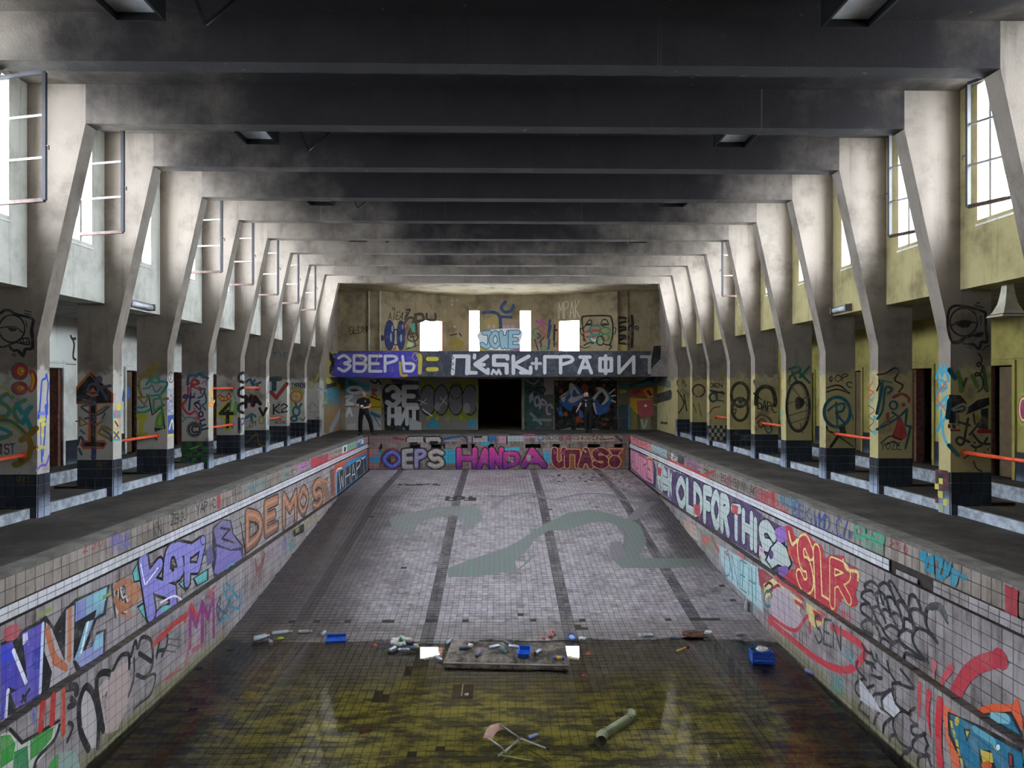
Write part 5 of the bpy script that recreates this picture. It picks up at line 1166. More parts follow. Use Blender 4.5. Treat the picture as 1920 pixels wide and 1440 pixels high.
g.line('960,480 950,600 920,660 880,720 920,800 980,840 1060,800 1100,900', .09, '#a8323f').line('990,490 1000,620 1050,560', .06, '#6d4a70').line('1100,510 1180,500 1150,590 1090,620', .07, '#25506a').line('1190,560 1200,680 1150,720 1190,780', .06, '#25506a').line('1040,760 1090,860 1040,900 1120,920', .06, '#b05a60')
g.line('930,620 890,610 920,580 960,600 1040,610;990,560 970,780', .075, '#232a5c').line('1090,670 1040,700 1120,780 1110,700 1050,690 1110,660', .06, '#232a5c').ell(1130, 840, 26, 36, '#232a5c', ring=.06).line('1120,950 1140,1050 1220,1030;1130,1000 1190,980;1120,930 1180,910', .07, '#232a5c', False)
g.line('880,830 910,890 970,880 1040,890;880,940 930,890', .05, '#3a8590').ell(1040, 1045, 88, 92, '#55575e', 22, ring=.10).ell(1040, 1045, 70, 74, '#202328', 22, ring=.055).line('1075,1010 1030,1000 1005,1045 1030,1085 1080,1075', .07, '#202328').done()
g = G(IL[4], 'graffiti_drawing', 'orange flame and small ring on the column edge', cB)
g.line('1250,520 1265,600;1275,500 1285,600;1240,640 1270,720 1310,660', .08, '#d8a23a').ell(1265, 710, 30, 25, '#d5803a', ring=.05).ell(1262, 980, 26, 80, '#b5a44a', ring=.03).done()
g = G(CF[4], 'plinth_checks', 'green and black chequers painted on the plinth', cB, .0135)
for r in range(4):
    for i in range(5):
        if (r + i) % 2: g.fill('%d,%d %d,%d %d,%d %d,%d' % (862 + i * 73, 1210 + r * 70, 862 + (i + 1) * 73, 1210 + r * 70, 862 + (i + 1) * 73, 1280 + r * 70, 862 + i * 73, 1280 + r * 70), '#1f5a2c')
g.line('990,1310 1100,1270', .05, '#6d9a2c').done()
g = G(CF[5], 'graffiti_drawing', 'red grin and a black 4 edged in yellow', cC)
g.fill('50,600 90,565 130,600 170,600 210,545 250,600 200,665 110,670', '#a02f2a').ell(85, 605, 16, 20, '#cda23a').ell(120, 630, 20, 20, '#cda23a').ell(165, 630, 18, 20, '#cda23a').ell(210, 600, 16, 24, '#cda23a')
g.line('215,700 90,830 265,830;200,800 190,1020', .24, '#a5a626', False).line('215,700 95,830 260,830;195,800 190,1010', .12, '#161619', False).line('235,650 220,790', .05, '#25605a').line('300,670 285,830 310,830 320,680', .05, '#4a9a50').line('270,550 300,640', .04, '#4a9a70')
for i, y in enumerate((340, 540, 750, 970)): 
    g.line('400,%d 350,%d 345,%d 400,%d' % (y - 60, y - 30, y + 40, y + 70) if i < 3 else '350,900 350,1080', .10, '#23263a')
g.done()
g = G(IL[5], 'graffiti_tag', 'navy capitals running down the column edge', cC)
for ch, y in (('С', 410), ('С', 610), ('С', 830)): g.text(ch, '378,%d 420,%d 420,%d 378,%d' % (y, y, y - 140, y - 140), .16, '#23283f', gap=.1)
g.text('Р', '375,1080 420,1080 420,900 375,900', .14, '#23283f', gap=.1).done()
g = G(CF[6], 'graffiti_lettering', 'black and red letters with teal scrawls', cC)
g.line('440,410 500,370 520,430 560,380;530,450 640,410;600,430 580,510', .08, '#2a5566').text('МА', '430,740 640,700 600,590 430,600', .3, '#17161a', '#7d2a38', .2, gap=.05).text('V', '610,860 730,850 730,760 610,760', .3, '#17161a', '#7d2a38', .15)
g.line('440,890 520,840 570,870;510,860 520,920', .09, '#2c6470').text('2M', '480,1000 580,1000 580,930 480,930', .1, '#2b2a24').ell(650, 920, 35, 50, '#8d8236', ring=.05).line('490,560 600,580', .06, '#8d8236').line('440,1030 520,1010', .05, '#8d8236').done()
g = G(IL[6], 'graffiti_tag', 'blue strokes with a green oval low on the column edge', cC)
g.line('740,400 735,560;730,620 745,800;735,860 740,980', .08, '#2a4a8c').line('728,640 755,720 728,840', .06, '#c7c070').ell(745, 1150, 18, 75, '#2d9a66', ring=.05).done()
g = G(CF[6], 'graffiti_tag', 'olive figure line on the plinth', cC, .0135)
g.line('440,1230 500,1180 590,1100 610,1220 640,1260 700,1270', .05, '#7d6a26').done()
g = G(CF[7], 'graffiti_lettering', 'black K2 over a red tick and teal T', cC)
g.text('TIF', '790,60 1020,60 1020,10 790,10', .2, '#2a5566').text('JOAD', '790,140 960,140 960,70 790,70', .12, '#7d7366', jit=.05).line('780,370 900,360;820,360 820,500', .20, '#203c3e', False).line('780,540 850,620 990,430', .16, '#8a3430', False).text('К2', '800,840 1010,800 1010,700 800,710', .17, '#19181b').text('BOGK', '830,970 990,970 990,930 830,930', .15, '#262320', jit=.05).line('780,920 950,880', .05, '#8a8478').done()
g = G(IL[7], 'graffiti_tag', 'teal and red rubbed strokes on the column edge', cC)
g.line('1025,520 1020,800', .07, '#4a8a96').line('1025,840 1025,980', .14, '#b57a74', False).line('1020,430 1030,500', .06, '#b06a50').done()
g = G(CF[8], 'graffiti_drawing', 'orange ringed star with teal letters', cC)
g.text('TYRBON', '1050,490 1240,490 1240,420 1050,420', .16, '#232338', jit=.04).ell(1120, 600, 75, 75, '#a86a30', ring=.10).line('1060,600 1180,600;1120,530 1120,670;1070,550 1170,650', .05, '#b58a35', False).line('1050,500 1150,490 1200,570', .10, '#86883a').line('1110,690 1140,760 1190,700', .1, '#2a5f66').ell(1120, 800, 45, 60, '#2a5f66', ring=.09).ell(1090, 900, 40, 30, '#2a5a60', ring=.09).line('1050,680 1060,740', .1, '#a8a03a').line('1170,900 1210,920 1240,880', .05, '#5a4c40').line('1070,990 1110,980', .05, '#3a8a90').done()
g = G(CF[9], 'graffiti_lettering', 'white letters outlined in teal', cC)
g.text('ЯТ', '1270,640 1470,650 1470,500 1270,520', .14, '#c5c6c2', '#2d7f94', .25).ell(1325, 440, 30, 45, '#9c9a38', ring=.06).line('1390,380 1420,290', .08, '#9c9a38').line('1290,760 1330,680 1400,750;1300,810 1420,810', .08, '#8f908a').done()
g = G(AL, 'graffiti_tag', 'blue capital M on the aisle wall', cB)
g.line('80,640 90,540 110,590 150,500 150,600', .12, '#2a5aa8', False).done()
g = G(AL, 'graffiti_drawing', 'black outlined half face on the aisle wall', cE)
g.line('1060,560 1080,600 1130,600;1090,610 1110,700 1095,870 1135,920', .06, BK).line('740,968 1140,988', .02, '#55554f', False).done()

# ================= columns of the cream aisle side
g = G(CF[1], 'graffiti_drawing', 'black half-lidded eye character with a curling string', c1)
g.line('1340,220 1300,190 1100,130 930,105 830,130 780,220 770,400 800,560 850,660 920,660 1000,600 1150,545', .075, BK).line('1340,220 1345,420 1360,640 1280,650 1240,750 1160,690 1100,690', .08, BK).line('1345,290 1340,430 1365,640', .07, BK).line('870,660 960,650 1010,610', .1, BK).line('990,630 1020,680 1150,680 1220,740', .045, BK)
g.ell(1012, 350, 205, 210, BK, 28, ring=.045).line('815,420 920,350 1050,330 1200,370', .035, BK).fill('890,380 1000,335 1140,345 1080,430 990,440 930,410', BK).fill('1150,540 1200,520 1290,500 1310,530 1270,570 1180,580', BK, True)
g.line('1200,60 1250,70;1170,95 1300,135;1250,260 1255,350;1270,260 1285,330 1265,400;1045,730 1140,740;1300,775 1350,715 1395,715', .03, BK).line('1225,825 1270,870 1275,950 1230,1020 1210,980 1250,960 1290,1030 1260,1130 1190,1160 1190,1120 1240,1120 1300,1220 1290,1340 1220,1400', .045, BK).line('1310,1000 1325,1100', .03, BK)
g.done()
g = G(CF[1], 'graffiti_lettering', 'black block letters with grey edge, green and teal sprays', c2)
g.line('920,-330 960,-200 980,-60', .13, '#4a6a28').line('1140,-290 1180,-200 1220,-120', .12, '#4a6a28').line('1310,-360 1340,-200 1360,-60', .10, '#2f5a34').line('800,-370 880,-250', .14, '#17485c').line('1050,-240 1010,-130', .08, '#3a3a44')
g.fill('790,0 960,10 1060,130 1060,220 1000,270 900,270 890,430 790,430', '#141519').fill('1060,200 1220,80 1390,40 1400,150 1270,210 1040,300', '#141519').fill('1270,220 1380,200 1370,520 1270,510', '#141519').line('840,220 1000,140 1060,190 1050,260', .07, '#7d7a78').line('860,240 1000,200', .05, '#85827d')
g.fill('775,440 890,450 890,510 775,500', '#17181c').line('820,460 830,500', .06, '#9a978f').fill('800,515 960,520 960,550 820,550', '#8a2a30').line('1240,550 1400,548', .12, '#8f1f2c', False).line('800,90 770,340', .14, '#134a5c').line('920,300 930,440', .10, '#6b6862')
g.line('1075,360 1040,560 1010,720 950,750 900,690 950,640 1090,710;940,410 1100,460', .075, '#2e2a28').line('1160,290 1180,420 1260,500;1260,370 1200,480 1100,600', .065, '#2e2a28').line('1140,580 1260,720 1400,740;1360,650 1310,740;1280,760 1190,790 1130,760', .07, '#2e2a28').line('1190,790 1190,880;1330,870 1300,900', .05, '#2e2a28').ell(1175, 720, 18, 18, '#2e2a28').ell(1375, 820, 12, 18, '#2e2a28')
g.ell(1300, 430, 50, 80, '#3a3835', ring=.05).line('1210,330 1230,380', .12, '#7d7a28').line('1160,1000 1200,1100 1280,1150', .05, '#3b352c').line('790,760 870,850 930,910', .12, '#175a66').done()
g = G(IR[1], 'graffiti_tag', 'teal capitals running down the column edge', c2)
g.org = c1; g.line('605,1190 670,1010 690,1150 750,1020 790,1230', .10, '#1f86a0', False).line('690,1390 650,1240 700,1230 760,1320 700,1380', .09, '#1f86a0').line('610,1440 670,1340', .09, '#1f86a0').line('620,1440 760,1240;680,1330 750,1340', .04, '#b03a35', False)
g.org = c2; g.line('610,190 770,20 740,180 670,150', .08, '#1f86a0', False).line('605,60 760,260', .04, '#b03a35', False).line('680,240 670,440 610,550;760,320 690,420', .09, '#1f86a0').line('700,460 720,640 790,770', .09, '#1f86a0').done()
g = G(IR[1], 'plinth_checks', 'yellow and maroon checks on the plinth edge', c2, .0135)
g.fill('605,1120 790,1140 790,1440 605,1400', '#4a1c24').fill('640,1170 720,1190 720,1330 640,1310', '#17191c')
for a, b_ in ((655, 1250), (595, 1330), (640, 1440), (725, 1560)): g.fill('%d,%d %d,%d %d,%d %d,%d' % (a, b_, a + 60, b_ + 8, a + 60, b_ + 95, a, b_ + 85), '#b5ad52')
g.org = (1680, 920, 8); g.fill('650,0 715,10 715,115 650,100', '#b5ad52').fill('720,130 785,140 785,230 720,220', '#b5ad52').line('660,220 690,270 710,310', .06, '#9aa82c').fill('600,100 650,110 650,190 600,180', '#5a1c24').done()
g = G(CF[2], 'graffiti_drawing', 'black star outline over teal swooshes and red figure', c4)
g.line('580,890 640,880 710,840 740,870 710,930 770,970 740,1020', .06, '#1b1a1c').line('590,930 620,1000;575,1010 600,950', .05, '#1b1a1c').line('600,930 690,950', .04, '#1c5464').line('620,940 600,1060 575,1180', .10, '#1a5260').line('660,1030 690,1000 640,990 620,1150 580,1220', .08, '#1a5260')
g.line('575,1300 640,1270 740,1210 800,1150 790,1270 830,1280 790,1440', .08, '#184e5c', False).line('590,1280 720,1190', .04, '#55554f').ell(700, 1120, 28, 30, '#184656', ring=.07).line('690,1170 730,1200', .07, '#184656').line('700,1060 760,1035 810,1060 815,1090', .10, '#7d1f2a').ell(775, 1115, 16, 16, '#8d2430').fill('730,1230 760,1220 800,1340 760,1380 690,1360 710,1290', '#9a3338', True).fill('640,1180 670,1170 670,1280 650,1260', '#8a4038')
g.line('610,1400 680,1350 760,1380;640,1420 700,1390 740,1420', .045, '#232027').text('YOZE', '600,1450 760,1450 760,1400 600,1400', .14, '#163f4c', jit=.05).done()
g = G(IR[2], 'graffiti_tag', 'red angular line and black scribbles on the column edge', c4)
g.line('550,940 510,1000 555,1020 510,1060 545,1090', .035, '#a8352f', False).line('560,1060 520,1100', .06, '#3a8a94').line('515,1120 560,1160 515,1200 555,1240 515,1290 560,1330', .03, '#3b3a30').ell(560, 1215, 12, 20, '#2f8a94').ell(560, 1325, 14, 20, '#2f8a94').done()
g = G(CF[3], 'graffiti_lettering', 'black Cyrillic tag over a ringed teal letter', c4)
g.text('ФОР', '205,950 365,935 365,885 205,900', .13, '#1b1a20', gap=.1).text('С', '345,980 395,990 395,950 345,940', .2, '#1b1a20').line('200,990 290,970 370,1030;200,1020 280,1000 370,1030', .05, '#1b1a20').ell(278, 1170, 98, 112, '#15535e', 26, ring=.10)
g.line('270,1100 280,1270;210,1160 260,1120 330,1110 320,1160 270,1180 340,1260', .07, '#15535e').line('200,1280 210,1310 260,1330', .06, '#2b2723').fill('290,1290 330,1270 350,1330 310,1340', '#1b1a1c').line('330,1290 230,1430', .09, '#1b1a1c').line('260,1330 400,1430', .05, '#37332d').line('390,1190 400,1230', .03, '#184e5c').done()
g = G(IR[3], 'graffiti_tag', 'thin grey looping lines on the column edge', c4)
g.ell(158, 890, 15, 22, '#8d8c84', ring=.035).line('155,915 160,960 135,1040 175,1070', .03, '#8d8c84').line('140,960 165,1050', .02, '#a04a40').line('175,1140 150,1170 160,1290 165,1350', .03, '#8d8c84').done()
g = G(CF[4], 'graffiti_drawing', 'green letters above a crossed-out grey oval', c3)
g.line('880,850 940,830 960,860 890,900 880,940;900,870 940,950;960,910 1030,830;950,870 1030,950', .09, '#1c5a40').ell(945, 1130, 85, 185, '#2c2926', 24, ring=.11).ell(940, 1130, 70, 170, '#6b655a', 24, ring=.03).line('860,940 1030,1140;870,1200 1040,1150;880,1260 1020,1210;1010,1060 860,1110;960,1250 980,1330', .03, '#3f3b36').fill('930,1060 990,1080 980,1130 930,1150', '#1e1d1d', True).done()
g = G(IR[4], 'graffiti_tag', 'red and teal capitals running down the column edge', c3)
for ch, y, c in (('В', 905, '#8a7a28'), ('Т', 955, '#a03a30'), ('К', 1005, '#8a7a28'), ('Т', 1055, '#a03a30'), ('Н', 1190, '#2d8a8a'), ('Е', 1230, '#2d8a8a'), ('В', 1280, '#7d7d2a')): g.text(ch, '812,%d 836,%d 836,%d 812,%d' % (y, y, y - 40, y - 40), .14, c)
g.done()
g = G(CF[5], 'graffiti_drawing', 'dark arch with pale rays above a black tag', c3)
for q in ('620,940 650,1000', '700,900 695,960', '785,900 740,970'): g.line(q, .13, '#8d8878', False)
g.line('630,1110 640,1020 690,980 750,1000 775,1080 770,1120', .14, '#2b2718').text('БАРС', '640,1140 785,1180 785,1120 640,1060', .12, '#1b1a1c', gap=.08).line('615,1030 650,1060', .06, '#1b1a1c').line('630,1220 670,1190 740,1230 740,1290;640,1250 680,1220 710,1260', .08, '#5a5240').ell(665, 1255, 16, 30, '#6d3a34', ring=.06).line('690,1270 720,1330 750,1300 730,1260', .05, '#1d4f56').done()
g = G(CF[6], 'graffiti_drawing', 'olive outlined oval and a pale curl', c3)
g.ell(510, 1040, 65, 90, '#3a3320', ring=.12).ell(510, 1150, 60, 85, '#3a3320', ring=.11).line('470,920 500,870 550,890 540,940', .06, '#8a8474').ell(515, 1085, 22, 26, '#2c4f3c').line('440,1160 480,1150 470,1190', .05, '#4a4028').done()
g = G(CF[6], 'graffiti_tag', 'lilac chalk tag on the plinth', c3, .0135)
g.text('МК', '458,1345 500,1340 500,1310 458,1315', .12, '#6d5a72').text('SOUCE', '515,1380 595,1380 595,1345 515,1345', .12, '#6d6a72', jit=.05).done()
g = G(CF[7], 'graffiti_lettering', 'black tag with a teal ring', c3)
g.text('ЗЕN', '285,985 380,985 380,955 285,955', .2, '#18181b').line('290,1010 390,1030;300,1030 380,1020', .08, '#262c30').ell(310, 1060, 28, 32, '#1c4148', ring=.09).line('330,1080 390,1090', .05, '#20393c').ell(378, 890, 16, 20, '#85792a').line('280,1180 310,1140 360,1130', .05, '#6d3a30').done()
g = G(CF[7], 'plinth_checks', 'cream and black chequered plinth', c3, .0135)
for r in range(4):
    for i in range(6):
        if (r + i) % 2: g.fill('%d,%d %d,%d %d,%d %d,%d' % (273 + i * 21, 1265 + r * 30, 294 + i * 21, 1265 + r * 30, 294 + i * 21, 1295 + r * 30, 273 + i * 21, 1295 + r * 30), '#a39c84')
g.done()
g = G(CF[8], 'graffiti_drawing', 'maroon round creature and faint letters', c3)
g.text('МУ', '160,930 240,930 240,890 160,890', .08, '#6d5a30').ell(200, 1010, 45, 45, '#5a2a24', ring=.08).line('165,1050 190,1040 210,1070 240,1050', .05, '#8d8878').line('160,1110 180,1170;200,1110 220,1200', .06, '#5a6a30').done()
g = G(CF[9], 'graffiti_tag', 'dark tangled scrawl', c3)
g.text('КУРЬ', '35,970 110,980 110,940 35,930', .12, '#2b2a1c', jit=.06).line('40,1010 90,1100 50,1180;90,1040 110,1160', .07, '#33382a').done()
g = G(AR, 'graffiti_drawing', 'red double ring on green at the aisle wall', c2)
g.ell(1910, 220, 100, 260, '#7d9a2c').ell(1910, 220, 80, 210, '#b03040').ell(1910, 220, 62, 180, '#d3cfa0').ell(1910, 220, 45, 150, '#8d2a52').done()
# ------------------------------------------------------------------ rails, lamps, loudspeaker
def rail(sx, k, z, label, ya=None):
    r = empty('handrail', (sx * 7.0, FY(k) + FT, z))
    L = FY(k + 1) - FY(k) - FT
    MB().tube([(0, 0, 0), (0, L, 0)], .028, 8).build('pipe', M['rail'], r, True)
    MB().tube([(0, L - .02, 0), (0, L - .001, 0)], .05, 8).build('flange', M['rail'], r)
    MB().bar((0, L - .12, -.02), (0, L - .01, -.09), .02).build('bracket', M['rust'], r)
    tag(r, label, 'handrail', 'orange handrails between the columns')
rail(-1, 0, .93, 'orange handrail below the marker tag on the eye column, white aisle side'); rail(-1, 2, .93, 'orange handrail ending beside the olive-haired figure')
rail(-1, 4, .93, 'orange handrail crossing the foot of the black 4'); rail(-1, 4, 1.88, 'orange handrail above the red grin'); rail(-1, 5, 1.88, 'orange handrail ending above the black and red letters'); rail(-1, 6, .93, 'orange handrail ending below the black K')
rail(1, 0, .95, 'orange handrail ending on the cream eye column'); rail(1, 2, .95, 'orange handrail ending below the ringed teal letter'); rail(1, 4, .95, 'orange handrail ending below the dark arch with pale rays'); rail(1, 6, .95, 'orange handrail ending above the chequered plinth')

def lamp_box(x, y, side, n_):
    r = empty('ceiling_lamp', (x, y, 6.4))
    b = MB()
    for a in (-1, 1):
        b.box(a * .27 - .015, a * .27 + .015, -.36, .36, -.36, 0).box(-.27, .27, a * .36 - .015, a * .36 + .015, -.36, 0)
    b.build('housing', M['black'], r); MB().box(-.255, .255, -.345, .345, -.27, -.25).build('reflector_panel', M['lamp'], r)
    tag(r, 'black box lamp under the roof, %s side, %s row from deep end' % (side, n_), 'lamp', 'box lamps under the roof')
for y, n_ in ((7.47, 'first'), (11.47, 'second'), (15.47, 'third'), (19.47, 'fourth')):
    lamp_box(-4.02, y, 'white aisle', n_); lamp_box(3.95, y, 'cream aisle', n_)
for y, s_, n_ in ((7.5, 1.0, 'first'), (11.5, 1.0, 'second'), (15.5, .9, 'third'), (19.5, .8, 'fourth')):
    r = empty('hanging_conduit', (-3.15, y, 6.4))
    MB().bar((-.22 * s_, 0, 0), (0, 0, -.56 * s_), .035).build('short_arm', M['black'], r); MB().bar((0, 0, -.56 * s_), (.62 * s_, .05, 0), .03).build('long_arm', M['black'], r)
    tag(r, 'bent black conduit hanging in a V, %s row from the deep end' % n_, 'conduit', 'bent conduits under the roof')
def tube_lamp(sx, ya, yb, label):
    r = empty('tube_lamp', (sx * 6.95, (ya + yb) / 2, 3.5)); h = (yb - ya) / 2; S_ = lambda a, c: sorted((sx * a, sx * c))
    MB().box(*S_(-.035, 0), -h, h, -.075, .075).build('base_tray', M['steel'], r)
    MB().tube([(-sx * .07, -h + .03, -.01), (-sx * .07, h - .03, -.01)], .055, 10).build('diffuser', M['lamp'], r, True)
    for a in (-1, 1): MB().box(*S_(-.14, -.01), a * h - .02, a * h + .02, -.07, .06).build('end_cap', M['steel'], r)
    tag(r, label, 'lamp')
tube_lamp(-1, 13.0, 13.85, 'grey tube lamp on the pale upper wall of the white aisle side'); tube_lamp(1, 13.55, 14.15, 'dirty tube lamp on the yellowish upper wall of the cream aisle side')
r = empty('horn_loudspeaker', (7.22, 9.72, 3.4)); b = MB()
pr = [(.05, .05, 0), (.06, .06, -.12), (.09, .08, -.28), (.14, .12, -.40), (.20, .17, -.47)]
v = [(sx * a, sy * c, z) for a, c, z in pr for sx, sy in ((-1, -1), (1, -1), (1, 1), (-1, 1))]
f = [(4 * i + k, 4 * i + (k + 1) % 4, 4 * i + 4 + (k + 1) % 4, 4 * i + 4 + k) for i in range(4) for k in range(4)]
b.add(v, f).build('horn', plain('horn_cream', '#b7b09c', .6), r)
MB().bar((0, 0, 0), (0, 0, .02), .14).build('mount', M['black'], r); MB().box(-.19, .19, -.16, .16, -.44, -.43).build('grille', plain('horn_rust', '#5b3a30', .8), r)
tag(r, 'cream flared horn loudspeaker hanging by the cream eye column', 'loudspeaker')

# ------------------------------------------------------------------ litter
M['can'] = plain('bare_can', '#b3bac6', .35, .6, .3, 30); M['canD'] = plain('dark_can', '#5d6675', .4, .5, .3, 30); M['capw'] = plain('cap_white', '#d9d7d2', .5)
M['capg'] = plain('cap_green', '#1f8a5a', .5); M['capp'] = plain('cap_purple', '#6a3fa0', .5); M['capy'] = plain('cap_yellow', '#c9a93a', .5); M['capr'] = plain('cap_red', '#a8323a', .5); M['blue'] = plain('blue_plastic', '#1d55b8', .35, var=.35)
M['canr'] = plain('red_can', '#8d4a4a', .5, .2); M['canp'] = plain('violet_can', '#6a6a96', .5, .2); M['lime'] = plain('lime_plastic', '#a9c22a', .5); M['bag'] = plain('pale_plastic_bag', '#cfd0cf', .5, var=.4, scale=20); M['bagp'] = plain('pink_plastic_bag', '#c98a86', .5, var=.4, scale=20)
M['label'] = plain('bottle_label', '#c8a03a', .6, var=.5, scale=40); M['wood'] = plain('raw_stick_wood', '#b58a45', .8); M['orange_b'] = plain('orange_scrap', '#b8562a', .7); M['mud'] = plain('red_brown_mud', '#5b3a2a', .95, var=.5, scale=9)
t = NT('clear_bottle_plastic'); t.n.remove(t.b)
tr = t.node('ShaderNodeBsdfTransparent'); tr.inputs[0].default_value = (.86, .92, .93, 1); gl = t.node('ShaderNodeBsdfGlossy'); gl.inputs['Roughness'].default_value = .12; df = t.node('ShaderNodeBsdfDiffuse'); df.inputs[0].default_value = (.6, .65, .68, 1)
fr = t.node('ShaderNodeFresnel'); fr.inputs[0].default_value = 1.5; m1 = t.node('ShaderNodeMixShader'); m1.inputs[0].default_value = .45; m2 = t.node('ShaderNodeMixShader')
t.link(tr.outputs[0], m1.inputs[1]); t.link(df.outputs[0], m1.inputs[2]); t.link(fr.outputs[0], m2.inputs[0]); t.link(m1.outputs[0], m2.inputs[1]); t.link(gl.outputs[0], m2.inputs[2]); t.link(m2.outputs[0], t.n['Material Output'].inputs[0])
M['clear'] = t.m
def lying(P, ang, rad): return Matrix.Translation(Vector((0, 0, rad))) @ Matrix.Rotation(ang, 4, 'Z') @ Matrix.Rotation(R(90), 4, 'Y')
def place(px, py, z): p = floor_pt(px, py, z); return p
def can(px, py, z, ang, mat, cap, label, group=None, L=.19, rad=.033):
    p = place(px, py, z); o = empty('spray_can', p); A = lying(p, R(ang), rad)
    MB().lathe([(rad * .9, -L / 2), (rad, -L / 2 + .006), (rad, L / 2 - .03), (rad * .75, L / 2 - .012), (rad * .4, L / 2)], 12, A).build('body', M[mat], o, True)
    if cap: MB().lathe([(rad * .6, L / 2 - .014), (rad * .6, L / 2 + .03), (rad * .5, L / 2 + .036)], 10, A).build('cap', M[cap], o)
    else: MB().lathe([(rad * .18, L / 2 - .001), (rad * .18, L / 2 + .012)], 8, A).build('valve', M['capw'], o)
    return tag(o, label, 'spray can', group)
def bottle(px, py, z, ang, label, group=None, L=.26, rad=.04, mat='clear', cap='capw', lab=None, up=False):
    p = place(px, py, z); o = empty('plastic_bottle', p)
    A = Matrix.Translation((0, 0, L / 2)) if up else lying(p, R(ang), rad)
    MB().lathe([(rad * .7, -L / 2), (rad, -L / 2 + .02), (rad, -.02), (rad * .92, 0), (rad, .02), (rad, L / 4), (rad * .38, L / 2 - .025), (rad * .36, L / 2)], 12, A).build('body', M[mat], o, True)
    MB().lathe([(rad * .42, L / 2 + .001), (rad * .42, L / 2 + .018)], 10, A).build('cap', M[cap], o)
    if lab: MB().lathe([(rad * 1.02, -.06), (rad * 1.02, .035)], 12, A).build('label', M[lab], o)
    return tag(o, label, 'bottle', group)
def tray(px, py, z, ang, w_, d_, h_, label, tilt=0):
    o = empty('plastic_tray', place(px, py, z), R(ang)); o.rotation_euler = (R(tilt), 0, R(ang)); b = MB(); t_ = .008
    b.box(-w_, w_, -d_, d_, 0, t_); b.build('bottom', M['blue'], o)
    for x0, x1, y0, y1 in ((-w_, -w_ + t_, -d_, d_), (w_ - t_, w_, -d_, d_), (-w_, w_, -d_, -d_ + t_), (-w_, w_, d_ - t_, d_)): MB().box(x0, x1, y0, y1, 0, h_).build('side', M['blue'], o)
    b = MB(); b.box(-w_ - .012, w_ + .012, -d_ - .012, -d_ + .004, h_ - .006, h_ + .004).box(-w_ - .012, w_ + .012, d_ - .004, d_ + .012, h_ - .006, h_ + .004).box(-w_ - .012, -w_ + .004, -d_, d_, h_ - .006, h_ + .004).box(w_ - .004, w_ + .012, -d_, d_, h_ - .006, h_ + .004); b.build('rim', M['blue'], o)
    return tag(o, label, 'tray')
def crumple(name, px, py, z, s_, mat, label, cat, flat=.6, seed=0, group=None):
    rnd = random.Random(seed); p = place(px, py, z); v, f = [], []; n, m = 10, 6
    for i in range(m + 1):
        th = math.pi * i / m
        for k in range(n):
            rr = s_ * (.65 + .5 * rnd.random()); a = 2 * math.pi * k / n
            v.append((rr * math.sin(th) * math.cos(a), rr * math.sin(th) * math.sin(a), max(0, flat * s_ * (.9 + math.cos(th) * (.6 + .5 * rnd.random())))))
    for i in range(m):
        for k in range(n): f.append((i * n + k, i * n + (k + 1) % n, (i + 1) * n + (k + 1) % n, (i + 1) * n + k))
    o = mesh_obj(name, v, f, M[mat]); o.location = p
    return tag(o, label, cat, group)

# the wet ribbed mattress
t = NT('rotten_mattress_cloth'); n_ = t.step(t.noise(2.5, 7, .7), .38, .68)
c = t.mix(n_, lin('#2b2521'), lin('#83776b')); c = t.mix(t.step(t.noise(14, 5), .55, .75), c, lin('#2a2521')); M['mattress'] = t.out(c, .8, .3)
pz = -2.56; A_, B_, C_, D_ = [place(x, y, pz) for x, y in ((848, 1197), (1060, 1204), (1066, 1241), (832, 1236))]
ctr = (A_ + B_ + C_ + D_) / 4; mr = empty('mattress', (ctr.x, ctr.y, floor_z(ctr.y)))
hh = pz - floor_z(ctr.y); NX, NY = 88, 16; v, f = [], []
for j in range(NY + 1):
    for i in range(NX + 1):
        a, c_ = i / NX, j / NY
        e = min(a, 1 - a) * 2.05; e2 = min(c_, 1 - c_) * .95
        rd = lambda d: math.sqrt(max(0, 1 - max(0, 1 - d / .07) ** 2))
        p = (D_ * (1 - a) + C_ * a) * (1 - c_) + (A_ * (1 - a) + B_ * a) * c_
        z = hh * (.55 + .45 * min(rd(e), rd(e2))) - .02 * (1 - abs(math.sin(a * math.pi * 19)) ** .5) * (1 if .03 < a < .97 else 0) + .012 * math.sin(a * 5 + c_ * 3)
        v.append((p.x - ctr.x, p.y - ctr.y, z))
nb = len(v)
for j in range(NY + 1):
    for i in range(NX + 1): q = v[j * (NX + 1) + i]; v.append((q[0], q[1], .0))
W1_ = NX + 1
for j in range(NY):
    for i in range(NX): f.append((j * W1_ + i, j * W1_ + i + 1, (j + 1) * W1_ + i + 1, (j + 1) * W1_ + i)); 
for i in range(NX): f += [(i, nb + i, nb + i + 1, i + 1), (NY * W1_ + i + 1, nb + NY * W1_ + i + 1, nb + NY * W1_ + i, NY * W1_ + i)]
for j in range(NY): f += [((j + 1) * W1_, nb + (j + 1) * W1_, nb + j * W1_, j * W1_), (j * W1_ + NX, nb + j * W1_ + NX, nb + (j + 1) * W1_ + NX, (j + 1) * W1_ + NX)]
mesh_obj('cushion', v, f, M['mattress'], mr, True)
rim = [(q - ctr) for q in (A_, B_, C_, D_, A_)]; MB().tube([(q.x, q.y, hh * .62) for q in rim], .016, 6).build('piping', plain('mattress_piping', '#8d8680', .7), mr)
tag(mr, 'long ribbed rotten mattress lying at the edge of the water', 'mattress')
MT = pz + .012
MG_ = 'spray cans on the mattress'
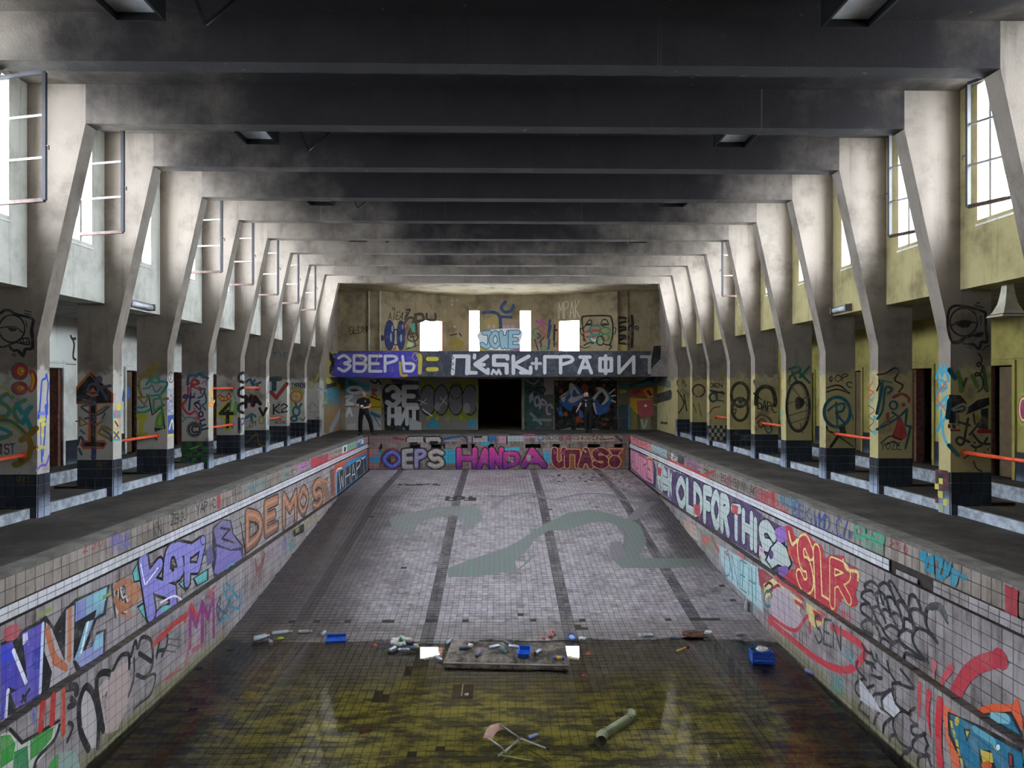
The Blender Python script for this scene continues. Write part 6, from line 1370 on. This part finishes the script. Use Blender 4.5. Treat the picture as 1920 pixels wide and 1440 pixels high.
can(871, 1218, MT, 8, 'canD', 'capy', 'grey spray can with yellow cap beside a crumpled clear wrapper', MG_); can(927, 1216, MT, 25, 'can', None, 'bare silver spray can tilted beside the green-capped can', MG_, .2); can(944, 1222, MT, -70, 'canD', 'capg', 'dark spray can with green cap on the mattress', MG_); can(951, 1209, MT, -60, 'canD', None, 'dark uncapped spray can against the green-capped one', MG_, .17)
can(964, 1216, MT, -20, 'can', None, 'bare silver spray can touching the blue tray on the mattress', MG_); can(1010, 1225, MT, 50, 'can', None, 'bare silver spray can alone beyond the blue tray', MG_); can(897, 1230, MT, 70, 'canD', 'capp', 'spray can with a violet cap at the mattress edge', MG_)
crumple('wrapper', 882, 1214, MT, .05, 'bag', 'crumpled clear wrapper on the mattress', 'wrapper', .8, 3)
tray(983, 1226, MT + .025, -8, .09, .13, .07, 'small deep blue tray on the mattress', 8)
bottle(1047, 1238, MT, 175, 'small bottle with yellow and blue label at the mattress corner', None, .2, .035, 'blue', 'lime', 'label')
can(822, 1238, -2.68, -50, 'can', None, 'silver spray can half in water at the mattress corner'); bottle(842, 1206, -2.66, 60, 'clear bottle behind the mattress corner', None, .2, .04)
# along the edge of the water
FZ = -2.665
bottle(489, 1200, FZ, 40, 'large clear bottle crushed at the foot of the wall', None, .28, .055); bottle(528, 1190, FZ + .02, 17, 'long clear water bottle resting on other litter', None, .34, .042); bottle(571, 1188, FZ, 8, 'clear bottle lying beside the dark damp streak', None, .24, .038); bottle(507, 1207, FZ, -60, 'small clear bottle with red cap in the bottle heap', None, .16, .04, 'clear', 'capr')
crumple('wrapper', 526, 1199, FZ, .07, 'lime', 'yellow-green crumpled wrapper under the long bottle', 'wrapper', .35, 5)
tray(630, 1200, FZ, 8, .17, .10, .05, 'flat bright blue tray at the edge of the water', 14); can(607, 1190, FZ, 80, 'can', None, 'silver spray can standing against the flat blue tray', None, .17)
mb = MB(); pts = [(.15 * math.cos(a), .13 * math.sin(a), .05 + .012 * math.sin(5 * a)) for a in [2 * math.pi * k / 20 for k in range(18)]]
rg = empty('plastic_ring', place(752, 1208, FZ)); mb.tube(pts, [.045 + .012 * math.sin(3.1 * k) for k in range(18)], 8).build('inflated_tube', M['bag'], rg, True); MB().tube([(p[0] * 1.01, p[1] * 1.01, p[2] + .035) for p in pts], .012, 6).build('cord', M['capy'], rg)
tag(rg, 'crumpled pale inflatable ring with yellow cord', 'swim ring')
can(736, 1220, FZ, 60, 'can', None, 'silver spray can lying in front of the pale ring'); can(757, 1222, FZ, 5, 'can', None, 'pale spray can against the pale ring'); can(772, 1218, FZ, 20, 'canD', 'capy', 'dark spray can with yellow cap under the pale ring'); bottle(751, 1208, FZ, 80, 'small green bottle standing inside the pale ring', None, .14, .025, 'capg', 'capw', None, True)
o = crumple('ball', 727, 1223, FZ - .02, .035, 'lime', 'small lime green ball at the edge of the water', 'ball', .95, 9); crumple('scrap', 702, 1212, FZ, .05, 'orange_b', 'orange-brown scrap lying beyond the lime ball', 'scrap', .4, 11); crumple('scrap', 780, 1210, FZ, .05, 'bag', 'white flat scrap beside the pale ring', 'scrap', .2, 12)
crumple('plastic_bag', 1034, 1198, -2.64, .085, 'bagp', 'pink plastic bag standing behind the mattress', 'bag', 1.1, 13); crumple('scrap', 1019, 1199, -2.64, .04, 'orange_b', 'red-brown lump beside the pink bag', 'scrap', .6, 14)
o = empty('bucket_lid', place(1072, 1195, -2.64)); MB().lathe([(.075, 0), (.08, .006), (.08, .02), (.07, .022), (.06, .012)], 18, Matrix.Rotation(R(25), 4, 'X')).build('disc', M['blue'], o); MB().lathe([(.05, .013), (.05, .016)], 14, Matrix.Rotation(R(25), 4, 'X')).build('inset', M['bag'], o); tag(o, 'round blue lid behind the mattress end', 'lid')
crumple('plastic_bag', 1092, 1200, -2.655, .07, 'bag', 'crumpled white and red bag near the blue lid', 'bag', .5, 15); crumple('scrap', 1103, 1226, -2.675, .05, 'orange_b', 'orange scrap at the water line past the mattress', 'scrap', .3, 16); crumple('scrap', 1096, 1268, WZ, .045, 'capr', 'red floating scrap below the lane line', 'scrap', .3, 17); crumple('scrap', 1132, 1268, WZ, .03, 'mud', 'small brown floating scrap', 'scrap', .3, 18)
can(1216, 1195, -2.64, -3, 'can', None, 'silver spray can beside a crushed pale cup', None, .19); crumple('cup', 1200, 1195, -2.64, .045, 'bag', 'crushed pale cup beside a silver can', 'cup', .9, 19); can(1267, 1200, -2.645, -4, 'canD', 'capr', 'dark spray can lying before the red-brown mud heap', None, .19)
crumple('mud_heap', 1300, 1192, -2.68, .22, 'mud', 'low heap of red-brown mud and rubble', 'mud', .16, 20); crumple('rubble', 1328, 1189, -2.64, .08, 'bag', 'pale broken tile lump beside the mud heap', 'rubble', .5, 21)
o = empty('stick', place(1278, 1222, -2.68)); MB().bar((-.10, -.06, .03), (.10, .06, .05), .035, .02).build('sawn_wood', M['wood'], o); MB().bar((.10, .06, .05), (.14, .08, .05), .045, .03).build('dark_end', M['black'], o); tag(o, 'short yellow sawn stick lying in the shallows', 'stick')
can(1388, 1192, -2.66, 5, 'can', None, 'silver can near the foot of the cream-side wall', None, .16)
bottle(1400, 1147, floor_z(13.75), 75, 'clear bottle leaning at the foot of the wall under pale blue letters', None, .26, .05, 'clear', 'capw', None, True); can(1519, 1264, WZ - .01, -60, 'canp', 'capr', 'violet can with red end floating against the mossy wall', None, .17)
o = empty('crate', place(1428, 1240, -2.70), R(-6)); b = MB(); cw, cd, ch = .17, .12, .2
MB().box(-cw, cw, -cd, cd, 0, .015).build('bottom', M['blue'], o)
for zz in (0, .07, .14):
    for s_ in (-1, 1): MB().box(-cw, cw, s_ * cd - .006, s_ * cd + .006, zz, zz + .045).build('slat', M['blue'], o); MB().box(s_ * cw - .006, s_ * cw + .006, -cd, cd, zz, zz + .045).build('slat', M['blue'], o)
for sx in (-1, 1):
    for sy in (-1, 1): MB().box(sx * cw - .012, sx * cw + .012, sy * cd - .012, sy * cd + .012, 0, ch - .01).build('corner_post', M['blue'], o)
tag(o, 'deep blue slatted crate standing in the water', 'crate'); crumple('plastic_bag', 1428, 1222, -2.53, .11, 'bag', 'dirty pale bag filling the blue crate', 'bag', .5, 23)
# things under the water
o = empty('sunken_board', place(868, 1300, floor_z(10.4))); MB().box(-.16, .16, -.2, .2, 0, .05).build('slab', plain('sunken_brown', '#3d2f26', .9), o); MB().box(-.02, .0, -.2, .2, .05, .055).build('seam', M['bag'], o); tag(o, 'dark brown upholstered slab sunk below the mattress', 'slab')
crumple('scrap', 875, 1304, WZ - .02, .04, 'bag', 'white scrap resting on the sunken brown slab', 'scrap', .5, 25)
can(686, 1374, floor_z(9.3), 30, 'canr', None, 'red can lying under the olive water', None, .17); can(1000, 1386, floor_z(9.2) + .1, 35, 'canp', None, 'violet can drowned beside the chair', None, .17)
# drain pipe with two elbows
pz_ = floor_z(9.4) + .085; PA, PB = place(1128, 1380, pz_), place(1183, 1346, pz_); d = (PB - PA).normalized()
o = empty('drain_pipe', (PA + PB) / 2 - Vector((0, 0, .08))); L_ = lambda p: p - o.location
M['pipe'] = plain('grey_green_pipe', '#7f8466', .6, var=.35)
MB().tube([L_(PA), L_(PB)], .068, 14).build('barrel', M['pipe'], o, True); MB().tube([L_(PA + d * .05), L_(PA), L_(PA - d * .06 + Vector((0, -.04, 0))), L_(PA + Vector((-.03, -.14, 0)))], .076, 14, False).build('elbow', M['pipe'], o, True)
MB().tube([L_(PB - d * .04), L_(PB + d * .03), L_(PB + d * .05 + Vector((-.01, .08, .01)))], .076, 14).build('elbow', M['pipe'], o, True)
for q in (.04, .92): MB().tube([L_(PA.lerp(PB, q) - d * .012), L_(PA.lerp(PB, q) + d * .012)], .08, 14).build('socket_ring', M['pipe'], o)
tag(o, 'grey-green drain pipe with elbows lying on the flooded floor', 'pipe')
# overturned tubular chair
M['chrome'] = plain('dull_tube_steel', '#a9a8a6', .35, .6); M['chairback'] = plain('pink_beige_plywood', '#b58e7c', .6, var=.3, scale=10); M['weed'] = plain('mossy_tube', '#8a8550', .7)
Z = lambda x, y, z: floor_pt(840 + x / 4, 1120 + y / 4, z)
o = empty('tubular_chair', Z(430, 1150, floor_z(9.0))); L_ = lambda p: p - o.location
zt_ = -2.42
MB().tube([L_(Z(*p)) for p in ((345, 960, zt_), (375, 950, zt_), (420, 975, zt_), (515, 1040, -2.55), (535, 1065, -2.63))], .013, 8).build('back_post', M['chrome'], o, True)
MB().tube([L_(Z(*p)) for p in ((262, 1055, zt_ - .05), (275, 1042, zt_ - .05), (320, 1070, zt_ - .07), (405, 1130, -2.6), (425, 1165, -2.66))], .013, 8).build('back_post', M['chrome'], o, True)
q1, q2, q3, q4 = [L_(Z(*p)) for p in ((262, 1050, zt_ - .02), (360, 950, zt_ + .02), (432, 985, -2.48), (325, 1078, -2.52))]
v, f = [], []
for j in range(7):
    for i in range(9):
        a, c_ = i / 8, j / 6; p = (q1 * (1 - a) + q2 * a) * (1 - c_) + (q4 * (1 - a) + q3 * a) * c_; p = p + Vector((-.02, .02, .035)) * math.sin(math.pi * a) + Vector((0, 0, .012)) * math.sin(math.pi * c_); v.append(tuple(p))
nb = len(v); v += [(p[0], p[1], p[2] - .012) for p in v]
for j in range(6):
    for i in range(8): k = j * 9 + i; f += [(k, k + 1, k + 10, k + 9), (nb + k, nb + k + 9, nb + k + 10, nb + k + 1)]
for i in range(8): f += [(i, nb + i, nb + i + 1, i + 1), (54 + i, 55 + i, nb + 55 + i, nb + 54 + i)]
for j in range(6): f += [(j * 9, j * 9 + 9, nb + j * 9 + 9, nb + j * 9), (j * 9 + 8, nb + j * 9 + 8, nb + j * 9 + 17, j * 9 + 17)]
mesh_obj('backrest', v, f, M['chairback'], o, True)
for a, c_ in (((545, 1062, -2.64), (375, 1190, -2.68)), ((530, 1062, -2.64), (425, 1165, -2.66))): MB().tube([L_(Z(*a)), L_(Z(*c_))], .012, 8).build('seat_rail', M['chrome'], o)
for a, c_, m in (((548, 1060, -2.64), (750, 1138, -2.60), 'chrome'), ((378, 1182, -2.68), (630, 1226, -2.69), 'weed'), ((550, 1110, -2.78), (760, 1228, -2.80), 'weed'), ((395, 1235, -2.76), (480, 1285, -2.80), 'weed')): MB().tube([L_(Z(*a)), L_(Z(*c_))], .011, 8).build('leg', M[m], o)
MB().tube([L_(Z(550, 1110, -2.78)), L_(Z(395, 1235, -2.76))], .010, 8).build('brace', M['weed'], o); MB().tube([L_(Z(740, 1132, -2.6)), L_(Z(755, 1140, -2.6))], .016, 8).build('rubber_foot', M['black'], o)
tag(o, 'overturned tubular steel chair with pink-beige backrest in the water', 'chair')
crumple('paper_scrap', 466, 838, .14, .06, 'bag', 'white paper scrap on the platform beside the olive plinth line', 'scrap', .3, 31)

# ------------------------------------------------------------------ people
M['tshirt'] = plain('black_cotton', '#15161a', .85); M['jeans'] = plain('black_trousers', '#101114', .85); M['skin'] = plain('skin', '#b98a74', .6, var=.12); M['shoe'] = plain('black_shoe', '#0d0d0e', .5); M['hairg'] = plain('grey_hair', '#6d6762', .9); M['hairb'] = plain('brown_hair', '#2d2420', .9); M['print'] = plain('pale_print', '#c7c8ca', .7); M['dev'] = plain('dark_device', '#2a2f38', .4); M['eye'] = plain('eye_dark', '#1a1512', .3)
def person(loc, J, label, hair, rz=0, s_=1.0):
    """J: joints of the pose; one skinned surface with clothing by region"""
    bones = [('pel', 'waist', 't'), ('waist', 'chest', 't'), ('chest', 'neck', 't'), ('neck', 'jaw', 's'), ('jaw', 'head', 's'), ('head', 'crown', 's')]
    for d in 'LR':
        bones += [('chest', 'sh' + d, 't'), ('sh' + d, 'mid' + d, 't'), ('mid' + d, 'el' + d, 's'), ('el' + d, 'wr' + d, 's'), ('wr' + d, 'palm' + d, 's'), ('pel', 'hip' + d, 'p'), ('hip' + d, 'kn' + d, 'p'), ('kn' + d, 'an' + d, 'p'), ('an' + d, 'toe' + d, 'f')]
        J['mid' + d] = tuple(J['sh' + d][i] * .45 + J['el' + d][i] * .55 for i in range(3))
    rad = {'pel': (.17, .14), 'waist': (.175, .14), 'chest': (.19, .14), 'neck': (.066, .066), 'jaw': (.072, .082), 'head': (.098, .115), 'crown': (.062, .075)}
    for d in 'LR': rad.update({'sh' + d: (.075, .075), 'mid' + d: (.06, .06), 'el' + d: (.043, .043), 'wr' + d: (.030, .026), 'palm' + d: (.036, .022), 'hip' + d: (.125, .125), 'kn' + d: (.092, .092), 'an' + d: (.075, .08), 'toe' + d: (.055, .042)})
    names = list(J); me = bpy.data.meshes.new('body'); me.from_pydata([Vector(J[n]) for n in names], [(names.index(a), names.index(c)) for a, c, _ in bones], [])
    o = bpy.data.objects.new('body', me); COL.objects.link(o)
    md = o.modifiers.new('skin', 'SKIN'); md.branch_smoothing = .6
    for i, n in enumerate(names): me.skin_vertices[0].data[i].radius = rad[n]; me.skin_vertices[0].data[i].use_root = n == 'pel'
    sb = o.modifiers.new('sub', 'SUBSURF'); sb.levels = sb.render_levels = 2
    bpy.context.view_layer.update(); dg = bpy.context.evaluated_depsgraph_get(); m2 = bpy.data.meshes.new_from_object(o.evaluated_get(dg))
    o.modifiers.clear(); o.data = m2
    v = [tuple(q.co) for q in m2.vertices]; f = [tuple(p.vertices) for p in m2.polygons]
    # five fingers on each hand, rooted in the palm
    fb = MB()
    for d in 'LR':
        w0, pm = Vector(J['wr' + d]), Vector(J['palm' + d]); ax = (pm - w0).normalized(); sd = Vector(J.get('side' + d, (0, -1, 0))) ; sd = (sd - ax * sd.dot(ax)).normalized(); cu = Vector(J.get('curl' + d, (0, 0, -1)))
        for i, (off, ln) in enumerate(((-.027, .062), (-.009, .072), (.009, .068), (.026, .055))):
            a = pm + sd * off + ax * .02; fb.tube([a - ax * .03, a + ax * ln * .45, a + ax * ln * .75 + cu * .018, a + ax * ln * .85 + cu * .04], [.0095, .009, .0085, .007], 6)
        a = w0 + ax * .035 - sd * .028; fb.tube([a + sd * .015, a - sd * .012 + ax * .025, a - sd * .016 + ax * .05 + cu * .012], [.012, .011, .008], 6)
    n0 = len(v); v += fb.v; f2 = [tuple(i + n0 for i in q) for q in fb.f]
    me3 = bpy.data.meshes.new('body'); me3.from_pydata(v, [], f + f2)
    for m in ('tshirt', 'jeans', 'skin', 'shoe'): me3.materials.append(M[m])
    kind = {'t': 0, 'p': 1, 's': 2, 'f': 3}
    for i, p in enumerate(me3.polygons):
        if i >= len(f): p.material_index = 2; continue
        c = p.center; best = None
        for a, b_, kd in bones:
            A_, B_ = Vector(J[a]), Vector(J[b_]); ab = B_ - A_; t_ = max(0, min(1, (c - A_).dot(ab) / max(1e-9, ab.length_squared))); dd = (c - A_ - ab * t_).length / max(rad[a][0], .05)
            if best is None or dd < best[0]: best = (dd, kd)
        p.material_index = kind[best[1]]
        if c.z > J['neck'][2] + .015 and abs(c.x - J['neck'][0]) < .14: p.material_index = 2; continue
        if best[1] in 'tp' and abs(c.x) < .25: p.material_index = 0 if c.z > J['pel'][2] - .02 and c.z < J['neck'][2] + .02 else p.material_index
    me3.shade_smooth(); o.data = me3; o.name = 'person'; o.location = loc; o.rotation_euler = (0, 0, rz); o.scale = (s_, s_, s_)
    hd = Vector(J['head']); fw = Vector(J['face']).normalized(); rt = fw.cross(Vector((0, 0, 1))).normalized()
    hb = MB(); n, m = 16, 7; vv, ff = [], []
    for i in range(m + 1):
        th = (math.pi * .5) * i / m
        for k in range(n):
            a = 2 * math.pi * k / n; dv = rt * math.cos(a) + fw * math.sin(a); lift = .75 if dv.dot(fw) > .3 else 0
            q = hd + Vector((0, 0, .02)) + dv * (.089 + .012 * abs(dv.dot(fw))) * math.sin(th * (1 - lift * .5)) + Vector((0, 0, .098)) * math.cos(th * (1 - lift * .5)) - fw * .012; vv.append(tuple(q))
    for i in range(m):
        for k in range(n): ff.append((i * n + k, i * n + (k + 1) % n, (i + 1) * n + (k + 1) % n, (i + 1) * n + k))
    mesh_obj('hair', vv, ff, M[hair], o, True)
    fc = MB()
    nose = hd + fw * .095 - Vector((0, 0, .02)); fc.add([nose + Vector((0, 0, .035)), nose - rt * .014 - Vector((0, 0, .012)), nose + rt * .014 - Vector((0, 0, .012)), nose + fw * .022 - Vector((0, 0, .008))], [(0, 1, 3), (0, 3, 2), (1, 2, 3), (0, 2, 1)]); fc.build('nose', M['skin'], o)
    for s2 in (-1, 1):
        e = hd + rt * s2 * .032 + fw * .092 + Vector((0, 0, .012)); MB().lathe([(.002, -.012), (.012, 0), (.002, .012)], 8, Matrix.Translation(e)).build('eye', M['eye'], o)
        e = hd + rt * s2 * .088 - fw * .005; MB().tube([e - Vector((0, 0, .025)), e + rt * s2 * .012, e + Vector((0, 0, .025))], [.008, .013, .009], 6).build('ear', M['skin'], o)
    mo = hd + fw * .09 - Vector((0, 0, .062)); MB().bar(mo - rt * .022, mo + rt * .022, .008, .007).build('mouth', M['canr'], o)
    return tag(o, label, 'person')
pl = floor_pt(682, 816, 0)
J = {'pel': (0, 0, .95), 'waist': (0, -.01, 1.08), 'chest': (-.01, -.02, 1.32), 'neck': (-.015, 0, 1.47), 'jaw': (-.015, -.02, 1.545), 'head': (-.02, -.03, 1.62), 'crown': (-.02, -.02, 1.69),
 'shL': (-.19, 0, 1.41), 'elL': (-.27, -.02, 1.14), 'wrL': (-.10, -.24, 1.09), 'palmL': (-.055, -.29, 1.10), 'shR': (.17, 0, 1.41), 'elR': (.25, -.04, 1.13), 'wrR': (.10, -.25, 1.08), 'palmR': (.05, -.29, 1.09),
 'hipL': (-.10, 0, .90), 'knL': (-.13, -.03, .50), 'anL': (-.13, 0, .08), 'toeL': (-.16, -.17, .035), 'hipR': (.10, 0, .90), 'knR': (.29, -.16, .55), 'anR': (.33, .04, .10), 'toeR': (.43, -.10, .035)}
def make_person(J, loc, label, hair, face, sides, curls, s_=1.0):
    class JJ(dict):
        def __getitem__(s, k): return meta[k] if k in meta else dict.__getitem__(s, k)
        def get(s, k, d=None): return meta.get(k, d) if k not in s else dict.get(s, k)
    meta = {'face': face, 'sideL': sides[0], 'sideR': sides[1], 'curlL': curls[0], 'curlR': curls[1]}
    return person(loc, JJ(J), label, hair, 0, s_)
p1 = make_person(J, (pl.x, pl.y, 0), 'man in black T-shirt and trousers holding a small controller with both hands', 'hairg', (.15, -1, -.1), ((0, 0, 1), (0, 0, 1)), ((.5, .3, -.4), (-.5, .3, -.4)))
MB().lathe([(.03, 0), (.028, .006)], 10, Matrix.Translation((.09, -.155, 1.33)) @ Matrix.Rotation(R(90), 4, 'X') @ Matrix.Scale(.7, 4, (1, 0, 0))).build('shirt_print', M['print'], p1)
dv = empty('controller', (pl.x - .002, pl.y - .365, 1.09)); MB().box(-.085, .085, -.03, .03, -.012, .015).build('body', M['dev'], dv); MB().box(-.05, .05, -.01, .02, .018, .10).build('screen', M['print'], dv)
for s_ in (-1, 1): MB().tube([(s_ * .05, 0, .01), (s_ * .05, 0, .03)], .008, 6).build('stick', M['black'], dv)
tag(dv, 'small dark controller with pale screen held by the man in black', 'controller')
pr_ = floor_pt(1103, 811, 0)
J2 = {'pel': (0, 0, .93), 'waist': (-.01, 0, 1.07), 'chest': (-.04, -.02, 1.31), 'neck': (-.07, -.01, 1.45), 'jaw': (-.085, -.03, 1.52), 'head': (-.10, -.05, 1.59), 'crown': (-.115, -.04, 1.66),
 'shL': (-.21, 0, 1.38), 'elL': (-.33, -.02, 1.14), 'wrL': (-.45, -.10, .95), 'palmL': (-.48, -.13, .90), 'shR': (.13, 0, 1.40), 'elR': (.24, .0, 1.13), 'wrR': (.29, -.06, .90), 'palmR': (.31, -.08, .83),
 'hipL': (-.09, 0, .88), 'knL': (-.08, -.02, .48), 'anL': (-.07, 0, .08), 'toeL': (-.10, -.17, .035), 'hipR': (.09, 0, .88), 'knR': (.10, -.04, .48), 'anR': (.08, .05, .08), 'toeR': (.10, -.12, .035)}
p2 = make_person(J2, (pr_.x, pr_.y, 0), 'man in printed black T-shirt standing with arms loose before the black mural', 'hairb', (-.5, -1, -.25), ((0, 1, 0), (0, 1, 0)), ((.3, 0, -.4), (-.3, 0, -.4)))
for z_, h_, w_ in ((1.33, .03, .09), (1.12, .10, .05), (1.2, .03, .07)): MB().box(-.12 - w_ / 2, -.12 + w_ / 2, -.162, -.145, z_ - h_ / 2, z_ + h_ / 2).build('shirt_print', M['print'], p2)

# broken tile chips near the shallow end
rnd = random.Random(44); b = MB()
for i in range(90):
    q = floor_pt(rnd.gauss(1165, 28), rnd.gauss(897, 9), floor_z(25.2)); a = rnd.random() * 6.28; s_ = rnd.uniform(.02, .06)
    if abs(q.x) > 4.9 or q.y > 27: continue
    u = Vector((math.cos(a), math.sin(a), rnd.uniform(-.2, .2))) * s_; zq_ = floor_z(q.y) + .012
    b.bar(Vector((q.x, q.y, zq_)) - u, Vector((q.x, q.y, zq_ + .01)) + u, s_ * 1.3, .012)
o = b.build('tile_rubble', plain('tile_chip', '#8d8277', .8, var=.6, scale=15)); tag(o, 'scatter of broken tile chips near the shallow end', 'rubble', kind='stuff')
